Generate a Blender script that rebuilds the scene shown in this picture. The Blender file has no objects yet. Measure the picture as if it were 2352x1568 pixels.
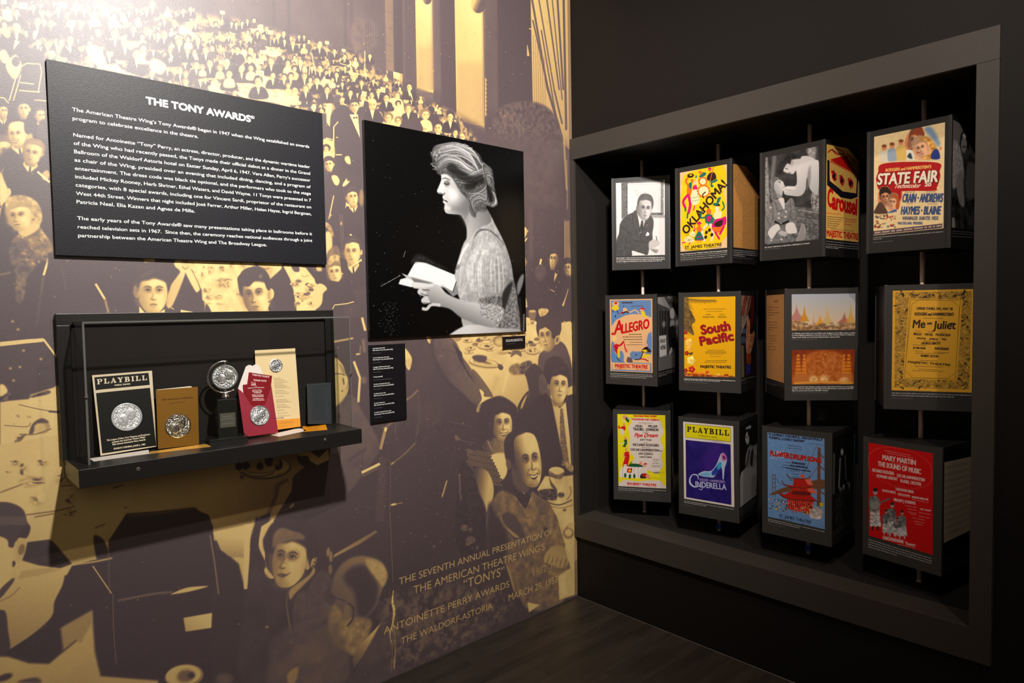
import bpy, math, os
import numpy as np
from mathutils import Matrix, Vector

# ------------------------------------------------------------------ scene, camera, light
SC = bpy.context.scene
COL = SC.collection
PI = math.pi
W_PX, H_PX = 2352.0, 1568.0
FOC, YAW, PITCH, ROLL, CAMX, CAMY, CAMZ = 1558.012, 0.740706, 0.04564, -0.017031, -2.660782, -2.438878, 1.55


def cam_axes():
    F = np.array([math.sin(YAW) * math.cos(PITCH), math.cos(YAW) * math.cos(PITCH), -math.sin(PITCH)])
    R = np.cross(F, [0, 0, 1]); R /= np.linalg.norm(R)
    U = np.cross(R, F)
    return F, R * math.cos(ROLL) + U * math.sin(ROLL), -R * math.sin(ROLL) + U * math.cos(ROLL)


CF, CR, CU = cam_axes()
CC = np.array([CAMX, CAMY, CAMZ])
cam = bpy.data.cameras.new('camera')
cam.sensor_width = 36.0
cam.lens = FOC * 36.0 / W_PX
cam.clip_start = 0.02
camo = bpy.data.objects.new('camera', cam)
COL.objects.link(camo)
camo.matrix_world = Matrix(((CR[0], CU[0], -CF[0], CAMX), (CR[1], CU[1], -CF[1], CAMY), (CR[2], CU[2], -CF[2], CAMZ), (0, 0, 0, 1)))
SC.camera = camo
SC.view_settings.view_transform = 'Standard'
SC.view_settings.look = 'None'
SC.view_settings.gamma = 1.0
SC.view_settings.use_curve_mapping = False
SC.view_settings.exposure = 0.0

world = bpy.data.worlds.new('dark_gallery')
SC.world = world
world.use_nodes = True
world.node_tree.nodes['Background'].inputs[0].default_value = (1.0, 0.80, 0.58, 1)
world.node_tree.nodes['Background'].inputs[1].default_value = 0.09


def spot(name, loc, to, power, angle, blend, size, color):
    l = bpy.data.lights.new(name, 'SPOT')
    l.energy = power; l.spot_size = math.radians(angle); l.spot_blend = blend
    l.shadow_soft_size = size; l.color = color
    o = bpy.data.objects.new(name, l); COL.objects.link(o)
    o.location = loc
    o.rotation_euler = (Vector(to) - Vector(loc)).to_track_quat('-Z', 'Y').to_euler()
    return o


# ceiling spotlights of the gallery: one close to the mural (it makes the glare), one along it, one on the niche
spot('track_spot_mural', (-1.85, -2.25, 3.50), (-1.3, 0.0, 2.55), 600, 104, 1.0, 0.05, (1.0, 0.95, 0.90))
spot('track_spot_corner', (-0.95, -2.60, 3.50), (-0.4, 0.0, 1.2), 90, 95, 0.9, 0.03, (1.0, 0.86, 0.72))
spot('track_spot_niche', (-1.95, -2.15, 3.50), (0.1, -0.95, 1.9), 180, 62, 1.0, 0.03, (1.0, 0.91, 0.83))
spot('track_spot_end_wall', (-0.75, -3.10, 3.45), (0.02, -2.40, 2.85), 12, 50, 1.0, 0.03, (0.95, 0.97, 1.0))
la = bpy.data.lights.new('added_fill_light', 'AREA')  # area light added as fill to lift the poles and the case shadow
la.shape = 'RECTANGLE'; la.size = 1.6; la.size_y = 1.2; la.energy = 9; la.color = (1.0, 0.84, 0.64)
lo = bpy.data.objects.new('added_fill_light', la); COL.objects.link(lo)
lo.location = (-3.1, -4.1, 2.7)
lo.rotation_euler = (Vector((-0.7, -0.2, 1.0)) - Vector((-3.1, -4.1, 2.7))).to_track_quat('-Z', 'Y').to_euler()

# ------------------------------------------------------------------ painter for the printed surfaces
RNG = np.random.RandomState(7)


def value_noise(h, w, cells, oct=3, seed=1):
    r = np.random.RandomState(seed)
    out = np.zeros((h, w), np.float32); amp = 1.0; tot = 0
    for o in range(oct):
        ch = max(2, int(cells * h / max(h, w)) + 2); cw = max(2, int(cells * w / max(h, w)) + 2)
        g = r.rand(ch, cw).astype(np.float32)
        yy = np.linspace(0, ch - 1.001, h); xx = np.linspace(0, cw - 1.001, w)
        yi = yy.astype(int); xi = xx.astype(int)
        fy = (yy - yi).astype(np.float32); fx = (xx - xi).astype(np.float32)
        fy = fy * fy * (3 - 2 * fy); fx = fx * fx * (3 - 2 * fx)
        a = g[yi] * (1 - fy)[:, None] + g[np.minimum(yi + 1, ch - 1)] * fy[:, None]
        b = a[:, xi] * (1 - fx) + a[:, np.minimum(xi + 1, cw - 1)] * fx
        out += b * amp; tot += amp; amp *= 0.55; cells *= 2
    return out / tot - 0.5


def box1(a, r, ax):
    r = max(1, int(r))
    a = np.swapaxes(a, 0, ax)
    n = a.shape[0]
    c = np.concatenate([np.zeros((1,) + a.shape[1:], np.float32), np.cumsum(a, 0, dtype=np.float32)])
    hi = np.minimum(np.arange(n) + r + 1, n); lo = np.maximum(np.arange(n) - r, 0)
    return np.swapaxes((c[hi] - c[lo]) / (2 * r + 1), 0, ax)


def blur(a, s):
    if s < 0.4: return a
    r = s * 0.9
    for _ in range(2):
        a = box1(box1(a, round(r), 0), round(r), 1)
    return a


def spline(p, closed=True, n=7):
    p = np.asarray(p, float); N = len(p)
    t = np.arange(n)[:, None] / n
    out = []
    for i in range(N if closed else N - 1):
        if closed: a, b, c, d = p[i - 1], p[i], p[(i + 1) % N], p[(i + 2) % N]
        else: a, b, c, d = p[max(i - 1, 0)], p[i], p[i + 1], p[min(i + 2, N - 1)]
        out.append(0.5 * (2 * b + (c - a) * t + (2 * a - 5 * b + 4 * c - d) * t * t + (3 * b - a - 3 * c + d) * t ** 3))
    out = np.concatenate(out)
    return out if closed else np.vstack([out, p[-1]])


def cover(x0, y0, x1, y1, H, W, ss=4):
    """signed-area scan conversion of the given directed edges -> coverage (H, W)"""
    y0 = y0 * ss; y1 = y1 * ss
    sg = np.where(y1 > y0, 1.0, -1.0)
    sw = y1 < y0
    ax = np.where(sw, x1, x0); ay = np.where(sw, y1, y0); bx = np.where(sw, x0, x1); by = np.where(sw, y0, y1)
    lo = np.clip(np.ceil(ay - 0.5), 0, H * ss).astype(int); hi = np.clip(np.ceil(by - 0.5), 0, H * ss).astype(int)
    n = np.maximum(hi - lo, 0)
    if n.sum() == 0: return np.zeros((H, W), np.float32)
    idx = np.repeat(np.arange(len(n)), n)
    off = np.arange(n.sum()) - np.repeat(np.cumsum(n) - n, n)
    r = lo[idx] + off
    xs = ax[idx] + (r + 0.5 - ay[idx]) * (bx[idx] - ax[idx]) / (by[idx] - ay[idx])
    xs = np.clip(xs, 0, W - 1e-3)
    i = xs.astype(int); f = xs - i; s = sg[idx]
    flat = r * (W + 2) + i
    m = H * ss * (W + 2)
    d = np.bincount(flat, s * (1 - f), m) + np.bincount(flat + 1, s * f, m)
    d = np.abs(np.cumsum(d.reshape(H * ss, W + 2), 1))[:, :W]
    return np.clip(d, 0, 1).reshape(H, ss, W).mean(1).astype(np.float32)


def dlt(src, dst):
    A = []
    for (x, y), (u, v) in zip(src, dst):
        A += [[x, y, 1, 0, 0, 0, -u * x, -u * y, -u], [0, 0, 0, x, y, 1, -v * x, -v * y, -v]]
    return np.linalg.svd(np.array(A, float))[2][-1].reshape(3, 3)


TXT = {}


def text_tris(s, bold=0.0, fn='sans', sp=1.0):
    k = (s, bold, fn, sp)
    if k in TXT: return TXT[k]
    c = bpy.data.curves.new('t', 'FONT')
    c.body = s; c.resolution_u = 4; c.offset = bold; c.space_character = sp
    o = bpy.data.objects.new('t', c); COL.objects.link(o)
    me = o.evaluated_get(bpy.context.evaluated_depsgraph_get()).to_mesh()
    me.calc_loop_triangles()
    v = np.array([p.co[:2] for p in me.vertices]).reshape(-1, 2)
    t = np.array([q.vertices[:] for q in me.loop_triangles], int).reshape(-1, 3)
    bpy.data.objects.remove(o); bpy.data.curves.remove(c)
    TXT[k] = (v, t)
    return TXT[k]


def cap_h(fn='sans'):
    return float(text_tris('H', 0, fn)[0][:, 1].max())


# slab capitals, drawn as rectangles and slanted bars on a 10 x 10 grid (y up)
def _r(a, b, c, d): return [(a, b), (c, b), (c, d), (a, d)]
SLAB = {
    'P': [_r(0, 0, 5, 1.2), _r(1.3, 0, 3.8, 10), _r(0, 8.8, 5, 10), [(3, 10), (7, 9.9), (8.6, 8.8), (8.9, 7.2), (8.4, 5.4), (7, 4.4), (3, 4.2), (3, 5.4), (5.9, 5.6), (6.4, 7.2), (5.8, 8.7), (3, 8.8)]],
    'L': [_r(0, 0, 8, 1.2), _r(1.3, 0, 3.8, 10), _r(0, 8.8, 5, 10), [(7, 0), (8.4, 0), (8.6, 4), (7.6, 4), (6.4, 1.2)]],
    'A': [_r(-.3, 0, 3.4, 1.2), _r(5.2, 0, 9.7, 1.2), [(.8, 0), (2.2, 0), (4.9, 8), (4.2, 10)], [(4.0, 10), (5.6, 10), (9.2, 0), (6.4, 0)], _r(2.4, 2.9, 6.6, 4.1)],
    'Y': [_r(2.3, 0, 6.7, 1.2), _r(3.3, 0, 5.8, 4.6), _r(-.4, 8.8, 4, 10), _r(5.2, 8.8, 9.2, 10), [(.6, 9.6), (3.4, 9.6), (5.8, 4.6), (3.3, 4.2)], [(6.8, 9.6), (8.3, 9.6), (5.8, 4.2), (4.6, 4.6)]],
    'B': [_r(0, 0, 5, 1.2), _r(1.3, 0, 3.8, 10), _r(0, 8.8, 5, 10), [(3, 10), (6.4, 9.9), (8, 8.8), (8.1, 7), (7.4, 5.6), (6.4, 5.2), (3, 4.8), (3, 5.9), (5.2, 6.1), (5.7, 7.4), (5.2, 8.7), (3, 8.8)], [(3, 0), (7, .1), (8.7, 1.2), (9, 3), (8.2, 4.9), (6.4, 5.6), (3, 5.7), (3, 4.7), (5.6, 4.4), (6.3, 3), (5.8, 1.4), (3, 1.2)]],
    'I': [_r(0, 0, 5, 1.2), _r(1.3, 0, 3.8, 10), _r(0, 8.8, 5, 10)]}
SLABW = {'P': 9.6, 'L': 9.2, 'A': 10.2, 'Y': 9.6, 'B': 9.8, 'I': 5.8}


INNER = (.165, .155, .15)


class Cv:
    """a printed picture: painted in any drawing frame that is mapped onto the flat picture"""

    def __init__(s, w, h, ch=3, base=0.0):
        s.w, s.h, s.ch = int(w), int(h), ch
        s.a = np.zeros((s.h, s.w, ch), np.float32) + np.asarray(base, np.float32)
        s.H = np.eye(3); s.o = (0, 0); s.k = 1.0
        s.nf = {}

    def quad(s, pts):
        """pts: the four corners (tl, tr, br, bl) of the picture in the drawing frame"""
        s.H = dlt(pts, [(0, 0), (s.w, 0), (s.w, s.h), (0, s.h)]); s.o = (0, 0); s.k = 1.0
        return s

    def at(s, ox, oy, k):
        s.o = (ox, oy); s.k = k
        return s

    def m(s, p):
        p = np.asarray(p, float).reshape(-1, 2) / s.k + s.o
        q = np.c_[p, np.ones(len(p))] @ s.H.T
        return q[:, :2] / q[:, 2:]

    def sc(s, p):
        a = s.m([p, (p[0] + 1, p[1]), (p[0], p[1] + 1)])
        return 0.5 * (np.linalg.norm(a[1] - a[0]) + np.linalg.norm(a[2] - a[0]))

    def noise(s, k):
        if k not in s.nf: s.nf[k] = value_noise(s.h, s.w, k, 3, int(k) + 3)
        return s.nf[k]

    def fill(s, X0, Y0, X1, Y1, c, a=1.0, b=0.0, g=None, n=0.0, nk=60, tex=0.0):
        """X0.. are directed edges in picture pixels"""
        pad = b * 2.2 + 2
        xl = int(max(0, math.floor(min(X0.min(), X1.min()) - pad))); xh = int(min(s.w, math.ceil(max(X0.max(), X1.max()) + pad)))
        yl = int(max(0, math.floor(min(Y0.min(), Y1.min()) - pad))); yh = int(min(s.h, math.ceil(max(Y0.max(), Y1.max()) + pad)))
        if xh - xl < 1 or yh - yl < 1: return
        cov = cover(X0 - xl, Y0 - yl, X1 - xl, Y1 - yl, yh - yl, xh - xl)
        cov = blur(cov, b) * a
        if tex:
            t = s.noise(nk)[yl:yh, xl:xh]
            cov = cov * np.clip(0.5 + t * 9 * abs(tex), 0, 1)
        c = np.asarray(c, np.float32).reshape(-1)
        colr = np.broadcast_to(c, (s.ch,)).reshape(1, 1, -1)
        if g is not None:
            (p0, p1, c2) = g
            q = s.m([p0, p1]); d = q[1] - q[0]
            yy, xx = np.mgrid[yl:yh, xl:xh]
            t = np.clip(((xx - q[0, 0]) * d[0] + (yy - q[0, 1]) * d[1]) / (d @ d), 0, 1)[..., None]
            c2 = np.broadcast_to(np.asarray(c2, np.float32).reshape(-1), (s.ch,)).reshape(1, 1, -1)
            colr = colr * (1 - t) + c2 * t
        if n: colr = colr + n * s.noise(nk)[yl:yh, xl:xh, None] * 2
        v = s.a[yl:yh, xl:xh]
        v += (colr - v) * cov[..., None]

    def polys(s, lst, c, orient=True, **k):
        E = [[], [], [], []]
        for q in lst:
            if orient:
                x, y = q[:, 0], q[:, 1]
                if (x * np.roll(y, -1) - y * np.roll(x, -1)).sum() < 0: q = q[::-1]
            r = np.roll(q, -1, 0)
            E[0].append(q[:, 0]); E[1].append(q[:, 1]); E[2].append(r[:, 0]); E[3].append(r[:, 1])
        s.fill(*[np.concatenate(e) for e in E], c, **k)

    def P(s, pts, c, sm=1, b=0.0, **k):
        pts = np.asarray(pts, float).reshape(-1, 2)
        q = spline(pts) if sm else pts
        s.polys([s.m(q)], c, b=b * s.sc(pts.mean(0)) if b else 0.0, **k)

    def E(s, x, y, rx, ry, c, rot=0.0, b=0.0, **k):
        t = np.linspace(0, 2 * PI, 29)[:-1]
        ca, sa = math.cos(math.radians(rot)), math.sin(math.radians(rot))
        u, v = rx * np.cos(t), ry * np.sin(t)
        s.polys([s.m(np.c_[x + u * ca - v * sa, y + u * sa + v * ca])], c, b=b * s.sc((x, y)) if b else 0.0, **k)

    def L(s, pts, w, c, sm=1, b=0.0, **k):
        pts = np.asarray(pts, float).reshape(-1, 2)
        ws = np.broadcast_to(np.asarray(w, float).reshape(-1), (len(pts),)) if np.size(w) in (1, len(pts)) else np.interp(np.linspace(0, 1, len(pts)), np.linspace(0, 1, np.size(w)), w)
        q = np.c_[pts, ws]
        if sm and len(pts) > 2: q = spline(q, False, 5)
        d = np.gradient(q[:, :2], axis=0); d /= np.maximum(np.linalg.norm(d, axis=1), 1e-9)[:, None]
        nn = np.c_[-d[:, 1], d[:, 0]] * q[:, 2:3] / 2
        s.polys([s.m(np.vstack([q[:, :2] + nn, (q[:, :2] - nn)[::-1]]))], c, b=b * s.sc(pts.mean(0)) if b else 0.0, **k)

    def T(s, txt, p0, p1, h, c, bold=0.0, fn='sans', shear=0.0, a=1.0, sp=1.0, fit=True):
        """text on the baseline p0-p1 of the drawing frame, capitals h high"""
        v, t = text_tris(txt, 0.0, fn, sp)
        if not len(t): return
        q = s.m([p0, p1]); d = q[1] - q[0]; L = np.linalg.norm(d); d = d / L
        n = np.array([d[1], -d[0]])
        hh = h * s.sc(p0) / cap_h(fn)
        x0, x1 = v[:, 0].min(), v[:, 0].max()
        kx = L / (x1 - x0) if fit else hh
        xx = (v[:, 0] - x0) * kx + v[:, 1] * shear * hh
        P = q[0] + xx[:, None] * d + (v[:, 1] * hh)[:, None] * n
        if bold:
            k = bold * hh * 1.1
            sh = [(i * k * d + j * k * n) for i, j in ((-1, 0), (1, 0), (0, 1), (0, -1), (-.7, -.7), (-.7, .7), (.7, -.7), (.7, .7))]
            t = np.concatenate([t + i * len(P) for i in range(8)]); P = np.concatenate([P + q for q in sh])
        s._tri(P, t, c, a)

    def _tri(s, P, t, c, a=1.0):
        A, B, C = P[t[:, 0]], P[t[:, 1]], P[t[:, 2]]
        ar = (B[:, 0] - A[:, 0]) * (C[:, 1] - A[:, 1]) - (B[:, 1] - A[:, 1]) * (C[:, 0] - A[:, 0])
        f = ar < 0
        B, C = np.where(f[:, None], C, B), np.where(f[:, None], B, C)
        S = np.concatenate([A, B, C]); D = np.concatenate([B, C, A])
        s.fill(S[:, 0], S[:, 1], D[:, 0], D[:, 1], c, a=a)

    def slab(s, txt, p0, p1, h, c):
        q = s.m([p0, p1]); d = q[1] - q[0]; L = np.linalg.norm(d); d /= L; n = np.array([d[1], -d[0]])
        tot = sum(SLABW[ch] + 1.6 for ch in txt) - 1.6; hh = h * s.sc(p0) / 10; kx = L / tot
        x = 0; out = []
        for ch in txt:
            for p in SLAB[ch]:
                p = np.array(p); out.append(q[0] + ((p[:, 0] + x) * kx)[:, None] * d + (p[:, 1] * hh)[:, None] * n)
            x += SLABW[ch] + 1.6
        s.polys(out, c)

    def lines(s, x0, x1, ys, h, c, dy=0.0, last=0.6, seed=1, a=0.7):
        """rows of small print too fine to read: word-sized dashes on each row"""
        r = np.random.RandomState(int(seed))
        out = []
        hh, h = h, h * .72
        for j, y in enumerate(ys):
            y = y - hh * .14
            xe = x1 if j < len(ys) - 1 else x0 + (x1 - x0) * last
            x = x0
            while x < xe - h:
                w = min(h * r.uniform(1.0, 5.5), xe - x)
                f0 = (x - x0) / (x1 - x0) * dy; f1 = (x + w - x0) / (x1 - x0) * dy
                out.append(s.m([(x, y + f0 - h), (x + w, y + f1 - h), (x + w, y + f1), (x, y + f0)]))
                x += w + h * 0.6
        s.polys(out, c, a=a)

    def clut(s, x, y, a, b, c=.2, seed=None):
        """a dish, crumpled napkin or glass: loose dark and light touches"""
        r = np.random.RandomState(int(abs(x * 7 + y * 13)) % 99991)
        s.E(x, y + b * .3, a, b * .8, .62, r.uniform(-12, 12), b=b * .35, a=.7)
        for i in range(6):
            px, py = x + r.uniform(-.7, .7) * a, y + r.uniform(-.7, .6) * b
            dx, dy = r.uniform(.2, .7) * a * r.choice([-1, 1]), r.uniform(-.6, .6) * b
            s.L([(px - dx, py - dy * .3), (px, py + r.uniform(-.4, .4) * b), (px + dx * .6, py + dy)], [b * .08, b * r.uniform(.2, .6), b * .08], (c, .3, .97, .5, c, .9)[i], b=b * .06, a=.9)

    # a head and its features; u right, v down in units of the half sizes
    def face(s, x, y, rx, ry, yaw=0.0, tilt=0.0, skin=.88, sh=.5, ls=1, hair=.14, smile=0, old=0, fem=0, bald=0, part=0, det=1, neck=1, suit=0):
        ca, sa = math.cos(math.radians(tilt)), math.sin(math.radians(tilt))

        def q(p):
            p = np.asarray(p, float).reshape(-1, 2) * (rx, ry)
            return np.c_[x + p[:, 0] * ca - p[:, 1] * sa, y + p[:, 0] * sa + p[:, 1] * ca]
        o = yaw * .30
        bl = rx * .07
        hairc = hair
        if suit:
            s.P(q([(-2.1, 2.9), (-1.9, 1.5), (-.9, 1.05), (0, .9), (.9, 1.05), (1.9, 1.5), (2.1, 2.9)]), .13, b=bl * 2)
            s.P(q([(-.62, .85), (-.75, 1.15), (-.1, 1.75), (.15, 1.75), (.75, 1.1), (.62, .8)]), .93, sm=0, b=bl * .3)
            s.P(q([(-.05, 1.2), (.12, 1.18), (.2, 1.9), (-.05, 1.95)]), .15, sm=0)
        if fem: s.P(q([(-1.02, .1), (-1.15, -.5), (-.85, -1.1), (0, -1.3), (.85, -1.1), (1.15, -.5), (1.02, .1), (1.0, .45), (.6, .6), (-.6, .6), (-1.0, .45)]), hairc, b=bl)
        elif not bald: s.P(q([(-1.02, -.1), (-1.08, -.7), (-.7, -1.2), (0, -1.33), (.7, -1.2), (1.08, -.7), (1.02, -.1), (.5, .2), (-.5, .2)]), hairc, b=bl * .5)
        if neck: s.P(q([(-.5, .5), (.52, .5), (.5, 1.15), (0, 1.25), (-.5, 1.15)]), sh * .8, b=bl, g=(q([(-.6 * ls, .8)])[0], q([(.6 * ls, 1)])[0], skin * .75))
        e = -1 if yaw > 0.1 else 1
        if abs(yaw) > .05 or det: s.E(*q([(1.02 * e - .0, .05)])[0], rx * .17, ry * .24, skin * .85 if e == ls else sh * .9, tilt)
        s.P(q([(-.9, -.45), (-.7, -.95), (0, -1.1), (.7, -.95), (.9, -.45), (.92, .1), (.8, .55), (.42 + o * .4, .93), (o * .6, 1.03), (-.42 + o * .4, .93), (-.8, .55), (-.92, .1)]), skin, b=bl * .3, n=.03, nk=160, g=(q([(ls * .1, 0)])[0], q([(-ls * 1.0, .25)])[0], sh))
        # modelling of the skin: temples, cheeks, jaw
        s.E(*q([(-.78 * ls, .12)])[0], rx * .30, ry * .62, sh, tilt, b=bl * 3, a=.55)
        s.E(*q([(.86 * ls, .30)])[0], rx * .14, ry * .45, sh, tilt, b=bl * 2, a=.4)
        s.E(*q([(o, .97)])[0], rx * .55, ry * .12, sh, tilt, b=bl * 2, a=.45)
        s.E(*q([(.30 * ls + o, -.52)])[0], rx * .34, ry * .20, min(1, skin + .08), tilt, b=bl * 3, a=.6)
        s.E(*q([(.42 * ls + o, .22)])[0], rx * .22, ry * .16, min(1, skin + .08), tilt, b=bl * 2, a=.6)
        # hair line
        if not bald:
            k = .52 if not old else .70
            s.P(q([(-1.0, .0), (-1.02, -.6), (-.7, -1.15), (0, -1.3), (.7, -1.15), (1.02, -.6), (1.0, .0), (.88, -.25), (.74, -k + .05), (.1 + part * .4, -k - .10), (-.3 + part * .3, -k - .02), (-.74, -k + .05), (-.88, -.25)]), hairc, b=bl * .7)
            for i in range(5): s.L(q([(-.75 + i * .12, -.62 - i * .05), (-.3 + i * .14, -1.02), (.35 + i * .1, -1.02 + i * .03)]), ry * .025, min(1, hairc + .16), b=bl * .6, a=.6)
        for sd in (-1, 1):
            w = 1 - .25 * max(0, yaw * sd)
            ex, ey = sd * .38 * w + o, -.08
            far = 1.0 if sd == ls else .75
            s.E(*q([(ex, ey - .03)])[0], rx * .28 * w, ry * .14, sh * .8, tilt, b=bl * 1.4, a=.75)
            s.E(*q([(ex + (o - ex) * .35, ey - .02)])[0], rx * .12, ry * .14, sh * .6, tilt, b=bl, a=.6)
            s.E(*q([(ex, ey + .005)])[0], rx * .135 * w, ry * .042, skin * .9 * far, tilt, b=bl * .2, a=.85)
            s.E(*q([(ex + yaw * .04, ey)])[0], rx * .065, ry * .05, .12, tilt)
            s.L(q([(ex - .17 * w, ey + .01), (ex, ey - .055), (ex + .18 * w, ey + .01)]), [ry * .02, ry * .045, ry * .025], .13, a=.9)
            s.L(q([(ex - .25 * w, ey - .11 + (.02 if sd < 0 else -.02) * 0), (ex, ey - .18), (ex + .26 * w, ey - .12)]), [ry * .03, ry * .065, ry * .03], min(.25, hairc + .04), b=bl * .3, a=.85)
            if det: s.L(q([(ex - .16, ey + .11), (ex, ey + .15), (ex + .16, ey + .10)]), ry * .035, sh, b=bl * .8, a=.5)
        s.P(q([(o * 1.1 - ls * .03, -.10), (o * 1.5 - ls * .13, .24), (o * 1.3 - ls * .20, .34), (o * 1.3, .34), (o * 1.35, .16)]), sh * .75, b=bl * .9, a=.75)
        s.E(*q([(o * 1.5 + ls * .04, .26)])[0], rx * .07, ry * .07, min(1, skin + .08), tilt, b=bl * .8, a=.8)
        s.L(q([(o * 1.5 - .16, .33), (o * 1.5 - .02, .375), (o * 1.5 + .15, .33)]), [ry * .05, ry * .03, ry * .05], .22, b=bl * .4, a=.85)
        s.L(q([(o * 1.3 - .04, .43), (o * 1.3 - .02, .50)]), ry * .05, sh, b=bl, a=.5)
        mo = o * 1.2
        if smile:
            s.P(q([(mo - .34, .50), (mo, .56), (mo + .34, .49), (mo + .2, .68), (mo, .74), (mo - .2, .69)]), .22, b=bl * .3)
            s.P(q([(mo - .27, .55), (mo, .595), (mo + .27, .54), (mo + .15, .64), (mo - .15, .65)]), .97)
            for i in (-.12, 0, .12): s.L(q([(mo + i, .56), (mo + i, .64)]), rx * .015, .5, a=.6)
            for sd in (-1, 1): s.L(q([(mo + sd * .22, .30), (mo + sd * .42, .44), (mo + sd * .42, .60)]), ry * .035, sh * .7, b=bl * .8, a=.65)
        else:
            s.L(q([(mo - .26, .60), (mo - .08, .565), (mo + .08, .57), (mo + .26, .59)]), [ry * .02, ry * .065, ry * .02], .24, b=bl * .2)
            s.P(q([(mo - .2, .63), (mo, .64), (mo + .2, .625), (mo + .1, .70), (mo - .1, .71)]), sh * .9, b=bl * .6, a=.7)
            for sd in (-1, 1): s.L(q([(mo + sd * .2, .32), (mo + sd * .34, .46)]), ry * .03, sh, b=bl, a=.45)
        s.L(q([(mo - .18, .80), (mo, .77), (mo + .18, .80)]), ry * .04, sh, b=bl * .9, a=.6)
        if old:
            for vv in (-.42, -.52): s.L(q([(-.4 + o, vv), (o, vv - .05), (.4 + o, vv)]), ry * .02, sh, b=bl * .5, a=.45)

    def heads(s, spec, seed=3):
        """small heads of a crowd: 'x y r kind' ... kind m man, w woman, b bald, k seen from behind"""
        r = np.random.RandomState(seed)
        v = spec.split()
        for i in range(0, len(v), 4):
            x, y, R, k = float(v[i]), float(v[i + 1]), float(v[i + 2]), v[i + 3]
            t = r.uniform(-22, 22); y0s = r.uniform(-.5, .5); sk = r.uniform(.86, 1.0); o = r.uniform(-.25, .25)
            # shoulders
            if k in 'mbk':
                s.P([(x - 1.9 * R, y + 3.6 * R), (x - 1.6 * R, y + 1.6 * R), (x - .5 * R, y + 1.0 * R), (x + .6 * R, y + 1.0 * R), (x + 1.7 * R, y + 1.7 * R), (x + 2.0 * R, y + 3.6 * R)], r.uniform(.06, .14), b=R * .06)
                if k != 'k':
                    s.P([(x - .45 * R, y + 1.0 * R), (x + .45 * R, y + 1.0 * R), (x + .05 * R, y + 2.9 * R)], .97, sm=0)
                    if r.rand() < .6: s.P([(x - .35 * R, y + 1.25 * R), (x + .35 * R, y + 1.5 * R), (x + .35 * R, y + 1.25 * R), (x - .35 * R, y + 1.5 * R)], .1, sm=0)
            else:
                s.P([(x - 1.3 * R, y + 3.4 * R), (x - 1.3 * R, y + 1.7 * R), (x - .4 * R, y + 1.0 * R), (x + .4 * R, y + 1.0 * R), (x + 1.3 * R, y + 1.7 * R), (x + 1.4 * R, y + 3.4 * R)], r.choice([.92, .8, .2]), b=R * .06)
            if k == 'k':
                s.E(x, y, R * .85, R * 1.1, .12, t); continue
            if k != 'b': s.E(x - o * .3 * R, y - .32 * R, R * (.98 if k == 'm' else 1.2), R * 1.12, .12 if r.rand() < .75 else .45, t, b=R * .06)
            s.E(x + o * .3 * R, y + (.12 if k != 'b' else -.05) * R, R * r.uniform(.66, .8), R * (.92 if k != 'b' else 1.1), sk, t, b=R * .05, g=((x, y), (x - 1.1 * R, y), .55))
            for sd in (-1, 1):
                s.E(x + (sd * .3 + o) * R, y - .02 * R, R * .2, R * .14, .32, t, b=R * .12)
                s.L([(x + (sd * .33 + o - .2) * R, y - .22 * R), (x + (sd * .33 + o + .2) * R, y - .24 * R)], R * .08, .4, b=R * .04)
            s.L([(x + o * R, y + .1 * R), (x + (o + .05) * R, y + .34 * R)], R * .12, .62, b=R * .08)
            s.L([(x + (o - .27) * R, y + .58 * R), (x + (o + .27) * R, y + .56 * R)], R * .12, .42, b=R * .06)

    def keep(s, *quads, bg=None):
        """trim what was painted to the given outlines"""
        cov = 0
        for q in quads:
            p = s.m(q); r = np.roll(p, -1, 0)
            cov = cov + cover(p[:, 0], p[:, 1], r[:, 0], r[:, 1], s.h, s.w)
        cov = np.clip(cov, 0, 1)[..., None]
        bg = np.asarray(INNER if bg is None else bg, np.float32)
        s.a = s.a * cov + bg * (1 - cov)

    def image(s, name, lut=None):
        a = s.a
        if lut is not None:
            xs = np.linspace(0, 1, len(lut)); lut = np.array(lut, float)
            g = np.clip(a[..., 0], 0, 1)
            a = np.stack([np.interp(g, xs, lut[:, i]) for i in range(3)], -1)
        elif s.ch == 1: a = np.repeat(a, 3, 2)
        out = np.ones((s.h, s.w, 4), np.float32); out[..., :3] = np.clip(a, 0, 1)
        im = bpy.data.images.new(name, s.w, s.h, alpha=False)
        im.pixels.foreach_set(np.ascontiguousarray(out[::-1]).ravel())
        im.update(); im.pack()
        return im

# ------------------------------------------------------------------ the big sepia ballroom photograph printed on the left wall
def wall_px(x, z):
    d = np.array([x, 0.0, z]) - CC
    return (W_PX / 2 + FOC * (d @ CR) / (d @ CF), H_PX / 2 - FOC * (d @ CU) / (d @ CF))


MX0, MZ1, MS = -3.6, 3.4, 800


def plate(m, x, y, rx, ry, seed=0, rot=0):
    r = np.random.RandomState(seed)
    m.E(x, y + ry * .25, rx * 1.04, ry * 1.05, .42, rot, b=rx * .05)
    m.E(x, y, rx, ry, .93, rot)
    m.E(x, y + ry * .05, rx * .8, ry * .75, .55, rot, b=rx * .03)
    m.E(x, y + ry * .1, rx * .72, ry * .66, .88, rot, b=rx * .03)
    for _ in range(4):
        m.E(x + r.uniform(-.4, .4) * rx, y + r.uniform(-.4, .3) * ry, rx * r.uniform(.1, .28), ry * r.uniform(.12, .3), r.choice([.15, .3, .5]), r.uniform(-30, 30), b=rx * .03)


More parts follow.
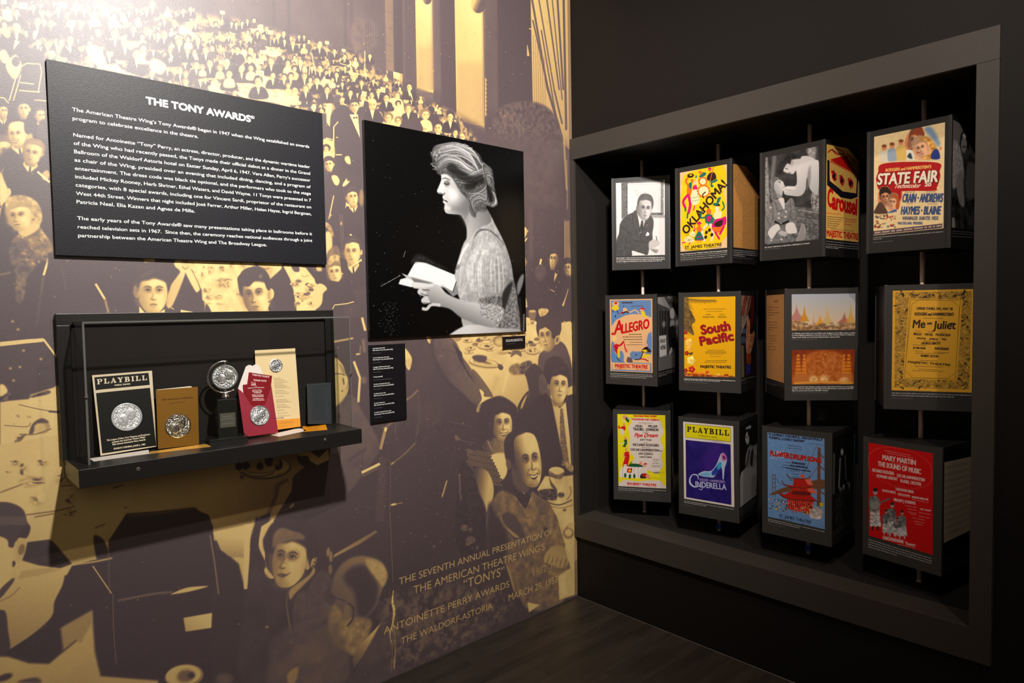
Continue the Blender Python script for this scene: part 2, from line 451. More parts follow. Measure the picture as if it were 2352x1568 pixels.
def tableware(m, x0, y0, x1, y1, n, k, seed=0, slope=0.0):
    """a white cloth crowded with plates, glasses and their shadows"""
    r = np.random.RandomState(seed)
    for i in range(n):
        x = r.uniform(x0, x1); y = r.uniform(y0, y1) + (x - x0) * slope; q = r.uniform(.6, 1.3) * k
        t = r.randint(5)
        if t == 0: plate(m, x, y, q * 1.3, q * .5, i + seed)
        elif t == 1:
            m.P([(x - q * .4, y - q), (x + q * .4, y - q), (x + q * .3, y), (x, y + q * .3), (x - q * .3, y)], .55, b=q * .08)
            m.E(x, y - q, q * .4, q * .15, .95); m.L([(x, y + q * .2), (x, y + q * .8)], q * .1, .4)
        elif t == 2: m.P([(x - q, y), (x - q * .2, y - q * .5), (x + q * .7, y - q * .1), (x + q * .3, y + q * .4), (x - q * .5, y + q * .35)], r.uniform(.15, .5), b=q * .1)
        elif t == 3: m.L([(x - q, y + q * .2), (x, y + q * .5), (x + q, y)], q * .12, r.uniform(.2, .5), b=q * .04)
        else: m.E(x, y, q * .4, q * .3, r.uniform(.15, .6), r.uniform(-40, 40), b=q * .08)


def chair_back(m, pts, w, c=.9, b=0.6):
    m.L(pts, w, c, sm=0, b=b)


def paint_mural():
    m = Cv(3.6 * MS, 3.4 * MS, 1, .13)
    P = [wall_px(MX0, MZ1), wall_px(0, MZ1), wall_px(0, 0), wall_px(MX0, 0)]
    m.quad(P)
    m.a += m.noise(9)[..., None] * .07
    # --- hall beyond: draped wall, pilasters, columns, curtain
    m.at(0, 0, 1)
    m.P([(500, -200), (1400, -200), (1400, 330), (700, 120), (500, 60)], .2, sm=0, b=8, n=.06, nk=30)
    for x in (628, 662, 792, 806): m.L([(x, -60), (x + 2, 160)], 7, .11, b=2, a=.6)
    m.E(836, 84, 34, 44, .26, b=5, n=.1, nk=160)
    m.at(800, 0, 4.355)
    for x in range(180, 350, 24): m.L([(x - 20, -260), (x + 8, 640)], 7, .12, b=3, a=.7)
    m.P([(362, -260), (442, -260), (455, 720), (380, 700)], .36, sm=0, b=2, n=.05)
    for y in (-80, 110, 270, 440, 600): m.L([(366, y), (452, y + 22)], 3, .16)
    m.P([(450, -260), (540, -260), (552, 770), (462, 715)], .12, sm=0, b=2)
    m.P([(534, -260), (668, -260), (690, 860), (550, 770)], .17, sm=0, b=2)
    for x in (545, 560, 585, 610): m.L([(x - 8, -260), (x + 8, 780)], 4, .26 if x < 570 else .12, b=1)
    m.P([(450, 715), (548, 740), (535, 1010), (455, 1010)], .95, sm=0, g=((500, 800), (560, 800), .45))
    m.P([(380, 705), (394, 705), (396, 980), (384, 980)], .8, sm=0)
    m.P([(394, 705), (448, 716), (455, 1000), (396, 980)], .2, sm=0)
    for (xa, xb, xc, xd, yb, hl) in ((664, 836, 686, 852, 900, 720), (1058, 1344, 1084, 1362, 1240, 1150)):
        m.P([(xa, -260), (xb, -260), (xd, yb + 30), (xc, yb - 25)], .9, sm=0, g=((xb - 40, 0), (xa, 40), .78))
        w = xb - xa
        for i in range(1, 15):
            f = i / 15.0
            x0 = xa + w * f; x1 = xc + (xd - xc) * f
            m.L([(x0 + (x1 - x0) * .35, yb * .18), (x0 + (x1 - x0) * .7, yb * .6), (x1, yb)], [1, 4, 6], .5, b=1, a=.25 + .45 * abs(f - .55) * 2)
        m.P([(xd - 30, -260), (xd + 4, -260), (xd + 6, yb), (xd - 14, yb)], .45, sm=0, b=8, a=.6)
        m.P([(xc, yb * .5), (xd, yb * .5), (xd, yb + 28), (xc, yb - 20)], .45, sm=0, b=30, a=.25)
    m.E(790, -20, 46, 66, .2, g=((790, 0), (740, -30), .6))
    m.E(1302, 40, 74, 92, .2, b=2, g=((1310, 60), (1262, 10), .75))
    m.P([(680, 880), (760, 905), (852, 925), (850, 1270), (690, 1230)], .3, sm=0, n=.08)
    m.L([(676, 878), (760, 908), (852, 928)], 7, .6)
    m.P([(1070, 1205), (1200, 1255), (1368, 1278), (1382, 1440), (1080, 1390)], .3, sm=0, n=.08)
    m.L([(1068, 1203), (1200, 1256), (1370, 1278)], 8, .6)
    for x in (862, 884, 904): m.L([(x - 20, -260), (x + 4, 1020)], 5, .3, b=2, a=.8)
    m.P([(910, -260), (1056, -260), (1080, 1200), (935, 1040)], .13, sm=0, b=2)
    for x in range(1395, 1480, 20): m.L([(x - 12, -260), (x, 1180)], 7, .24, b=4, a=.8)
    m.P([(1490, -260), (1822, -260), (1845, 1040), (1500, 1100)], .11, sm=0, b=4)
    m.L([(1790, 450), (1800, 560)], [6, 26], .75, b=2); m.L([(1808, 285), (1834, 292)], 8, .9)
    for i in range(9): m.P([(1368, 780 + i * 42), (1384, 800 + i * 42), (1372, 830 + i * 42)], .75, b=1)
    m.P([(1818, -260), (2205, -260), (2215, 1500), (2150, 1440), (2050, 1180), (1845, 1040)], .80, sm=0, b=2, g=((1900, 0), (2150, 1400), .62))
    for (a, b, c, d, w) in ((1830, -50, 1990, 870, 20), (1990, 870, 2150, 1420, 24), (1890, -100, 2060, 900, 12), (1960, -200, 2110, 900, 14), (2020, -200, 2140, 1000, 10), (2080, -200, 2150, 900, 18), (2150, -200, 2180, 1300, 22), (1845, 200, 2000, 900, 14), (2060, 900, 2140, 1240, 16), (1930, 300, 2080, 1180, 12)):
        m.L([(a, b), (c, d)], w, .14, b=3, a=.85)
    for x in range(1862, 1990, 22): m.L([(x - 12, 350 + (x - 1862) * 2), (x, 1030 + (x - 1850) * .5)], 7, .45, b=2, a=.7)
    m.P([(1440, 1240), (1480, 1110), (1600, 1040), (1760, 1015), (1900, 1030), (2010, 1090), (2090, 1200), (2130, 1380), (2100, 1600), (1500, 1560)], .2, b=10, n=.16, nk=240)
    m.P([(1430, 1400), (2210, 1450), (2230, 4200), (1430, 4200)], .16, sm=0, b=60, n=.06, nk=12)
    m.P([(1740, 1380), (2120, 1400), (2130, 2100), (1740, 2000)], .19, sm=0, b=50, a=.7, n=.07, nk=100)
    m.L([(2150, 1280), (2185, 1900)], 18, .62, b=3, a=.8); m.L([(2186, 1600), (2196, 2700)], 9, .6, b=2, a=.7)
    for i in range(90):
        x, y = RNG.uniform(0, 2190), RNG.uniform(-100, 1400)
        m.E(x, y, RNG.uniform(2, 6), RNG.uniform(2, 6), RNG.uniform(.4, .9), b=1)
    # --- the far crowd at the top
    m.at(0, 0, 1)
    m.P([(-40, -60), (300, 5), (470, 25), (640, 75), (760, 100), (850, 150), (1040, 260), (1180, 330), (1190, 420), (740, 420), (740, 270), (90, 130), (-60, 200)], .16, sm=0, b=10)
    band = [(-40, 20), (200, 0), (440, 30), (560, 48), (700, 92), (820, 120), (900, 190), (1060, 268), (1100, 330), (760, 300), (740, 262), (90, 135), (-40, 240)]
    m.P(band, .80, sm=0, b=6, nk=190, tex=.55, a=.75)
    r = np.random.RandomState(12)
    spec = []
    for i in range(330):
        t = r.uniform(0, 1); x = 1050 * t
        y0 = np.interp(x, [0, 440, 700, 850, 1050], [-10, 30, 92, 150, 270]); y1 = np.interp(x, [0, 90, 740, 860, 1050], [230, 130, 262, 290, 330])
        y = r.uniform(y0, y1); R = np.interp(y - y0, [0, 150], [3.6, 7.2]) * (1 + .25 * (x < 350))
        spec.append((y, '%.1f %.1f %.1f %s' % (x, y, R, 'mmmwwb'[r.randint(6)])))
    m.heads(' '.join(q[1] for q in sorted(spec)), 8)
    for i in range(60):
        x = r.uniform(100, 1000); y = np.interp(x, [0, 440, 700, 850, 1050], [0, 40, 100, 160, 280]) + r.uniform(20, 120)
        if y < np.interp(x, [90, 740, 1050], [130, 262, 330]): m.L([(x, y), (x + r.uniform(-4, 6), y + r.uniform(8, 22))], 1.3, r.choice([.95, .1]), a=.8)
    m.at(400, 0, 5.227)
    for q in ([(80, 310), (160, 340), (250, 420), (180, 440), (60, 400)], [(930, 300), (1000, 300), (1070, 370), (930, 370)], [(1100, 590), (1180, 570), (1290, 640), (1190, 690), (1100, 640)], [(700, 1000), (900, 1000), (1100, 1060), (1400, 1280), (1180, 1230), (800, 1160)], [(420, 1030), (600, 1000), (600, 1120), (430, 1090)], [(980, 900), (1200, 960), (1330, 1100), (1480, 1200), (1330, 1260), (1090, 1100)], [(1640, 1290), (1700, 1250), (1690, 1330)], [(1830, 1260), (1890, 1260), (1870, 1600), (1840, 1560)], [(690, 670), (860, 600), (850, 690), (700, 720)]):
        m.P(q, .96, b=3, n=.1, nk=400)
    tableware(m, 720, 1010, 1300, 1100, 26, 22, 5, .12)
    tableware(m, 1090, 530, 1290, 620, 12, 18, 9)
    tableware(m, 440, 990, 600, 1090, 9, 20, 12)
    m.heads('500 290 26 w 630 250 34 k 690 280 24 m 745 290 28 m 815 280 26 m 880 250 24 m 960 245 28 w 1110 350 24 m 1250 430 36 m 1315 400 30 m 1325 495 26 m 1000 400 26 m 1070 440 30 w 885 390 30 w 1200 470 20 m '
            '1425 525 32 m 1500 510 28 m 1560 545 28 w 1615 500 26 w 1745 540 38 b 1925 615 28 m 2050 680 26 m 2175 715 22 m 1500 440 22 m 1560 440 20 m 155 590 38 m 60 510 36 m 285 490 40 b 430 490 20 m 240 620 30 w 380 610 42 m 455 580 36 w '
            '155 450 36 m 920 610 46 w 760 600 40 m 35 440 26 m 630 760 48 b 780 720 60 k 905 710 38 m 1165 740 44 m 1270 730 40 k 1365 760 38 w 1515 760 36 b 430 760 46 m 265 780 44 m 340 810 30 w 550 820 36 w 810 830 44 b 920 820 40 w 1445 830 34 w 1565 845 40 b '
            '1750 830 34 b 1830 880 34 w 1960 840 26 m 1865 860 24 m 1950 900 32 m 2150 920 50 b 1185 910 42 m 1320 930 38 m 1400 920 40 m 1565 920 38 m 1635 960 30 w 1715 970 40 m 655 900 50 k 660 890 46 w 1010 980 56 m 1450 1090 48 w 1580 1070 40 m 1370 1030 30 w 1835 1080 42 m 1965 1100 36 w 2100 1080 36 m '
            '2200 1070 40 m 2250 1170 40 m 1900 960 26 w 2150 1010 30 k 2020 1010 26 m 2250 1000 30 m 2030 1230 52 b 2150 1270 52 m 2300 1230 40 m', 4)
    for (x, y, w, h, t) in ((175, 90, 66, 50, '41'), (550, 125, 58, 50, '42'), (1020, 290, 48, 50, '44'), (1125, 360, 64, 60, '34'), (1028, 600, 76, 52, '18'), (990, 700, 84, 72, '16'), (985, 840, 92, 70, '14'), (1812, 490, 48, 46, '33'), (2012, 585, 48, 42, '31'), (2190, 1215, 60, 90, '28')):
        m.P([(x, y), (x + w, y + h * .15), (x + w, y + h), (x, y + h * .85)], .97, sm=0)
        m.T(t, (x + w * .2, y + h * .75), (x + w * .8, y + h * .85), h * .5, .45)
        m.L([(x + w / 2, y + h), (x + w / 2, y + h + 130)], 6, .85)
    for (a, b, c, d) in ((1655, 660, 1700, 900), (1630, 770, 1620, 900), (1840, 710, 1860, 790), (690, 450, 675, 550), (590, 570, 605, 690), (820, 570, 850, 690), (1760, 1250, 1800, 1560), (1990, 760, 2130, 800), (60, 900, 90, 1030), (2290, 610, 2290, 900), (2060, 860, 2300, 905)):
        m.L([(a, b), (c, d)], 9, .92)
    m.at(800, 0, 4.355)
    m.P([(400, 1000), (540, 1010), (560, 1240), (500, 1260), (420, 1220)], .92, b=3, n=.15, nk=400)
    m.heads('70 590 22 w 215 560 22 m 215 860 26 m 275 840 28 m 250 810 20 m 300 910 30 m 235 950 32 w 145 970 36 m 20 930 30 m 380 980 36 m 490 960 32 w 500 1040 26 w 610 870 34 m 830 1100 38 k 600 1090 38 m 770 1150 46 w 660 1170 40 k 400 1180 42 w 310 1150 44 w 500 1210 34 w 240 1050 50 b 70 1050 46 m 1020 1170 42 m 900 1280 50 m 1070 1330 34 m 1140 1370 32 b 540 1270 32 b 770 1290 30 b', 5)
    m.P([(700, 1180), (730, 1330), (520, 1290), (560, 1200), (620, 1190)], .14)
    m.P([(585, 890), (650, 1010), (630, 930)], .97, sm=0)
    for (x, y, t) in ((322, 868, '22'), (135, 908, '23'), (88, 1010, '28')):
        m.P([(x, y), (x + 50, y + 12), (x + 46, y + 60), (x - 2, y + 50)], .97, sm=0); m.T(t, (x + 8, y + 44), (x + 40, y + 50), 28, .4)
    # top left, washed by the lamp: larger heads
    m.at(0, 0, 5.227)
    m.heads('200 150 44 m 90 110 40 w 450 250 52 m 620 280 48 m 860 270 54 m 990 310 44 m 1080 230 50 b 1140 180 40 w 1010 120 34 m 910 90 40 m 1330 300 42 m 1390 290 40 m 1180 390 50 w 1380 420 52 m 1500 500 60 b 1600 440 44 w 1640 650 60 m 1720 590 50 w 1840 560 46 m 1900 430 46 m 1970 420 40 m '
            '1600 340 40 m 2060 590 56 b 2150 510 44 m 2250 600 40 m 2260 470 34 w 200 330 64 m 50 300 44 w 840 480 56 m 700 250 46 k 1370 190 36 w 2200 130 30 m 2290 110 30 m 1830 60 40 m 700 110 40 m 400 80 36 m 1760 130 30 m 2010 100 30 w', 6)
    for (x, y, w, h) in ((225, 30, 110, 80), (30, 110, 110, 90), (710, 20, 90, 80)): m.P([(x, y), (x + w, y + h * .1), (x + w * .98, y + h), (x, y + h * .9)], .97, sm=0)
    m.P([(0, 460), (60, 440), (150, 500), (250, 470), (320, 560), (500, 620), (540, 800), (540, 1200), (0, 1200)], .12, b=6)
    m.P([(1030, 560), (1180, 560), (1280, 760), (1220, 820), (1100, 720)], .94, b=4)
    m.P([(1190, 790), (1400, 760), (1480, 860), (1720, 920), (1450, 880), (1230, 830)], .94, sm=0, b=4)
    m.P([(1790, 770), (1850, 700), (1990, 780), (1940, 890), (1830, 850)], .94, b=4)
    m.P([(400, 380), (460, 370), (420, 470), (400, 460)], .92); m.P([(180, 480), (240, 500), (160, 600)], .95, sm=0); m.P([(470, 570), (510, 560), (490, 620)], .95, sm=0)
    m.P([(780, 540), (860, 600), (850, 630), (800, 580)], .95, sm=0); m.P([(2025, 700), (2070, 690), (2030, 760)], .95, sm=0)
    m.P([(0, 620), (60, 600), (120, 720), (50, 760), (0, 700)], .9, b=4); m.P([(70, 780), (170, 660), (220, 690), (260, 790), (210, 930), (140, 930)], .88, b=5)
    m.E(190, 740, 50, 60, .15)
    for L in ([(250, 800), (320, 760), (480, 770), (500, 860), (460, 1100)], [(250, 900), (160, 1210)], [(200, 900), (110, 1210)], [(240, 990), (410, 1010)], [(230, 1085), (480, 1105)], [(0, 1170), (50, 1175), (105, 1240)], [(385, 1250), (420, 1200), (560, 1210)]):
        m.L(L, 14, .85, sm=0, b=1)
    # --- left edge people
    m.at(0, 150, 2.85)
    m.P([(0, 250), (60, 280), (120, 200), (330, 260), (340, 1300), (0, 1300)], .12, sm=0, b=6)
    m.face(20, 300, 32, 50, 1, skin=.88, hair=.12, suit=1)
    m.face(155, 285, 40, 55, 0, 2, hair=.12, fem=1, skin=.9)
    m.face(265, 330, 32, 45, 1, hair=.2, skin=.85, old=1, suit=1); m.P([(260, 370), (310, 360), (320, 480), (240, 470)], .2, b=4)
    m.face(20, 560, 60, 80, -1, 8, skin=.85, sh=.5, old=1, hair=.3, suit=1)
    m.P([(60, 640), (110, 540), (150, 500), (270, 690), (330, 770), (340, 1150), (250, 1060), (120, 860), (60, 860)], .13, b=4)
    m.face(115, 450, 65, 76, -.9, -6, skin=.92, sh=.6, bald=1, smile=1, suit=1)
    m.P([(160, 380), (195, 400), (212, 450), (180, 450), (160, 430)], .15, b=3)
    m.P([(170, 470), (205, 445), (215, 480), (190, 500)], .7, b=2)
    m.face(215, 575, 66, 72, -.6, 12, skin=.85, sh=.45, hair=.5, old=1, suit=1)
    m.E(300, 640, 44, 55, .12, b=3); m.E(300, 720, 26, 34, .7, 20, b=3)
    m.P([(250, 690), (330, 760), (320, 770), (240, 700)], .95, sm=0)
    m.P([(0, 700), (30, 760), (60, 840), (40, 900), (0, 910)], .9, b=3); m.E(57, 830, 16, 26, .85)
    m.P([(0, 940), (25, 920), (15, 980), (0, 1000)], .97, b=1)
    m.P([(0, 980), (50, 900), (110, 1110), (90, 1300), (0, 1320)], .12, b=5)
    m.P([(100, 1120), (230, 1050), (300, 1110), (345, 1190), (330, 1260), (240, 1310), (170, 1400), (110, 1380), (60, 1240)], .5, b=4, n=.3, nk=220, g=((320, 1150), (80, 1300), .2))
    for i in range(26): m.E(RNG.uniform(120, 320), RNG.uniform(1090, 1300), RNG.uniform(5, 16), RNG.uniform(4, 9), RNG.choice([.8, .15]), RNG.uniform(0, 90), b=3, a=.7)
    m.P([(120, 1080), (230, 1010), (260, 1060), (170, 1120)], .82, b=4)
    m.face(130, 985, 82, 95, -.85, -6, skin=.92, sh=.6, hair=.62, fem=1, neck=0)
    m.P([(35, 900), (60, 860), (150, 850), (240, 890), (275, 970), (270, 1030), (235, 1035), (210, 960), (150, 900), (80, 890), (45, 930)], .72, b=4, n=.25, nk=300)
    for L in ([(320, 1260), (285, 1375)],): m.L(L, 16, .92, sm=0)
    m.L([(285, 1375), (240, 1700)], 12, .3, b=3)
    m.L([(0, 1370), (70, 1355)], 12, .4, b=3)
    m.P([(110, 1380), (170, 1390), (150, 1540), (105, 1540)], .32, b=5, n=.25, nk=300)
    # --- lower left: chair and table
    m.at(0, 600, 3.135)
    m.P([(0, 330), (640, 100), (640, 1568), (0, 1568)], .13, sm=0, b=6, a=.5)
    m.P([(0, 580), (200, 560), (310, 553), (322, 570), (305, 580), (200, 590), (0, 612)], .9, sm=0)
    m.L([(312, 560), (410, 690)], 16, .9, sm=0)
    for (x, y) in ((90, 432), (130, 490), (170, 642), (143, 760), (98, 857), (75, 770), (295, 703)): m.E(x, y, 11, 9, .7, b=3)
    m.P([(0, 1010), (210, 990), (220, 960), (380, 910), (430, 880), (640, 880), (640, 1700), (0, 1700)], .9, sm=0, b=2, n=.08, nk=20)
    m.P([(0, 890), (30, 890), (55, 930), (40, 960), (0, 970)], .92, b=2)
    m.P([(0, 985), (60, 945), (90, 970), (60, 1000), (0, 1012)], .2, b=2, n=.3, nk=500)
    m.P([(220, 970), (340, 930), (360, 950), (240, 980)], .25, b=2, n=.3, nk=500)
    m.L([(135, 1030), (260, 1060), (380, 1080)], 7, .45); m.L([(350, 1080), (430, 1085)], 16, .25)
    m.E(300, 1190, 60, 52, .62, b=4); m.E(285, 1200, 45, 40, .8, b=6); m.P([(210, 1240), (235, 1170), (300, 1130), (350, 1160), (260, 1170), (240, 1235)], .2, b=3)
    m.L([(140, 1245), (250, 1245), (370, 1205)], 9, .45, b=1)
    m.P([(90, 1360), (110, 1290), (190, 1240), (130, 1320), (125, 1365)], .3, b=3)
    m.L([(60, 1390), (160, 1380)], 12, .35, b=2); m.L([(30, 1180), (190, 1190), (220, 1160)], 6, .4, b=1)
    for (x, y, a, b) in ((130, 1110, 12, 14), (210, 1118, 20, 8), (128, 1265, 8, 28), (300, 1450, 32, 14), (330, 1430, 12, 10), (105, 1455, 18, 16), (150, 1490, 20, 8), (60, 1510, 30, 8), (220, 1520, 60, 22), (420, 1365, 50, 30)): m.clut(x, y, a, b)
    m.E(300, 1520, 110, 28, .6, b=3); m.E(300, 1508, 96, 18, .9, b=3)
    # --- heads between text panel and case
    m.at(110, 580, 6.03)
    m.P([(0, 0), (2400, 0), (2400, 965), (0, 965)], .14, sm=0, b=8, g=((0, 0), (0, 965), .12))
    m.P([(1280, -60), (1480, -60), (1480, 140), (1340, 145)], .93, sm=0, g=((1450, 0), (1300, 100), .6))
    m.L([(190, 180), (250, 520)], 12, .26, b=6); m.L([(660, 430), (790, 645)], 32, .9, sm=0, b=2); m.L([(790, 640), (840, 835)], 30, .6, sm=0, b=3)
    for (x, y) in ((272, 115), (938, 215), (878, 335), (940, 800), (95, 612)): m.E(x, y, 9, 8, .75, b=3)
    # applauding hands, arm and cloth
    m.P([(1760, 110), (2050, 105), (2420, 130), (2420, 965), (2260, 965), (2210, 700), (2140, 660), (2130, 520), (2000, 240), (1960, 220)], .93, sm=0, b=4, n=.12, nk=200)
    for (x, y, a, b, c) in ((2160, 200, 16, 20, .2), (2250, 230, 20, 44, .4), (2140, 310, 14, 40, .35), (2210, 500, 60, 38, .15), (2290, 390, 90, 30, .2), (2250, 620, 26, 34, .3), (2000, 150, 26, 14, .5), (2200, 640, 40, 12, .5), (2330, 560, 40, 16, .5)): m.clut(x, y, a, b, c)
    m.P([(1690, 480), (1790, 330), (1830, 260), (1760, 190), (1750, 130), (1820, 105), (1900, 200), (1890, 330), (1720, 740), (1640, 720)], .93, b=4, g=((1850, 200), (1700, 300), .8))
    m.P([(1930, 190), (2000, 260), (2100, 480), (2090, 530), (2040, 530), (1900, 260)], .93, b=4)
    m.P([(1840, 110), (2010, 115), (1960, 190), (1890, 200)], .85, b=5); m.L([(1860, 190), (1900, 230), (1950, 200)], 10, .3, b=3); m.E(1910, 125, 50, 16, .45, b=4)
    m.P([(1700, 745), (1760, 790), (1720, 780)], .85, sm=0)
    m.P([(1840, 790), (2010, 820), (1990, 965), (1830, 965)], .93, sm=0)
    m.P([(1265, 740), (1340, 830), (1560, 820), (1620, 780), (1610, 965), (1265, 965)], .95, sm=0)
    m.face(1455, 545, 218, 300, .12, 1, skin=.95, sh=.62, ls=1, hair=.15, neck=0)
    m.P([(1250, 430), (1215, 350), (1240, 220), (1350, 140), (1480, 130), (1600, 170), (1680, 300), (1680, 380), (1640, 300), (1560, 260), (1450, 240), (1330, 255), (1265, 320)], .15, b=5)
    m.E(1210, 530, 28, 78, .5, b=5)
    m.at(470, 560, 6.03)
    m.P([(0, 250), (700, 250), (720, 420), (900, 960), (0, 960)], .93, sm=0, b=4, n=.12, nk=200)
    for (x, y, a, b, c) in ((230, 330, 40, 50, .3), (80, 360, 30, 60, .5), (30, 640, 60, 40, .2), (250, 490, 110, 30, .3), (220, 560, 60, 44, .25), (300, 560, 40, 50, .45), (60, 740, 50, 40, .4), (190, 740, 60, 30, .6), (540, 310, 30, 24, .4), (380, 300, 30, 40, .5), (40, 820, 60, 8, .6), (220, 828, 60, 9, .35), (480, 690, 50, 30, .35), (700, 330, 40, 60, .2), (500, 280, 20, 50, .6)): m.clut(x, y, a, b, c)
    m.P([(0, 900), (30, 830), (90, 930), (80, 960), (0, 960)], .15, b=3)
    m.P([(710, 250), (1080, 250), (1060, 360), (900, 500), (860, 400), (780, 360)], .93, sm=0, b=3, g=((1000, 300), (760, 340), .7))
    m.P([(790, 330), (940, 330), (900, 430), (820, 400)], .75, b=6); m.L([(810, 340), (860, 350), (890, 330)], 12, .3, b=3)
    m.P([(900, 500), (1060, 350), (1110, 370), (1170, 500), (1230, 640), (1290, 960), (900, 960)], .14, sm=0, b=2)
    m.P([(1080, 290), (1200, 290), (1400, 330), (1550, 520), (1640, 640), (1560, 840), (1540, 960), (1280, 960), (1230, 640), (1180, 480)], .92, sm=0, b=3, n=.1, nk=200)
    m.P([(1200, 290), (1300, 310), (1310, 380), (1240, 380)], .2, b=4); m.P([(1480, 300), (1660, 300), (1700, 380), (1560, 400)], .2, b=4); m.P([(1550, 310), (1640, 310), (1640, 380), (1560, 370)], .8, b=4)
    tableware(m, 1230, 420, 1540, 880, 26, 44, 21)
    m.P([(1530, 520), (1560, 400), (1650, 380), (1720, 440), (1760, 560), (1900, 500), (2200, 800), (2230, 1120), (1560, 1080), (1560, 860), (1640, 700), (1600, 600)], .12, b=4)
    m.P([(1590, 550), (1690, 590), (1690, 640), (1600, 770), (1560, 760), (1570, 620)], .88, b=4)
    m.face(715, 700, 205, 290, -.55, -9, skin=.95, sh=.35, ls=1, hair=.13)
    m.P([(480, 600), (455, 470), (540, 400), (700, 355), (850, 420), (910, 520), (900, 640), (860, 620), (800, 480), (700, 500), (610, 590), (500, 560)], .13, b=5)
    m.L([(760, 470), (790, 430)], 24, .5, b=8); m.E(918, 700, 42, 78, .9, 8, b=3, g=((940, 700), (880, 700), .6)); m.E(893, 800, 12, 10, .15)
    m.at(720, 250, 3.136)
    m.P([(50, 30), (360, 60), (372, 1100), (420, 1560), (60, 1560), (60, 400)], .15, sm=0, b=4, g=((0, 100), (0, 1200), .12))
    m.P([(92, 0), (130, 0), (120, 130), (95, 100)], .92, sm=0, b=2)
    m.P([(120, 80), (180, -20), (260, 0), (330, 200), (350, 300), (340, 480), (210, 440), (150, 340)], .12, b=3)
    m.face(295, -20, 32, 46, 0, skin=.9, smile=1, neck=0); m.P([(260, 40), (320, 40), (335, 210), (290, 110)], .97, sm=0); m.P([(288, 55), (302, 62), (316, 52), (316, 72), (302, 66), (288, 74)], .08, sm=0)
    m.P([(225, 350), (255, 340), (268, 380), (262, 400), (235, 385)], .9, b=2)
    for L in ([(146, 340), (146, 130), (178, 92)], [(165, 205), (175, 205)], [(130, 760), (110, 800), (150, 605), (215, 598)], [(160, 330), (205, 330)], [(90, 210), (140, 220), (145, 350)]): m.L(L, 9, .8, sm=0)
    m.P([(70, 220), (140, 240), (150, 350), (75, 330)], .85, b=3, n=.2, nk=400)
    m.heads('92 290 26 w', 2); m.face(112, 400, 34, 46, -.4, -5, skin=.92, hair=.14, fem=1)
    m.P([(75, 450), (160, 470), (190, 510), (220, 600), (80, 620), (70, 500)], .14, b=3)
    m.P([(130, 485), (165, 480), (188, 515), (175, 550), (150, 540)], .93, b=2)
    m.P([(210, 545), (225, 520), (240, 500), (245, 520), (262, 520), (240, 545), (215, 560)], .95, b=1)
    m.P([(220, 720), (250, 690), (330, 700), (370, 780), (380, 950), (200, 950), (200, 760)], .12, b=3)
    m.P([(245, 680), (280, 700), (320, 710), (362, 752), (320, 720), (240, 700)], .96, sm=0); m.P([(235, 670), (245, 680), (228, 726)], .95, sm=0)
    m.face(280, 635, 42, 64, .5, -6, skin=.93, sh=.6, hair=.15, suit=1)
    m.E(345, 640, 16, 60, .5, b=4)
    m.P([(80, 900), (130, 900), (130, 1060), (80, 1060)], .85, b=4); m.P([(75, 840), (95, 815), (135, 860), (145, 920), (125, 900), (100, 860)], .6, b=3, n=.2, nk=400)
    m.P([(130, 1000), (180, 1000), (200, 1130), (80, 1130), (75, 1080)], .35, b=6, n=.2, nk=200)
    m.E(198, 825, 8, 14, .85, b=1); m.P([(258, 905), (270, 898), (282, 915), (270, 918)], .9, sm=0)
    for x in (190, 205): m.L([(x, 760), (x + 20, 1050)], 6, .3, b=2)
    m.P([(250, 1140), (350, 1085), (372, 1160), (400, 1560), (230, 1560), (230, 1250)], .15, b=3, n=.04)
    m.face(280, 1030, 62, 88, -.5, -2, skin=.92, sh=.6, hair=.16, old=1, suit=1)
    m.P([(255, 1140), (345, 1080), (350, 1092), (262, 1145)], .96, sm=0)
    m.face(155, 1175, 54, 74, -.3, -6, skin=.92, sh=.6, hair=.45, neck=0)
    m.P([(105, 1110), (120, 1060), (175, 1050), (200, 1090), (195, 1120), (180, 1100), (150, 1095), (115, 1130)], .7, b=2, n=.25, nk=400)
    m.P([(190, 1070), (235, 1090), (250, 1170), (205, 1180), (195, 1120)], .14, b=2)
    m.P([(60, 1300), (110, 1240), (200, 1245), (240, 1200), (260, 1260), (300, 1390), (140, 1420), (30, 1440)], .12, b=3)
    m.P([(10, 1280), (60, 1260), (98, 1295), (70, 1330), (60, 1400), (20, 1440), (-10, 1400)], .88, b=3)
    chair_back(m, [(138, 1440), (152, 1412), (240, 1402), (292, 1388)], 7, .9)
    m.L([(350, 1500), (360, 1568)], 14, .92, sm=0)
    # --- right of the portrait
    m.at(1180, 480, 4.9)
    m.P([(90, 0), (640, 0), (660, 1568), (90, 1568)], .14, sm=0, b=10, g=((0, 0), (0, 1200), .1), n=.04, nk=30)
    m.P([(160, 0), (215, 0), (215, 560), (170, 560)], .2, sm=0, b=12)
    m.P([(568, 130), (625, 130), (640, 560), (575, 560)], .42, sm=0, b=6, n=.05); m.L([(575, 130), (572, 560)], 7, .6, b=1)
    m.face(100, 245, 52, 76, -1, -4, skin=.85, sh=.5, smile=1); m.P([(100, 370), (155, 318), (150, 340), (105, 395)], .9, sm=0)
    m.face(100, 590, 42, 90, -1, skin=.6, sh=.3, hair=.1, neck=0)
    m.P([(400, 760), (470, 640), (560, 560), (640, 720), (640, 1200), (300, 1200), (230, 800)], .1, b=8)
    m.face(450, 560, 50, 100, -.7, 6, skin=.8, sh=.25, ls=-1, hair=.12); m.P([(455, 760), (470, 690), (500, 690), (490, 740), (455, 820)], .75, sm=0, b=3); m.E(482, 705, 14, 26, .1)
    m.E(300, 715, 65, 90, .2, b=8, n=.1, nk=500); m.P([(298, 560), (320, 562), (305, 628), (286, 620)], .92, sm=0, b=2)
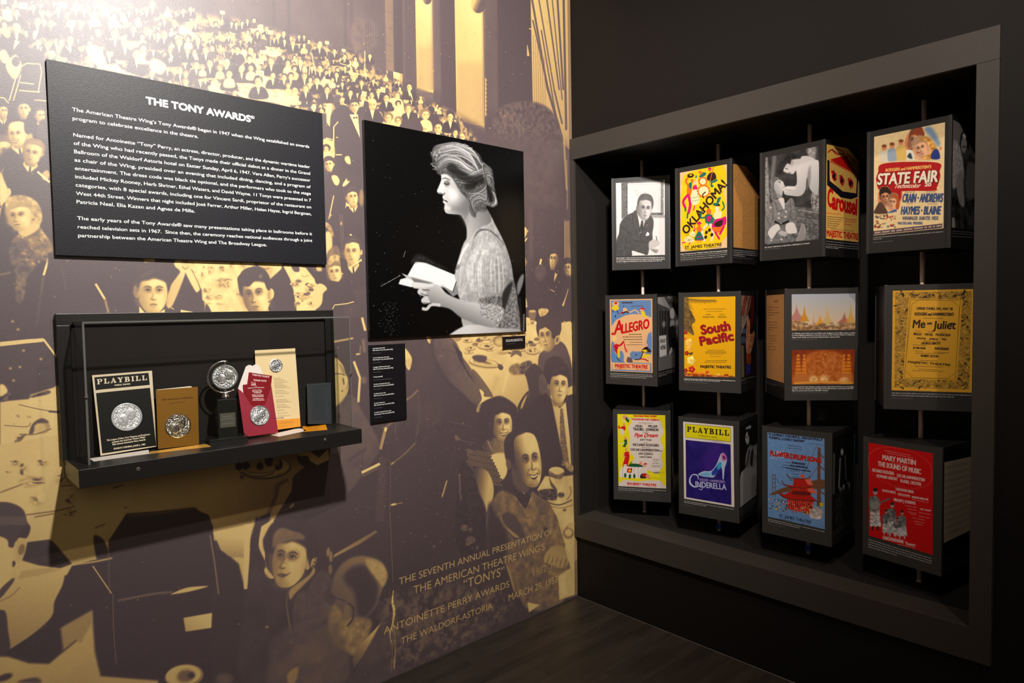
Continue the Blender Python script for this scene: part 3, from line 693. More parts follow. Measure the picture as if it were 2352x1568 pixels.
    m.face(610, 665, 44, 90, -.6, -4, skin=.72, sh=.3, hair=.1, smile=1)
    m.P([(560, 830), (640, 780), (650, 1240), (540, 1240)], .12, b=5)
    m.L([(615, 900), (580, 1010), (552, 1090)], [6, 10, 22], .85, b=2); m.L([(415, 905), (460, 930)], 9, .8, b=2)
    m.P([(110, 980), (140, 1010), (150, 1080), (115, 1110)], .8, b=3); m.P([(115, 1105), (165, 1080), (140, 1110)], .92, sm=0)
    for i in range(50): m.E(RNG.uniform(110, 620), RNG.uniform(0, 1100), RNG.uniform(2, 6), RNG.uniform(2, 6), RNG.uniform(.4, .75), b=2)
    m.P([(0, 1370), (118, 1360), (118, 1215), (200, 1225), (300, 1300), (520, 1280), (640, 1260), (660, 1700), (0, 1700)], .9, sm=0, b=3, n=.1, nk=120)
    m.P([(280, 1130), (330, 1115), (390, 1130), (380, 1170), (320, 1215), (285, 1190)], .75, b=3, n=.2, nk=400)
    m.P([(170, 1140), (250, 1140), (245, 1220), (215, 1290), (185, 1240), (168, 1190)], .4, b=2, n=.1); m.E(210, 1150, 36, 14, .75)
    tableware(m, 110, 1260, 290, 1520, 18, 34, 31)
    tableware(m, 530, 1290, 640, 1560, 10, 34, 32)
    # --- below the portrait: table, waiter, couple
    m.at(900, 740, 5.47)
    m.P([(520, 100), (2260, 0), (2270, 900), (1600, 1130), (1250, 960), (850, 400), (780, 240), (650, 140)], .9, sm=0, b=3, n=.1, nk=40)
    m.P([(960, 560), (1700, 620), (1720, 860), (1600, 1130), (1250, 940), (1130, 760)], .9, sm=0, b=14, g=((1300, 600), (1500, 1100), .74))
    m.P([(1300, 660), (1360, 700), (1280, 900), (1230, 900)], .8, sm=0, b=20); m.P([(1440, 600), (1480, 640), (1400, 900), (1380, 860)], .97, sm=0, b=16, a=.6)
    tableware(m, 900, 140, 1830, 400, 46, 46, 41)
    plate(m, 1180, 500, 200, 56, 3, 6); m.P([(1010, 430), (1080, 410), (1190, 430), (1170, 500), (1090, 500), (1030, 470)], .2, b=5)
    plate(m, 1180, 290, 100, 42, 8); plate(m, 1770, 350, 88, 46, 9)
    m.P([(1490, 430), (1520, 360), (1560, 350), (1620, 370), (1630, 430), (1600, 420), (1560, 400), (1510, 430)], .35, b=4)
    m.E(1350, 235, 78, 70, .5, b=4); m.E(1355, 245, 60, 52, .72, b=8); m.E(1345, 250, 40, 30, .8, b=10)
    m.P([(1340, 520), (1400, 560), (1380, 600), (1340, 580)], .2, b=4); m.P([(1470, 600), (1500, 540), (1600, 520), (1660, 640), (1520, 660)], .5, b=8, n=.2, nk=300)
    m.P([(1620, 520), (1740, 480), (1760, 560), (1660, 650), (1600, 620)], .3, b=5, n=.3, nk=400)
    m.P([(975, 610), (1060, 620), (1270, 920), (1150, 920), (1060, 800)], .35, b=4)
    # waiter's back and sleeve
    m.P([(-60, 150), (420, 150), (560, 600), (700, 1600), (-60, 1700)], .15, sm=0, b=8, n=.03)
    m.P([(540, 160), (650, 130), (800, 240), (880, 420), (980, 560), (1110, 790), (1130, 960), (1080, 1050), (900, 900), (700, 700), (560, 460), (530, 330)], .3, b=6, g=((900, 400), (560, 600), .17), n=.06, nk=80)
    m.L([(560, 400), (620, 360), (720, 350), (800, 390)], 14, .18, b=5); m.L([(590, 410), (640, 430)], 10, .45, b=4)
    m.P([(760, 250), (880, 380), (900, 520), (1060, 790), (960, 660), (850, 480)], .08, sm=0, b=3)
    m.P([(780, 140), (890, 140), (870, 210), (820, 240), (760, 190)], .6, b=5); m.L([(800, 150), (850, 160)], 12, .25, b=3)
    m.P([(1100, 840), (1155, 880), (1160, 930), (1255, 945), (1180, 1000), (1130, 1010), (1080, 1052), (1130, 960)], .95, b=2)
    m.P([(1080, 1050), (1130, 1010), (1140, 1060), (1090, 1130), (1060, 1110)], .6, b=4)
    m.P([(155, 320), (240, 420), (250, 500), (220, 600), (180, 560), (160, 480)], .9, b=2)
    for x in (180, 205, 228): m.L([(x, 460), (x + 4, 560)], 5, .5, b=2)
    m.P([(430, 155), (480, 150), (490, 250), (465, 260), (440, 210)], .88, b=2); m.L([(470, 160), (485, 250)], 8, .2)
    m.L([(170, 980), (250, 930), (330, 850)], 24, .42, sm=0, b=2)
    m.L([(330, 900), (345, 1200), (320, 1420)], 8, .28, b=3); m.L([(50, 1250), (40, 1420)], 6, .3, b=2)
    # man top right
    m.P([(1850, 420), (1900, 360), (2060, 280), (2120, 240), (2200, 330), (2260, 560), (2260, 800), (1900, 800), (1840, 560)], .24, b=5, g=((2050, 300), (2200, 700), .16), n=.04)
    m.face(1950, 170, 110, 190, -.8, -8, skin=.8, sh=.42, ls=-1, hair=.13, neck=0)
    m.P([(1870, 40), (1900, -60), (2100, -60), (2130, 60), (2110, 150), (2060, 210), (2010, 190), (2000, 120), (1930, 60)], .12, b=4)
    m.E(2080, 220, 34, 58, .72, 12, b=3); m.E(2078, 220, 16, 34, .35, 12, b=4)
    m.P([(1730, 560), (1800, 520), (1900, 620), (1980, 800), (1990, 960), (1960, 1600), (1580, 1600), (1640, 1080), (1720, 900), (1690, 700), (1670, 650)], .13, b=5)
    m.P([(1850, 700), (1900, 650), (1960, 780), (1980, 900), (1930, 990), (1860, 880)], .26, b=6, n=.08, nk=200)
    for x in (1880, 1910, 1940): m.L([(x, 720), (x + 10, 930)], 5, .14, b=2)
    m.P([(1600, 1130), (1580, 1060), (1650, 930), (1720, 860), (1700, 960), (1640, 1050), (1605, 1140)], .12, b=3); m.P([(1610, 1110), (1640, 1000), (1700, 900), (1670, 1000)], .7, b=3)
    # man in tie, right edge
    m.P([(1900, 900), (2000, 960), (2100, 1200), (2160, 1800), (1900, 2000), (1580, 1900), (1560, 1400), (1660, 1120)], .1, b=6)
    m.P([(2180, 900), (2300, 960), (2300, 1600), (2240, 1400)], .12, sm=0)
    m.P([(1995, 960), (2110, 1080), (2185, 1000), (2235, 1450), (2255, 1800), (2150, 1800), (2060, 1300)], .92, sm=0, b=2, g=((2200, 1200), (2050, 1300), .75))
    m.P([(2115, 1085), (2150, 1080), (2170, 1300), (2230, 1800), (2130, 1800), (2110, 1300)], .42, sm=0, b=3, n=.3, nk=500)
    m.face(2100, 790, 122, 215, .35, 3, skin=.92, sh=.5, ls=1, hair=.1)
    m.P([(1960, 760), (1910, 640), (1930, 500), (2010, 430), (2110, 440), (2180, 520), (2215, 640), (2190, 660), (2160, 560), (2100, 590), (2020, 600), (1985, 660), (1985, 780)], .1, b=4)
    # woman and bald man in front
    m.at(1050, 900, 4.357)
    m.P([(-200, 300), (150, 250), (210, 420), (110, 700), (60, 1568), (-400, 1568)], .13, sm=0, b=20)
    m.P([(220, 200), (250, 110), (340, 60), (430, 40), (520, 80), (600, 160), (610, 300), (560, 480), (400, 560), (300, 560), (230, 460), (215, 300)], .11, b=5)
    m.P([(560, 330), (620, 170), (800, 130), (940, 60), (1060, 660), (1050, 720), (920, 760), (870, 840), (810, 900), (800, 500)], .1, sm=0, b=6)
    m.P([(300, 480), (470, 470), (500, 620), (400, 700), (300, 620), (250, 570)], .52, b=8, g=((460, 500), (280, 560), .22), n=.1, nk=300)
    m.P([(330, 640), (480, 620), (500, 800), (440, 880), (380, 760)], .92, b=4)
    m.face(450, 315, 108, 175, .3, -4, skin=.92, sh=.3, ls=1, hair=.11, smile=1, neck=0)
    m.P([(330, 330), (340, 210), (400, 140), (470, 125), (520, 140), (440, 160), (385, 220), (365, 330), (350, 480), (320, 470)], .12, b=6)
    for i in range(3): m.L([(300 + i * 6, 480 + i * 14), (350, 560 + i * 16), (420, 600 + i * 14), (470, 600 + i * 12)], 3, .75, a=.8)
    m.P([(180, 590), (230, 560), (280, 590), (360, 700), (430, 870), (400, 1000), (340, 900), (230, 760), (110, 760), (120, 680)], .14, b=2)
    for j in range(11):
        for i in range(12):
            x = 110 + i * 30 + (j % 2) * 15; y = 575 + j * 29 + i * 6
            if -.15 < 0 and (y > 560 + abs(x - 235) * .45) and (y < 760 + max(0, x - 200) * 1.1) and x < 300 + (y - 560) * .45:
                m.E(x, y, 12, 12, .72, a=.9); m.E(x, y, 9.5, 9.5, .12); m.E(x, y, 2.5, 2.5, .7)
    m.P([(160, 800), (210, 760), (300, 790), (355, 900), (365, 1020), (330, 1150), (290, 1200), (230, 1080), (190, 920)], .82, b=5, g=((320, 900), (175, 900), .2))
    m.P([(20, 760), (110, 740), (160, 800), (220, 1000), (290, 1200), (260, 1568), (0, 1568)], .1, b=8, n=.05, nk=200)
    m.P([(310, 1160), (420, 1000), (500, 1000), (610, 1060), (700, 1120), (740, 1000), (800, 1030), (900, 1100), (1000, 1250), (1060, 1420), (1080, 1700), (420, 1700), (300, 1400)], .46, b=6, n=.2, nk=120, g=((560, 1100), (350, 1500), .3))
    m.P([(430, 1260), (520, 1200), (640, 1330), (700, 1560), (600, 1500), (500, 1380)], .22, b=10); m.P([(440, 1240), (480, 1330), (620, 1450), (560, 1440), (440, 1300)], .6, b=4)
    m.L([(600, 1090), (640, 1170), (680, 1250), (720, 1262)], 5, .15, b=1); m.L([(680, 1300), (740, 1400), (820, 1530)], 6, .15, b=1); m.L([(560, 1230), (640, 1350), (700, 1480)], 4, .2, b=1)
    m.P([(580, 980), (660, 960), (740, 1000), (700, 1140), (680, 1160), (610, 1080)], .13, b=3, n=.1, nk=400); m.P([(640, 980), (680, 1030), (670, 990)], .8, sm=0)
    for i in range(5): m.L([(770 + i * 25, 1030 + i * 12), (800 + i * 26, 1130 + i * 10), (840 + i * 12, 1230)], 9, .25, b=4)
    m.P([(860, 1350), (900, 1360), (960, 1568), (900, 1568)], .15, sm=0, b=4)
    m.P([(480, 620), (470, 500), (520, 410), (640, 380), (720, 410), (790, 500), (800, 560), (560, 700), (540, 800), (500, 700)], .11, b=5)
    m.P([(560, 700), (560, 900), (640, 1000), (720, 980), (700, 800)], .28, b=10)
    m.face(712, 690, 138, 262, .65, -9, skin=.9, sh=.2, ls=1, hair=.12, bald=1, smile=1, neck=0)
    m.P([(480, 640), (475, 520), (520, 420), (600, 395), (680, 405), (600, 440), (560, 500), (560, 600), (575, 700), (545, 720), (500, 690)], .11, b=7)
    m.E(515, 720, 26, 52, .3, -8, b=5)
    m.P([(800, 980), (880, 840), (1010, 850), (1160, 830), (1180, 1700), (1070, 1500), (1000, 1250), (900, 1080)], .86, sm=0, b=4, n=.12, nk=60)
    m.E(995, 790, 78, 42, .88, 3, b=3); m.P([(920, 790), (1000, 830), (1070, 800), (1050, 860), (1000, 870), (930, 840)], .4, b=5, n=.2, nk=400)
    m.P([(920, 840), (940, 940), (1000, 990), (990, 960), (945, 900)], .25, b=5); m.P([(815, 990), (900, 970), (990, 980), (1000, 1060), (960, 1085), (840, 1060)], .2, b=4, n=.3, nk=500)
    m.E(1040, 1030, 34, 26, .25, b=6, n=.2, nk=400); m.L([(900, 1100), (1020, 1130), (1150, 1080)], 14, .35, b=3); m.L([(900, 1130), (1030, 1160), (1160, 1130)], 6, .4, b=2)
    m.L([(1130, 940), (1140, 1010), (1100, 1080)], 12, .5, b=5); m.E(1075, 1180, 20, 14, .4, b=4); m.P([(1080, 700), (1160, 740), (1150, 800), (1090, 760)], .6, b=4, n=.3, nk=400)
    m.P([(1110, 1330), (1150, 1330), (1180, 1450), (1120, 1460), (1080, 1400)], .4, b=5, n=.3, nk=300)
    # folded hands and lap of the front man, above the lettering
    m.at(580, 1100, 3.136)
    m.P([(1800, 500), (1900, 450), (2100, 380), (2180, 440), (2240, 560), (2290, 640), (2220, 900), (2000, 940), (1900, 800), (1830, 620)], .4, b=8, n=.2, nk=120)
    m.P([(2110, 540), (2170, 480), (2240, 490), (2280, 580), (2240, 640), (2150, 620), (2100, 580)], .62, b=5)
    for i in range(5):
        m.L([(2108 + i * 30, 600 + i * 8), (2125 + i * 30, 540 + i * 6), (2160 + i * 24, 500 + i * 12)], [20, 27, 18], .66, b=2); m.L([(2122 + i * 30, 604 + i * 8), (2140 + i * 30, 548 + i * 6)], 4, .25, b=1)
    m.L([(2130, 660), (2200, 690), (2270, 660)], 26, .56, b=4)
    m.P([(2270, 320), (2340, 300), (2340, 830), (2210, 870), (2200, 700), (2290, 640), (2250, 500)], .86, sm=0, b=4, n=.12, nk=80)
    m.E(2275, 390, 40, 40, .5, b=4); m.E(2275, 385, 26, 26, .85, b=4)
    m.P([(1980, 885), (2070, 905), (1990, 960)], .86, sm=0, b=3)
    m.P([(1820, 600), (1850, 640), (1900, 820), (1880, 800)], .6, sm=0, b=3)
    m.P([(1700, 180), (1760, 260), (1840, 420), (1800, 600), (1700, 560)], .13, b=14)
    # --- centre bottom: chairs, slats
    m.at(840, 960, 4.61)
    for (L, w, c) in (([(212, 100), (155, 330)], 28, .62), ([(218, 95), (205, 140)], 24, .92), ([(210, 90), (290, 30)], 14, .4), ([(-10, 560), (145, 485)], 24, .92), ([(270, 490), (400, 390), (525, 265)], 14, .42), ([(545, 60), (530, 260)], 6, .3), ([(268, 490), (300, 465)], 14, .7), ([(860, 660), (808, 835)], 14, .75), ([(992, 600), (1000, 780), (1010, 870)], 20, .3), ([(985, 605), (1000, 600)], 14, .6), ([(250, 925), (390, 895)], 10, .6), ([(270, 918), (320, 908)], 20, .95), ([(-20, 1290), (115, 1195)], 26, .4), ([(950, 190), (1010, 235), (1160, 270)], 8, .28), ([(860, 30), (1130, 90)], 6, .26), ([(250, 690), (450, 520)], 5, .24), ([(950, 300), (880, 600)], 8, .2)): m.L(L, w, c, sm=0, b=2)
    m.P([(945, 170), (1010, 225), (950, 240)], .35, sm=0, b=5); m.P([(1075, 315), (1160, 350), (1075, 390)], .33, sm=0, b=3)
    m.P([(150, 400), (215, 420), (200, 1100), (100, 1100)], .19, sm=0, b=16)
    m.L([(320, 30), (308, 160)], 4, .35, b=1); m.L([(252, 430), (262, 600), (255, 930), (262, 1150), (285, 1600)], 5, .33, b=1)
    for i in range(120):
        x, y = RNG.uniform(-100, 1250), RNG.uniform(0, 1500)
        m.E(x, y, RNG.uniform(2, 6), RNG.uniform(2, 6), RNG.uniform(.3, .8), b=1.5)
    for (x, y, r) in ((1045, 1160, 40), (1110, 1180, 22), (1110, 1290, 50), (1080, 1330, 24), (725, 1358, 16), (627, 1250, 12), (790, 1310, 12), (1130, 1375, 12), (1180, 1368, 18)): m.E(x, y, r, r * .8, .34, b=6, n=.2, nk=400)
    # --- right of the case: man seen from behind
    m.at(740, 730, 3.92)
    m.P([(100, 0), (400, 0), (430, 900), (520, 1200), (400, 1568), (80, 1568)], .13, sm=0, b=5)
    m.L([(100, 215), (280, 182)], 18, .7, sm=0, b=3); m.L([(360, 0), (388, 115)], 22, .9, sm=0, b=2); m.L([(370, 190), (380, 310)], 30, .35, b=6); m.L([(305, 328), (345, 322)], 14, .9, b=2); m.L([(345, 250), (340, 325)], 12, .4, b=2)
    m.L([(285, 390), (340, 540), (325, 760)], 22, .9, sm=0, b=2); m.E(375, 560, 26, 34, .32, b=6)
    m.P([(60, 820), (230, 690), (300, 730), (370, 860), (480, 1050), (520, 1180), (370, 1400), (230, 1568), (60, 1568)], .25, b=8, n=.06, nk=80)
    m.L([(230, 1290), (330, 1220), (400, 1170)], 20, .15, b=8); m.L([(370, 1200), (350, 1390)], 8, .16, b=3)
    m.P([(-100, 360), (100, 350), (150, 380), (190, 430), (210, 500), (235, 560), (225, 680), (115, 800), (-100, 820)], .92, b=3, g=((60, 500), (230, 500), .75))
    m.P([(150, 400), (200, 460), (205, 510), (185, 500), (160, 450)], .5, b=6, a=.7)
    m.E(208, 570, 26, 62, .85, b=2); m.L([(188, 540), (196, 600)], 12, .25, b=3); m.L([(195, 510), (228, 530), (232, 580), (215, 640)], 5, .4, b=1)
    m.L([(90, 500), (180, 505), (196, 520)], 7, .2); m.L([(115, 805), (225, 690)], 5, .5)
    m.P([(172, 655), (190, 650), (180, 664)], .2, b=1)
    m.L([(575, 985), (525, 1180)], 24, .62, sm=0, b=2); m.L([(575, 985), (568, 1020)], 22, .9, sm=0); m.L([(580, 985), (650, 930)], 14, .35, sm=0, b=2)
    m.L([(355, 1392), (520, 1312)], 24, .92, sm=0, b=1); m.P([(350, 1410), (520, 1330), (500, 1360), (370, 1430)], .3, sm=0, b=3)
    # --- under the case
    m.at(0, 1050, 3.027)
    m.P([(-150, -60), (640, -200), (1400, -200), (1900, -60), (1877, 480), (1470, 520), (1480, 800), (760, 780), (-150, 900)], .86, sm=0, b=4, n=.09, nk=20)
    for (x, y, a, b) in ((110, 40, 30, 18), (165, 80, 20, 40), (220, 150, 85, 22), (300, 35, 34, 24), (240, 185, 70, 14), (60, 100, 20, 6), (440, 150, 50, 30), (260, 290, 46, 34), (490, 290, 30, 30), (500, 370, 34, 16), (480, 400, 40, 8), (1045, 230, 36, 22), (1145, 215, 24, 14), (1250, 200, 20, 10), (970, 215, 10, 24), (960, 315, 34, 10)): m.clut(x, y, a * 1.1, b * 1.1, .14)
    m.E(290, 280, 30, 34, .9, 10, b=5)
    for L in ([(0, 245), (160, 185)], [(180, 400), (400, 370), (520, 340)], [(240, 415), (380, 390)], [(420, 200), (500, 195)], [(860, 350), (910, 348)], [(930, 320), (1060, 325), (1170, 295)], [(780, 215), (860, 190)], [(660, 490), (730, 465)], [(1240, 215), (1300, 140)], [(1680, 130), (1760, 165), (1900, 160)]): m.L(L, 7, .3, b=2)
    m.P([(960, 190), (980, 180), (1060, 175), (1060, 200), (970, 215)], .3, sm=0, b=2)
    # cup and saucer
    m.at(440, 1040, 5.6)
    m.P([(-500, -200), (1500, -200), (1500, 150), (1300, 330), (1290, 480), (1120, 760), (1080, 830), (900, 1000), (-200, 1232), (-900, 900)], .82, sm=0, b=5, n=.08, nk=20, g=((400, 300), (900, 600), .62))
    m.E(940, 190, 340, 150, .3, -2, b=4); m.E(930, 180, 330, 135, .8, -2, b=4); m.E(900, 160, 260, 105, .25, -2, b=4); m.E(900, 165, 245, 92, .72, -2, b=3)
    for (x, y, a, b) in ((700, 160, 50, 50), (880, 170, 44, 50), (1000, 110, 60, 60), (1120, 150, 50, 70), (610, 170, 50, 50)): m.E(x, y, a, b, .1, 10, b=5)
    m.E(1085, 120, 50, 40, .6, b=8, n=.2, nk=500); m.L([(640, 240), (760, 290), (900, 300), (1060, 260)], 12, .15, b=3); m.L([(820, 340), (1000, 330), (1150, 260)], 6, .35, b=2); m.E(645, 310, 30, 16, .2, 40, b=4)
    m.P([(1350, 0), (1500, -40), (1640, 60), (1760, -60), (1770, 90), (1620, 160), (1500, 110)], .8, sm=0, b=2)
    m.P([(1350, 40), (1500, 40), (1520, 100), (1620, 160), (1775, 85), (1880, -20), (1950, 200), (2000, 400), (2010, 620), (1400, 900), (1080, 830), (1150, 750), (1290, 500), (1310, 300), (1450, 180), (1380, 130)], .09, sm=0, b=4)
    m.P([(1780, 0), (1880, 0), (2000, 420), (2010, 620), (1780, 660)], .12, sm=0, b=2)
    m.P([(1250, 700), (1310, 630), (1320, 680), (1260, 720)], .6, sm=0, b=2); m.L([(1150, 750), (1270, 700)], 6, .35)
    m.L([(1250, 340), (1110, 420), (1080, 560), (960, 850)], [30, 60, 50, 30], .35, b=10)
    m.P([(800, 960), (830, 820), (860, 880), (850, 960), (850, 1232), (740, 1232)], .15, b=4)
    m.P([(850, 900), (960, 850), (880, 960), (850, 1010)], .8, sm=0, b=3); m.L([(940, 870), (870, 980), (850, 1060)], 12, .4, b=3)
    m.P([(890, 960), (1080, 830), (960, 990), (900, 1140), (900, 1232), (870, 1200), (870, 1060)], .85, sm=0, b=2)
    # chair and figures bottom left
    m.at(0, 1050, 3.027)
    m.P([(880, 390), (1100, 375), (1345, 345), (1400, 380), (1450, 400), (1480, 480), (1485, 560), (1560, 900), (1700, 1568), (750, 1568), (755, 580)], .1, sm=0, b=3)
    m.L([(885, 400), (1120, 385), (1345, 348), (1380, 380)], 6, .5, b=1); m.L([(885, 412), (1120, 398), (1340, 362)], 4, .35, b=1)
    m.P([(650, 560), (680, 545), (730, 590), (755, 700), (680, 720)], .12, b=3)
    m.P([(1480, 520), (1877, 430), (1877, 700), (1700, 900), (1560, 700)], .85, sm=0, b=3, g=((1600, 550), (1560, 700), .6))
    m.P([(1490, 720), (1600, 690), (1680, 740), (1700, 900), (1720, 1568), (1480, 1568)], .11, b=4)
    m.P([(1700, 900), (1660, 740), (1600, 690), (1720, 700), (1730, 860)], .8, sm=0, b=4)
    m.P([(1720, 900), (1730, 600), (1780, 430), (1877, 380), (1877, 1568), (1720, 1568)], .13, sm=0, b=4)
    m.L([(1460, 540), (1490, 720), (1520, 950)], 8, .55, b=2); m.L([(820, 995), (1060, 950), (1200, 935)], 14, .35, b=4); m.P([(1190, 950), (1300, 905), (1450, 895), (1330, 930), (1220, 950)], .85, b=2)
    m.P([(1275, 1115), (1475, 1080), (1470, 1185), (1290, 1212)], .88, sm=0, b=3, g=((1400, 1100), (1300, 1200), .75))
    m.P([(500, 755), (640, 715), (780, 690), (790, 950), (800, 1568), (640, 1568), (640, 1060), (480, 1180), (300, 1260), (420, 900)], .1, sm=0, b=4)
    m.L([(510, 745), (640, 728), (780, 700)], 12, .75, b=2); m.L([(645, 755), (775, 945)], 9, .75, b=1); m.L([(785, 950), (790, 1200), (810, 1440)], 6, .35, b=1); m.L([(755, 580), (760, 950)], 4, .4, b=2)
    # seated woman with bare back
    m.P([(-200, 640), (150, 640), (270, 740), (430, 780), (440, 870), (380, 1000), (340, 1130), (60, 1340), (-200, 1400)], .82, b=3, g=((250, 800), (100, 1300), .62))
    m.P([(120, 700), (350, 760), (440, 790), (430, 740), (300, 740), (180, 650)], .85, b=4)
    m.P([(120, 850), (270, 820), (440, 780), (300, 770), (150, 790)], .6, sm=0, b=4, a=.5)
    m.P([(150, 715), (190, 590), (350, 570), (400, 620), (500, 740), (420, 770), (270, 750)], .11, sm=0, b=3)
    m.P([(-200, 330), (0, 310), (100, 325), (165, 370), (190, 450), (212, 490), (185, 560), (130, 560), (100, 620), (60, 620), (20, 560), (-200, 540)], .14, b=4)
    for x in range(0, 180, 16): m.L([(x, 410), (x + 6, 470)], 7, .55, b=4, a=.6)
    m.P([(-200, 540), (30, 560), (60, 640), (95, 700), (60, 860), (0, 920), (-200, 940)], .84, b=5); m.P([(100, 600), (150, 570), (180, 570), (180, 640), (140, 740), (110, 730)], .8, b=3)
    m.E(150, 640, 22, 40, .5, 15, b=5); m.L([(95, 720), (92, 760)], 14, .2, b=3); m.E(98, 738, 10, 16, .2)
    m.P([(0, 920), (90, 840), (90, 870), (0, 980)], .2, b=5); m.L([(0, 1000), (80, 960), (140, 900)], 6, .45, b=2)
    m.P([(0, 1060), (40, 1080), (55, 1200), (60, 1350), (-100, 1380), (-100, 1050)], .14, b=5)
    m.P([(60, 1340), (300, 1190), (420, 1180), (430, 1330), (350, 1430), (160, 1420), (20, 1380)], .1, sm=0, b=3)
    m.P([(-200, 1380), (60, 1385), (200, 1430), (340, 1435), (540, 1270), (640, 1060), (660, 1350), (700, 1520), (1100, 1550), (1100, 1800), (-200, 1800)], .8, sm=0, b=5, g=((600, 1100), (500, 1568), .7), n=.05, nk=30)
    m.P([(420, 1185), (640, 1060), (640, 1150), (560, 1290), (530, 1270), (440, 1340)], .62, sm=0, b=8)
    m.E(1280, 1520, 135, 82, .55, -8, b=2); m.E(1275, 1515, 122, 70, .82, -8, b=2); m.E(1290, 1520, 60, 44, .4, -10, b=10); m.E(1330, 1515, 26, 22, .15, b=5)
    m.E(30, 1530, 60, 22, .15, -20, b=6); m.P([(120, 1560), (250, 1530), (280, 1568)], .25, b=6); m.E(1560, 1540, 60, 40, .3, b=14)
    # --- woman in the dark hat, man with the bald crown
    m.at(560, 1150, 3.75)
    m.P([(130, 330), (150, 220), (260, 150), (250, 330), (180, 420), (150, 410)], .85, sm=0, b=3)
    m.P([(140, 330), (180, 420), (190, 560), (260, 660), (200, 660), (175, 600), (190, 540), (130, 400)], .85, b=3)
    m.P([(80, 560), (250, 700), (400, 800), (540, 700), (640, 600), (760, 700), (730, 1000), (700, 1400), (650, 1568), (0, 1568), (0, 900)], .15, b=8, n=.04)
    m.P([(0, 200), (60, 200), (50, 500), (30, 760), (0, 760)], .86, sm=0, b=3)
    m.P([(400, 760), (560, 640), (600, 570), (610, 620), (520, 720), (440, 800), (400, 850)], .62, b=5)
    m.P([(440, 840), (560, 740), (660, 600), (740, 650), (760, 720), (700, 800), (720, 1000), (560, 1100), (440, 1120)], .24, b=8, n=.08, nk=160)
    m.face(395, 500, 158, 245, -.75, 8, skin=.82, sh=.5, ls=1, hair=.12, smile=0, neck=0)
    m.P([(240, 300), (340, 220), (500, 280), (520, 330), (400, 340), (300, 380), (240, 400)], .55, b=12, n=.1, nk=500, a=.7)
    m.L([(285, 632), (335, 648), (405, 618)], [4, 13, 3], .2, b=2); m.E(330, 470, 52, 50, .2, b=1, a=.18); m.E(430, 460, 60, 52, .2, b=1, a=.14)
    for i in range(12): m.L([(250 + i * 14, 390 - i * 4), (330 + i * 12, 250 + i * 3)], 2, .3, a=.6)
    m.P([(165, 360), (175, 310), (260, 180), (420, 150), (560, 200), (640, 320), (640, 480), (580, 580), (555, 500), (540, 340), (500, 280), (420, 260), (330, 230), (260, 280), (235, 450), (180, 430)], .12, b=5)
    m.P([(575, 560), (590, 500), (630, 490), (620, 540), (590, 570)], .5, b=2, n=.4, nk=600)
    m.L([(385, 760), (370, 900), (415, 1190)], [6, 12, 20], .35, b=3); m.E(405, 1215, 16, 20, .55, b=5); m.E(200, 1085, 14, 10, .6, b=3)
    m.E(727, 440, 14, 40, .55, 5, b=5); m.E(750, 480, 14, 48, .55, b=5); m.E(745, 590, 16, 44, .45, b=6)
    m.P([(770, 490), (780, 460), (1130, 255), (1150, 268), (1000, 370)], .62, sm=0, b=3, g=((800, 470), (1140, 260), .42))
    m.P([(760, 720), (790, 620), (860, 530), (960, 480), (1080, 480), (1190, 530), (1240, 640), (1200, 740), (1140, 900), (1060, 1000), (900, 1050), (740, 1050), (700, 900), (740, 820)], .5, b=8, g=((1100, 560), (800, 900), .3))
    m.P([(860, 640), (930, 570), (1040, 550), (1110, 640), (1160, 740), (1140, 880), (1050, 1000), (980, 980), (950, 800), (870, 700)], .13, b=20)
    m.P([(1060, 500), (1180, 530), (1235, 640), (1200, 740), (1150, 680), (1060, 560)], .68, b=8, n=.1, nk=300)
    m.P([(760, 900), (900, 1000), (1060, 1010), (1100, 1080), (1020, 1300), (940, 1330), (740, 1180)], .5, b=10, n=.2, nk=120)
    m.P([(700, 790), (740, 780), (790, 830), (760, 900), (700, 860)], .2, b=5); m.L([(730, 815), (880, 862)], 9, .12, b=2)
    m.L([(890, 880), (940, 920), (940, 1010), (890, 1080)], 14, .12, b=4); m.E(890, 960, 28, 70, .42, b=6)
    m.P([(960, 1290), (1040, 1200), (1190, 1040), (1130, 1180), (1030, 1330), (950, 1440), (935, 1370)], .78, sm=0, b=3, g=((1100, 1150), (960, 1400), .3))
    m.P([(1190, 1040), (1330, 900), (1330, 1568), (900, 1568), (1030, 1330)], .2, sm=0, b=8, n=.08, nk=60, tex=0)
    m.P([(230, 1390), (240, 1200), (440, 1080), (640, 1100), (760, 1050), (880, 1250), (860, 1568), (230, 1568)], .3, b=26, n=.12, nk=60, a=.8)
    r = np.random.RandomState(6)
    for i in range(520):
        x, y = r.uniform(230, 880), r.uniform(1080, 1560)
        if y < 1080 + abs(x - 600) * .35: continue
        k = value = .18 + .5 * max(0, math.sin(x * .021 + 1) * math.sin(y * .017 + x * .006)) + r.uniform(-.06, .12)
        m.L([(x, y), (x + r.uniform(4, 16), y - r.uniform(14, 34))], [1.5, 5, 1], k, b=1.5, a=.75)
    m.P([(380, 1480), (470, 1430), (440, 1568), (380, 1568)], .55, b=10)
    m.at(580, 1100, 3.136)
    m.P([(900, 850), (1240, 800), (1500, 760), (1800, 800), (1900, 950), (1300, 1350), (1000, 1400)], .28, sm=0, b=30, n=.14, nk=140, tex=.4)
    # torn edge of the old print
    m.L([(988, 190), (995, 350), (1005, 600), (1012, 740)], 3, .4)
    m.L([(1015, 800), (1008, 880), (1020, 950), (1010, 1040), (990, 1110), (1000, 1180)], [5, 14, 20, 10, 6, 4], .8, n=.4, nk=700)
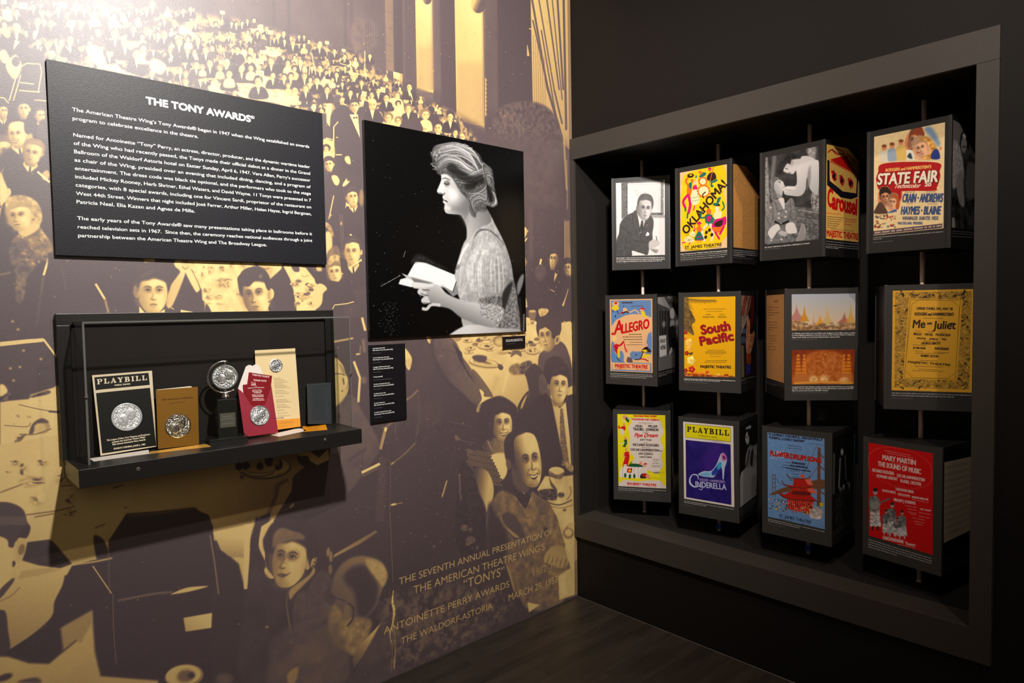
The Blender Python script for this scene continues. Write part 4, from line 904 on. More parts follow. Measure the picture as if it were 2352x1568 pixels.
    m.L([(1010, 1000), (1028, 1180), (1020, 1368)], [8, 5, 8], .7, b=1, n=.4, nk=700); m.L([(1008, 1180), (1000, 1400)], 3, .5)
    for i in range(140):
        x = RNG.uniform(860, 2150); y = RNG.uniform(560, 1050) + (1500 - x) * .28
        m.L([(x, y), (x + RNG.uniform(-6, 6), y + RNG.uniform(4, 26))], RNG.uniform(1, 3), RNG.uniform(.3, .6), a=.6)
    # the title lettered on the print
    g = .74
    m.T('THE SEVENTH ANNUAL PRESENTATION OF', (1056, 763), (2160, 398), 46, g)
    m.T('THE AMERICAN THEATRE WING\u2019S', (1160, 828), (2105, 508), 50, g)
    m.T('\u201cTONYS\u201d', (1520, 790), (1815, 690), 56, g)
    m.T('ANTOINETTE PERRY AWARDS', (945, 1120), (1850, 775), 48, g)
    m.T('THE WALDORF-ASTORIA', (1070, 1193), (1728, 930), 44, g)
    m.T('1952-1953', (2022, 697), (2240, 620), 42, g * .85)
    m.T('MARCH 29, 1953', (1845, 880), (2195, 742), 42, g)
    # specks of age over everything
    m.at(0, 0, 1)
    for i in range(260):
        x, y = RNG.uniform(0, 1300), RNG.uniform(0, 1560)
        r = RNG.uniform(.5, 1.5)
        m.E(x, y, r, r, RNG.uniform(.35, .85), a=.8)
    m.a += value_noise(m.h, m.w, 500, 1, 77)[..., None] * .02
    return m

# ------------------------------------------------------------------ the other printed pictures
def paint_portrait():
    m = Cv(1100, 1100, 1, .015).quad([(35, 48), (1058, 245), (1073, 1393), (62, 1440)])
    r = np.random.RandomState(5)
    m.P([(880, 560), (1070, 560), (1075, 1000), (960, 980)], .06, b=40)
    # back of dress, bodice, sleeve
    m.P([(720, 660), (760, 680), (830, 640), (880, 720), (935, 830), (975, 950), (995, 1080), (1015, 1200), (1020, 1410), (700, 1420), (640, 1180), (600, 1080), (620, 1000), (640, 920), (670, 830), (700, 780)], .66, b=3, g=((700, 1000), (1010, 1200), .45), n=.12, nk=60)
    m.P([(860, 1160), (930, 1120), (985, 1060), (1015, 1200), (1020, 1410), (880, 1410)], .42, b=12, n=.25, nk=90)
    # neck and shoulder
    m.P([(640, 600), (720, 560), (820, 610), (850, 690), (780, 730), (730, 800), (690, 850), (690, 740), (670, 670)], .66, b=4, g=((690, 720), (830, 660), .42))
    m.P([(545, 610), (640, 640), (690, 720), (700, 640), (640, 560)], .5, b=14, a=.6)
    # face in profile
    m.P([(520, 370), (500, 330), (560, 280), (700, 330), (760, 500), (720, 600), (680, 680), (650, 650), (600, 645), (560, 638), (546, 610), (550, 585), (538, 568), (541, 552), (535, 535), (540, 522), (528, 517), (512, 514), (503, 506), (501, 494), (508, 478), (518, 455), (527, 432), (529, 415), (525, 390)], .80, b=2, g=((530, 480), (700, 560), .5))
    m.P([(560, 600), (650, 640), (700, 640), (730, 560), (690, 540), (640, 590)], .36, b=16, a=.6)
    m.P([(545, 440), (575, 430), (585, 455), (560, 470)], .35, b=6, a=.8); m.L([(546, 448), (560, 455), (580, 452)], 5, .12, b=1); m.L([(534, 425), (552, 415), (590, 428)], [3, 7, 3], .3, b=2)
    m.L([(505, 508), (524, 512), (545, 520), (550, 505)], [2, 6, 8, 3], .3, b=2); m.L([(537, 552), (560, 562), (570, 570)], [3, 7, 2], .14, b=1); m.P([(552, 590), (590, 600), (580, 620), (556, 610)], .9, b=6, a=.5)
    m.P([(575, 490), (620, 490), (640, 540), (590, 560)], .95, b=14, a=.5)
    # hair: dark mass, then locks
    m.P([(500, 380), (478, 320), (470, 270), (495, 235), (560, 205), (610, 195), (690, 210), (770, 260), (800, 320), (850, 350), (865, 410), (870, 470), (885, 560), (860, 600), (820, 590), (815, 625), (760, 630), (745, 665), (715, 640), (700, 560), (650, 500), (600, 420), (560, 390), (520, 395)], .30, b=4, n=.15, nk=120)
    def lock(p, w, lo=.3, hi=.85, n=9):
        p = np.array(p, float)
        for i in range(n):
            o = (i / (n - 1) - .5) * w
            q = p + np.c_[np.full(len(p), o * .45), np.full(len(p), o)] + r.uniform(-3, 3, p.shape)
            m.L(q, [1.5, 4, 5, 2], r.uniform(lo, hi), b=1.2, a=.75)
    lock([(500, 330), (560, 290), (640, 300), (700, 350), (760, 380)], 60, .35, .9, 14)
    lock([(480, 290), (500, 240), (560, 220), (640, 215), (730, 250), (780, 310)], 50, .3, .95, 16)
    lock([(520, 270), (620, 240), (720, 290), (770, 370)], 70, .4, .95, 14)
    lock([(540, 370), (600, 350), (680, 370), (740, 400), (800, 380)], 46, .2, .75, 12)
    lock([(620, 420), (700, 430), (760, 400), (830, 380), (860, 430)], 60, .15, .8, 12)
    lock([(690, 520), (760, 520), (820, 480), (835, 400)], 60, .1, .75, 14)
    lock([(740, 620), (730, 570), (780, 540), (830, 560), (820, 500)], 60, .15, .8, 14)
    lock([(790, 560), (820, 560), (830, 480), (800, 340), (840, 360)], 40, .1, .7, 10)
    lock([(835, 480), (870, 520), (880, 570), (850, 590)], 20, .2, .9, 8)
    lock([(700, 540), (720, 600), (745, 655)], 30, .1, .6, 7)
    m.P([(560, 350), (600, 320), (650, 360), (720, 400), (790, 390), (800, 450), (720, 450), (660, 430), (600, 390)], .06, b=8, a=.7)
    m.P([(680, 450), (760, 440), (740, 480), (690, 490)], .05, b=8, a=.7); m.P([(820, 460), (850, 480), (860, 560), (835, 560)], .05, b=6, a=.8)
    for i in range(50):
        a = r.uniform(-2.9, -.9); x, y = 640 + 150 * math.cos(a), 330 + 128 * math.sin(a)
        m.L([(x, y), (x + r.uniform(-18, 6), y + r.uniform(-12, 4))], 3, r.uniform(.3, .8), b=1)
    for i in range(24): m.E(478 + r.uniform(-14, 20), 235 + r.uniform(0, 130), 7, 5, r.uniform(.15, .6), r.uniform(0, 90), b=2)
    # lace
    for i in range(9): m.L([(640 + i * 2, 1170), (650 + i * 10, 1000), (700 + i * 14, 840), (760 + i * 8, 740)], 5, r.uniform(.5, .9), b=3, a=.4)
    m.P([(690, 1040), (700, 940), (760, 850), (860, 820), (920, 880), (960, 980), (950, 1080), (915, 1150), (910, 1180), (780, 1180), (720, 1120)], .74, b=6, g=((760, 950), (960, 1100), .5), n=.14, nk=70)
    for i in range(16): m.L([(780 + i * 9, 870 + i * 3), (740 + i * 13, 980), (745 + i * 13, 1150)], [2, 6, 3], r.choice([.45, .9, .55]), b=3, a=.5)
    m.L([(735, 800), (770, 750), (830, 745), (880, 780), (935, 840)], [4, 12, 10, 8, 5], .35, b=3, n=.3, nk=200); m.L([(700, 830), (670, 880), (640, 950), (620, 1010)], 12, .92, b=5, n=.2, nk=200)
    m.P([(780, 1180), (915, 1170), (925, 1240), (830, 1250), (780, 1210)], .4, b=4, n=.3, nk=160); m.P([(920, 1150), (985, 1070), (960, 1180), (925, 1260)], .15, b=6)
    m.P([(740, 1210), (920, 1240), (900, 1340), (860, 1380), (800, 1350), (760, 1290)], .6, b=5, n=.25, nk=120)
    for i in range(14): m.E(760 + i * 8, 1285 + i * 7, 9, 8, .9, b=2, a=.8)
    # lap
    m.P([(560, 1425), (700, 1350), (880, 1370), (1030, 1380), (1030, 1440), (560, 1450)], .78, b=3, g=((700, 1380), (1000, 1400), .6))
    # forearm and hand
    m.P([(420, 1085), (500, 1080), (560, 1150), (680, 1200), (770, 1215), (780, 1290), (870, 1345), (860, 1370), (780, 1350), (660, 1310), (580, 1250), (500, 1230), (430, 1200), (400, 1140)], .72, b=3, g=((600, 1150), (560, 1290), .42))
    for (L, w) in (([(420, 1110), (385, 1135), (395, 1150), (430, 1150)], 26), ([(440, 1175), (408, 1190), (415, 1205), (450, 1200)], 24), ([(520, 1225), (460, 1222), (430, 1250), (400, 1245)], 20), ([(470, 1095), (400, 1110), (345, 1105)], 22)):
        m.L(L, w, .74, b=2)
    for L in ([(390, 1150), (440, 1165)], [(405, 1210), (460, 1215)], [(400, 1125), (450, 1130)]): m.L(L, 5, .25, b=2)
    # book
    m.P([(250, 1090), (262, 1060), (300, 1050), (360, 945), (430, 955), (610, 1030), (640, 1150), (600, 1140), (490, 1090), (330, 1110)], .88, sm=0, b=2)
    m.P([(268, 1020), (320, 1040), (360, 1060), (480, 1085), (380, 1085), (300, 1050)], .7, sm=0, b=2); m.P([(330, 1045), (480, 1085), (440, 1090), (350, 1080)], .42, sm=0, b=5)
    m.P([(520, 1090), (600, 1140), (625, 1080), (610, 1030), (640, 1150), (600, 1170)], .5, sm=0, b=3); m.L([(600, 1140), (622, 1075)], 6, .2, b=1)
    m.P([(340, 1080), (420, 1085), (480, 1100), (420, 1110), (340, 1105)], .8, b=2)
    m.L([(135, 1105), (190, 1075), (262, 1035)], 5, .4, n=.4, nk=400); m.L([(282, 920), (296, 880)], 4, .4)
    m.P([(380, 900), (500, 960), (600, 1000), (640, 960), (620, 1000), (520, 985), (400, 945), (330, 960)], .14, b=8, n=.1, nk=200)
    # chair
    m.P([(1015, 1090), (1040, 1035), (1058, 1030), (1050, 1090), (1020, 1160)], .45, b=5); m.L([(1030, 1170), (1045, 1390)], 16, .1, b=4); m.L([(1058, 1280), (1056, 1390)], 10, .4, b=3)
    for i in range(170):
        x, y = r.uniform(50, 1060), r.uniform(80, 1420)
        if m.a[tuple(np.clip(m.m([(x, y)])[0][::-1].astype(int), 0, 1099))][0] < .1: m.E(x, y, r.uniform(.8, 3), r.uniform(.8, 3), r.uniform(.1, .5))
    for i in range(120): m.E(r.normal(190, 30), r.uniform(1200, 1420), 2, 2, r.uniform(.1, .4))
    return m


def paint_text_panel():
    m = Cv(1800, 1180, 3, (.075, .08, .105)).quad([(80, 52), (2063, 440), (2087, 1530), (132, 1462)])
    T = lambda s, a, b, h=27, bo=.012: m.T(s, a, b, h, .93, bo)
    m.T('THE TONY AWARDS', (795, 373), (1545, 503), 50, .97, .045)
    m.T('\u00ae', (1545, 478), (1575, 483), 20, .95, .01)
    T('The American Theatre Wing\u2019s Tony Awards\u00ae began in 1947 when the Wing established an awards', (262, 426), (1967, 690))
    T('program to celebrate excellence in the theatre.', (264, 490), (1167, 620))
    rows = [('Named for Antoinette \u201cTony\u201d Perry, an actress, director, producer, and the dynamic wartime leader', 609, 836, 1971),
            ('of the Wing who had recently passed, the Tonys made their official debut at a dinner in the Grand', 669, 883, 1972),
            ('Ballroom of the Waldorf Astoria hotel on Easter Sunday, April 6, 1947. Vera Allen, Perry\u2019s successor', 729, 932, 1973),
            ('as chair of the Wing, presided over an evening that included dining, dancing, and a program of', 789, 980, 1975),
            ('entertainment. The dress code was black tie optional, and the performers who took to the stage', 849, 1028, 1976),
            ('included Mickey Rooney, Herb Shriner, Ethel Waters, and David Wayne. 11 Tonys were presented in 7', 909, 1076, 1977),
            ('categories, with 8 special awards, including one for Vincent Sardi, proprietor of the restaurant on', 969, 1125, 1978),
            ('West 44th Street. Winners that night included Jos\u00e9 Ferrer, Arthur Miller, Helen Hayes, Ingrid Bergman,', 1030, 1174, 1979)]
    for i, (s, y0, y1, x1) in enumerate(rows): T(s, (268 + i * 2.2, y0), (x1, y1))
    T('Patricia Neal, Elia Kazan and Agnes de Mille.', (287, 1090), (1138, 1156))
    T('The early years of the Tony Awards\u00ae saw many presentations taking place in ballrooms before it', (290, 1208), (1983, 1318))
    T('reached television sets in 1967.  Since then, the ceremony reaches national audiences through a joint', (293, 1270), (1984, 1366))
    T('partnership between the American Theatre Wing and The Broadway League.', (296, 1332), (1655, 1398))
    return m


def paint_labels():
    m = Cv(360, 700, 3, (.085, .08, .095)).quad([(22, 104), (685, 68), (720, 1424), (64, 1514)])
    y = 168
    for i, (a, b, c, yy) in enumerate((('A program from the', '36th Annual Tony Awards\u00ae (1982)', 'Private Collection', 168), ('A red carpet pass from the', '64th Annual Tony Awards\u00ae (2010)', 'Private Collection', 338),
                                      ('A supper ball menu from the', '50th Annual Tony Awards\u00ae (1996)', 'Private Collection', 508), ('', 'A Tony Award\u00ae', 'On loan from the American theatre wing', 655),
                                      ('A ticket envelope from the', '61st Annual Tony Awards\u00ae (2007)', 'Private Collection', 815), ('A ticket from the', '55th Annual Tony Awards\u00ae (2001)', 'Private Collection', 985),
                                      ('A menu from the', '38th Annual Tony Awards\u00ae (1984)', 'Private Collection', 1154), ('A staff credential from the', '53rd Annual Tony Awards\u00ae (1999)', 'Private Collection', 1322))):
        x = 90 + i * 4.5
        k = .054 + .083 * (yy - 90) / 1400
        def row(s, w, dy, h, c, bo): m.T(s, (x, yy + dy), (x + w, yy + dy - w * k), h, c, bo)
        if a: row(a, 9.2 * len(a) + 60, 0, 19, .9, .02); row(b, 368, 36, 19, .9, .02)
        else: row(b, 168, 30, 20, .9, .02)
        row(c, 150 if a else 335, 86 if a else 80, 13, .55, 0)
    return m


def paint_caption():
    m = Cv(300, 170, 3, (.085, .08, .085)).quad([(370, 400), (2010, 320), (2030, 1180), (420, 1310)])
    m.T('American stage actress and director', (590, 680), (1790, 590), 72, .85, .02)
    m.T('Antoinette Perry, (1888-1946), c. 1910.', (590, 785), (1840, 690), 72, .85, .02)
    m.T('Granger Historical Pictures', (590, 965), (1260, 915), 46, .5)
    return m


# posters: (canvas, drawn in the frame of the close view of that box face); each fills one printed sheet, caption included
def sheet(q, px_w=300, bg=(.205, .195, .19)):
    """q = corners of the whole face (tl, tr, br, bl)"""
    return Cv(px_w, int(px_w * 1.6), 3, bg).quad(q)


SIDE = (.10, .095, .095)  # side board kept darker; the front board has its gloss put into the colour
WHT = (.80, .78, .76)


def fig(m, x, y, h, c1, c2, skin=(.85, .5, .35), hat=None, lean=0, skirt=False):
    """a small dancing figure as on a bright show card"""
    a = h * .12
    m.E(x + lean * h * .3, y, a * .7, a * .95, skin)
    if hat is not None: m.P([(x + lean * h * .3 - a * 1.2, y - a * .5), (x + lean * h * .3, y - a * 1.7), (x + lean * h * .3 + a * 1.2, y - a * .6)], hat)
    m.P([(x - a + lean * h * .2, y + a), (x + a + lean * h * .2, y + a), (x + a * .7, y + h * .42), (x - a * .7, y + h * .42)], c1)
    m.L([(x + lean * h * .2 - a * .6, y + a * 1.4), (x - a * 2.2, y + h * .2), (x - a * 2.0, y - a * .3)], a * .45, c1); m.L([(x + lean * h * .2 + a * .6, y + a * 1.4), (x + a * 2.0, y + h * .3)], a * .45, c1)
    if skirt:
        m.P([(x - a * .6, y + h * .4), (x + a * .6, y + h * .4), (x + a * 2.2, y + h * .8), (x, y + h * .86), (x - a * 2.2, y + h * .8)], c2)
        for s in (-1, 1): m.L([(x + s * a * .5, y + h * .84), (x + s * a * .7, y + h)], a * .3, skin)
    else:
        m.L([(x - a * .3, y + h * .4), (x - a * 1.8, y + h * .65), (x - a * 1.2, y + h)], a * .6, c2); m.L([(x + a * .3, y + h * .4), (x + a * 1.2, y + h * .7), (x + a * .7, y + h)], a * .6, c2)


def bw(m, q, base, n=.05):
    m.P(q, (base,) * 3, sm=0, n=n, nk=20)


def G(v): return (v, v * .965, v * .95)


def print_writer():      # column 1, top: man leaning on a desk
    m = sheet([(130, 212), (930, 168), (934, 1420), (140, 1445)])
    m.P([(178, 210), (890, 170), (895, 1425), (184, 1442)], INNER, sm=0)
    m.P([(193, 272), (860, 235), (860, 1236), (200, 1252)], G(.86), sm=0)
    m.P([(268, 270), (345, 265), (345, 700), (270, 760)], G(.38), sm=0, n=.1, nk=80)
    for (a, b, w, c) in (((345, 262), (835, 245), 34, .45), ((345, 262), (345, 700), 16, .3), ((822, 245), (822, 700), 40, .5), ((640, 688), (840, 690), 34, .35)): m.L([a, b], w, G(c), sm=0, n=.3, nk=150)
    m.P([(362, 285), (805, 272), (800, 665), (660, 675), (365, 690)], G(.86), sm=0); m.L([(375, 300), (785, 290), (780, 650)], 4, G(.7), sm=0)
    m.P([(640, 700), (860, 705), (860, 742), (700, 742)], G(.6), sm=0, n=.1, nk=60)
    for (x, y) in ((470, 375), (485, 430), (590, 408), (425, 465), (430, 520)): m.E(x, y, 18, 8, G(.75), b=4)
    m.P([(202, 1250), (200, 1050), (235, 940), (250, 820), (320, 720), (420, 670), (475, 640), (560, 760), (650, 700), (700, 760), (705, 850), (690, 940), (690, 1030), (645, 1070), (640, 1180), (600, 1240), (420, 1180), (400, 1250)], G(.24), b=3, n=.07, nk=60)
    m.P([(475, 650), (510, 720), (560, 770), (610, 750), (570, 860), (520, 880)], G(.85), sm=0); m.P([(540, 780), (565, 790), (560, 900), (530, 960), (515, 900), (530, 820)], G(.2), n=.3, nk=150)
    m.E(525, 940, 12, 14, G(.6), b=2)
    for L in ([(475, 660), (500, 800), (530, 980)], [(600, 760), (560, 900), (530, 1000)], [(260, 840), (340, 920), (420, 960)], [(330, 1000), (320, 1150)], [(440, 1040), (560, 1070), (640, 1060)], [(420, 700), (430, 820), (450, 850)]): m.L(L, 7, G(.13), b=3)
    m.P([(600, 980), (620, 930), (645, 950), (640, 975)], G(.9)); m.E(617, 835, 6, 6, (.8, .4, .4))
    face_rgb(m, 587, 618, 100, 150, .35, 6, .80, .45, .30, 1, old=1)
    m.P([(640, 1080), (680, 1040), (740, 1030), (785, 1070), (770, 1110), (700, 1150), (650, 1160)], G(.72), b=2); m.L([(738, 985), (755, 1045)], 9, G(.15)); m.P([(660, 1160), (760, 1160), (770, 1190), (730, 1215)], G(.6), b=3)
    m.L([(690, 1165), (745, 1200)], 7, G(.25)); m.P([(412, 1180), (560, 1220), (600, 1238), (420, 1248)], G(.85), sm=0); m.L([(380, 1190), (395, 1250)], 16, G(.2), sm=0)
    m.keep([(193, 272), (860, 235), (860, 1236), (200, 1252)], bg=None)
    for i, (s, x) in enumerate((('Richard Rodgers was born in Queens, New York and started playing the piano at age six.', 855), ('He worked on over 40 Broadway musicals and composed more than 900 songs throughout', 858), ('his career. Rodgers was the first person to win an Emmy, Grammy, Oscar and Tony.', 818))):
        m.T(s, (200, 1284 + i * 24), (x, 1272 + i * 23), 13, WHT, .02)
    m.lines(200, 345, [1352], 6, G(.5), -3, 1)
    return m


def face_rgb(m, x, y, rx, ry, yaw, tilt, skin, sh, hair, ls=1, tint=(1, .965, .95), **k):
    """a grey head on a colour sheet"""
    t = Cv(1, 1, 1); t.w, t.h, t.H, t.o, t.k = m.w, m.h, m.H, m.o, m.k
    t.a = m.a[..., :1].copy(); b = t.a.copy()
    t.face(x, y, rx, ry, yaw, tilt, skin=skin, sh=sh, hair=hair, ls=ls, **({'neck': 0} | k))
    d = t.a != b
    m.a[:] = np.where(d, t.a * np.array(tint, np.float32), m.a)


def print_dancers():     # column 2, top: yellow card with dancing figures
    m = sheet([(42, 238), (780, 105), (780, 1455), (50, 1497)])
    m.P([(85, 230), (730, 115), (730, 1460), (90, 1495)], INNER, sm=0)
    m.P([(107, 292), (718, 185), (718, 1258), (113, 1305)], (.93, .76, .56), sm=0)
    Y = (.93, .78, .06)
    m.P([(200, 300), (400, 240), (640, 195), (700, 260), (705, 420), (680, 560), (705, 700), (700, 900), (715, 1080), (650, 1180), (600, 1240), (300, 1290), (170, 1270), (130, 1160), (118, 980), (135, 800), (115, 640), (135, 480), (140, 380)], Y)
    M, TL, OR, BK, CR = (.82, .06, .42), (.10, .42, .36), (.92, .42, .12), (.20, .11, .08), (.95, .88, .66)
    m.E(245, 330, 44, 28, BK, -10); m.E(248, 322, 18, 10, Y, -10)
    m.L([(215, 360), (185, 400), (215, 470), (225, 540)], 26, OR); m.P([(205, 470), (260, 440), (250, 570), (200, 565)], OR); m.E(265, 395, 18, 24, OR)
    m.P([(222, 430), (262, 420), (250, 500), (225, 480)], TL); m.L([(215, 570), (150, 660), (180, 750)], 32, M); m.L([(215, 570), (240, 700), (215, 820)], 34, M); m.L([(180, 740), (178, 790)], 22, TL); m.L([(210, 800), (200, 880)], 20, TL)
    m.E(300, 420, 18, 22, (.95, .75, .7)); m.P([(275, 470), (330, 450), (325, 520), (285, 520)], M); m.P([(265, 530), (330, 520), (360, 660), (290, 710), (250, 660)], CR); m.L([(255, 620), (355, 600)], 4, TL); m.L([(262, 660), (358, 640)], 4, TL)
    m.L([(320, 330), (325, 400), (335, 480)], 14, CR); m.E(317, 345, 9, 20, TL); m.L([(300, 710), (280, 780)], 12, M)
    m.E(403, 350, 20, 26, (.96, .85, .75)); m.P([(355, 350), (400, 290), (448, 300), (420, 340)], TL); m.P([(345, 280), (380, 270), (400, 310), (370, 310)], OR)
    for a in range(0, 360, 30): m.E(405 + 46 * math.cos(math.radians(a)), 405 + 46 * math.sin(math.radians(a)), 15, 15, OR); m.E(415 + 72 * math.cos(math.radians(a)), 530 + 72 * math.sin(math.radians(a)), 17, 17, OR)
    m.E(405, 405, 40, 40, CR); m.E(415, 530, 64, 62, CR); m.L([(440, 540), (400, 580), (415, 620)], 14, BK)
    m.E(495, 260, 16, 24, OR); m.P([(465, 250), (495, 228), (520, 250)], M); m.P([(465, 330), (510, 290), (560, 300), (575, 370), (500, 400), (460, 380)], BK); m.L([(500, 400), (540, 410), (590, 385)], 28, TL); m.L([(520, 400), (515, 470), (540, 460)], 22, TL); m.L([(545, 220), (480, 460)], 9, OR)
    m.T('OKLAHOMA!', (190, 1088), (722, 452), 98, BK, .03)
    fig(m, 480, 795, 380, TL, (.9, .85, .75), OR); m.P([(455, 860), (510, 850), (490, 920), (465, 920)], M)
    for (x, y) in ((450, 1060), (490, 1030), (520, 1090), (440, 1120)): m.E(x, y, 18, 24, BK, 20)
    m.E(590, 760, 26, 34, (.96, .85, .75)); m.P([(560, 720), (600, 690), (630, 720)], BK); m.P([(580, 690), (600, 620), (640, 615), (600, 700)], TL); m.P([(530, 700), (560, 680), (600, 700), (560, 720)], TL)
    m.P([(545, 860), (560, 800), (640, 790), (640, 860), (570, 900)], CR); m.L([(650, 780), (680, 740), (660, 665)], 18, TL); m.L([(540, 870), (530, 960)], 18, TL)
    m.P([(560, 900), (640, 880), (700, 860), (700, 960), (600, 1010), (520, 1000)], M); m.P([(560, 940), (660, 900), (640, 980), (570, 985)], BK); m.P([(520, 1000), (620, 990), (690, 970), (640, 1050), (560, 1060)], OR); m.L([(560, 1050), (620, 1150)], 24, M); m.L([(680, 980), (620, 1090)], 26, M)
    fig(m, 355, 965, 230, OR, TL, OR, M, skirt=True); m.L([(312, 1120), (402, 1110)], 9, M); m.L([(304, 1160), (412, 1150)], 9, M)
    m.P([(165, 1140), (230, 1105), (290, 1160), (270, 1185), (180, 1180)], CR); m.E(270, 1080, 34, 34, CR); m.E(292, 1030, 14, 18, (.9, .3, .4)); m.L([(180, 1180), (130, 1195)], 12, M); m.L([(240, 1185), (220, 1215)], 10, M)
    for i in range(34): m.E(RNG.uniform(180, 300), RNG.uniform(1070, 1180), 3, 4, BK)
    m.T('ST. JAMES THEATRE', (172, 1270), (648, 1232), 34, BK, .02)
    m.lines(172, 380, [1288], 9, BK, -8, 1, 3); m.lines(448, 645, [1262], 8, BK, -8, 1, 4)
    m.keep([(107, 292), (718, 185), (718, 1258), (113, 1305)], bg=None)
    m.T('Rodgers & Hammerstein started \u201cOklahoma!\u201d with one of the most unexpected openings', (113, 1342), (718, 1300), 13, WHT, .02)
    m.lines(113, 718, [1366, 1390, 1414], 12, WHT, -42, .94, 5); m.lines(113, 316, [1432], 7, G(.5), -12, 1)
    return m


def print_couple():      # column 3, top: film still
    m = sheet([(42, 265), (815, 110), (805, 1470), (45, 1520)])
    m.P([(85, 258), (790, 115), (782, 1472), (88, 1518)], INNER, sm=0)
    q = [(105, 320), (743, 192), (738, 1275), (103, 1328)]
    m.P(q, G(.20), sm=0, n=.12, nk=14)
    m.P([(600, 215), (700, 195), (700, 330), (640, 360)], G(.6), b=14, n=.2, nk=60); m.P([(108, 330), (135, 330), (160, 900), (105, 930)], G(.55), b=8, n=.2, nk=60); m.P([(200, 300), (235, 300), (215, 520), (170, 560)], G(.45), b=12)
    m.P([(320, 880), (738, 920), (738, 1275), (460, 1290), (400, 1000)], G(.38), sm=0, b=5, n=.2, nk=50)
    for y in (930, 1000, 1070, 1160): m.L([(480, y), (738, y + 40)], 6, G(.7 if y == 930 else .2), b=2)
    m.P([(650, 750), (738, 730), (738, 930), (660, 920)], G(.5), b=3, n=.4, nk=100)
    # man, bare-backed, bending
    m.P([(600, 560), (640, 700), (730, 745), (742, 400), (700, 350), (620, 310), (540, 310), (500, 360), (470, 440), (480, 560), (465, 650), (350, 660), (330, 740), (400, 765), (520, 770), (580, 700)], G(.84), b=4, g=((560, 400), (720, 700), .68))
    m.P([(610, 500), (640, 420), (640, 600), (610, 680), (590, 700)], G(.45), b=10, a=.7)
    m.P([(320, 470), (400, 350), (500, 330), (520, 400), (450, 500), (430, 515), (375, 500)], G(.82), b=4); m.P([(350, 470), (380, 480), (372, 505), (350, 490)], G(.8), b=2)
    m.P([(260, 400), (330, 330), (400, 275), (480, 290), (530, 330), (420, 350), (420, 400), (370, 390), (330, 380), (290, 440)], G(.14), b=5, n=.15, nk=80); m.E(425, 385, 18, 28, G(.7), 20, b=3)
    m.L([(345, 450), (375, 455)], 8, G(.2), b=2); m.L([(385, 495), (410, 500)], 6, G(.2), b=1)
    # woman looking up
    m.P([(165, 640), (160, 580), (220, 545), (290, 570), (235, 600), (215, 680), (240, 760), (235, 810), (185, 820), (165, 720)], G(.42), b=4, n=.25, nk=140)
    for i in range(26):
        x, y = RNG.uniform(165, 240), RNG.uniform(560, 800); m.L([(x, y), (x + RNG.uniform(-20, 20), y + 14), (x + 6, y + 30)], [2, 7, 2], G(RNG.choice([.2, .35, .7])), b=2, a=.7)
    m.P([(212, 620), (245, 585), (280, 582), (318, 605), (330, 640), (345, 650), (336, 664), (340, 690), (318, 712), (300, 780), (250, 790), (232, 730), (212, 690)], G(.84), b=3, g=((320, 640), (215, 720), .6))
    m.L([(262, 612), (280, 606), (292, 618)], [3, 8, 3], G(.15), b=2); m.L([(255, 598), (278, 592)], 5, G(.3), b=1); m.L([(322, 668), (340, 664)], 8, G(.22), b=2); m.L([(330, 640), (338, 655)], 5, G(.45), b=2)
    m.P([(235, 740), (300, 760), (300, 790), (262, 800)], G(.5), b=6, a=.6)
    m.P([(330, 668), (420, 660), (480, 680), (400, 704), (330, 714)], G(.86), b=3); m.L([(335, 690), (380, 700), (420, 700)], 5, G(.5), b=3)
    m.P([(110, 1320), (106, 1000), (150, 880), (220, 815), (290, 800), (345, 850), (400, 795), (440, 820), (460, 940), (470, 1010), (430, 1100), (420, 1200), (440, 1300)], G(.52), b=4, n=.12, nk=70, g=((200, 850), (420, 1200), .40))
    for L in ([(180, 850), (200, 960), (190, 1060)], [(230, 830), (250, 940), (330, 920)], [(400, 820), (410, 960), (380, 1060)], [(120, 1000), (160, 1100)], [(250, 1100), (240, 1240)], [(340, 1100), (360, 1260)]): m.L(L, 9, G(.3), b=4, a=.8)
    for (x, y) in ((350, 950), (270, 970), (270, 1025), (345, 1010), (170, 900), (300, 1270), (180, 1280)): m.E(x, y, 14, 11, G(.78), 20, b=3)
    m.P([(265, 800), (320, 790), (335, 850), (330, 930), (285, 850)], G(.84), b=3); m.L([(215, 1060), (290, 1092), (385, 1060)], 24, G(.10), b=2); m.E(292, 1084, 15, 13, G(.5))
    m.P([(140, 1185), (190, 1120), (255, 1090), (285, 1150), (250, 1180), (190, 1262), (160, 1240)], G(.84), b=2); m.P([(345, 1150), (360, 1090), (440, 1078), (482, 1185), (420, 1205), (370, 1200)], G(.84), b=2)
    for (x, y, a) in ((300, 1195, -30), (335, 1205, 20)):
        m.P([(x - 34, y), (x - 10, y - 26), (x + 26, y - 16), (x + 30, y + 14), (x - 6, y + 30)], G(.74), b=3)
        for k in range(3): m.L([(x - 12 + k * 14, y - 6), (x - 8 + k * 15, y + 16)], 3, G(.4), b=1)
    m.P([(465, 1290), (500, 1210), (560, 1100), (585, 1230), (560, 1280)], G(.55), b=3); m.L([(505, 1210), (550, 1090), (585, 1200)], 8, G(.7), b=2)
    m.keep([(105, 320), (743, 192), (738, 1275), (103, 1328)], bg=None)
    m.T('Jan Clayton, as Julie Jordan, and John Raitt, as Billy Bigelow, in Carousel', (103, 1366), (626, 1322), 13, WHT, .02); m.lines(103, 290, [1386], 8, G(.55), -12, 1)
    return m


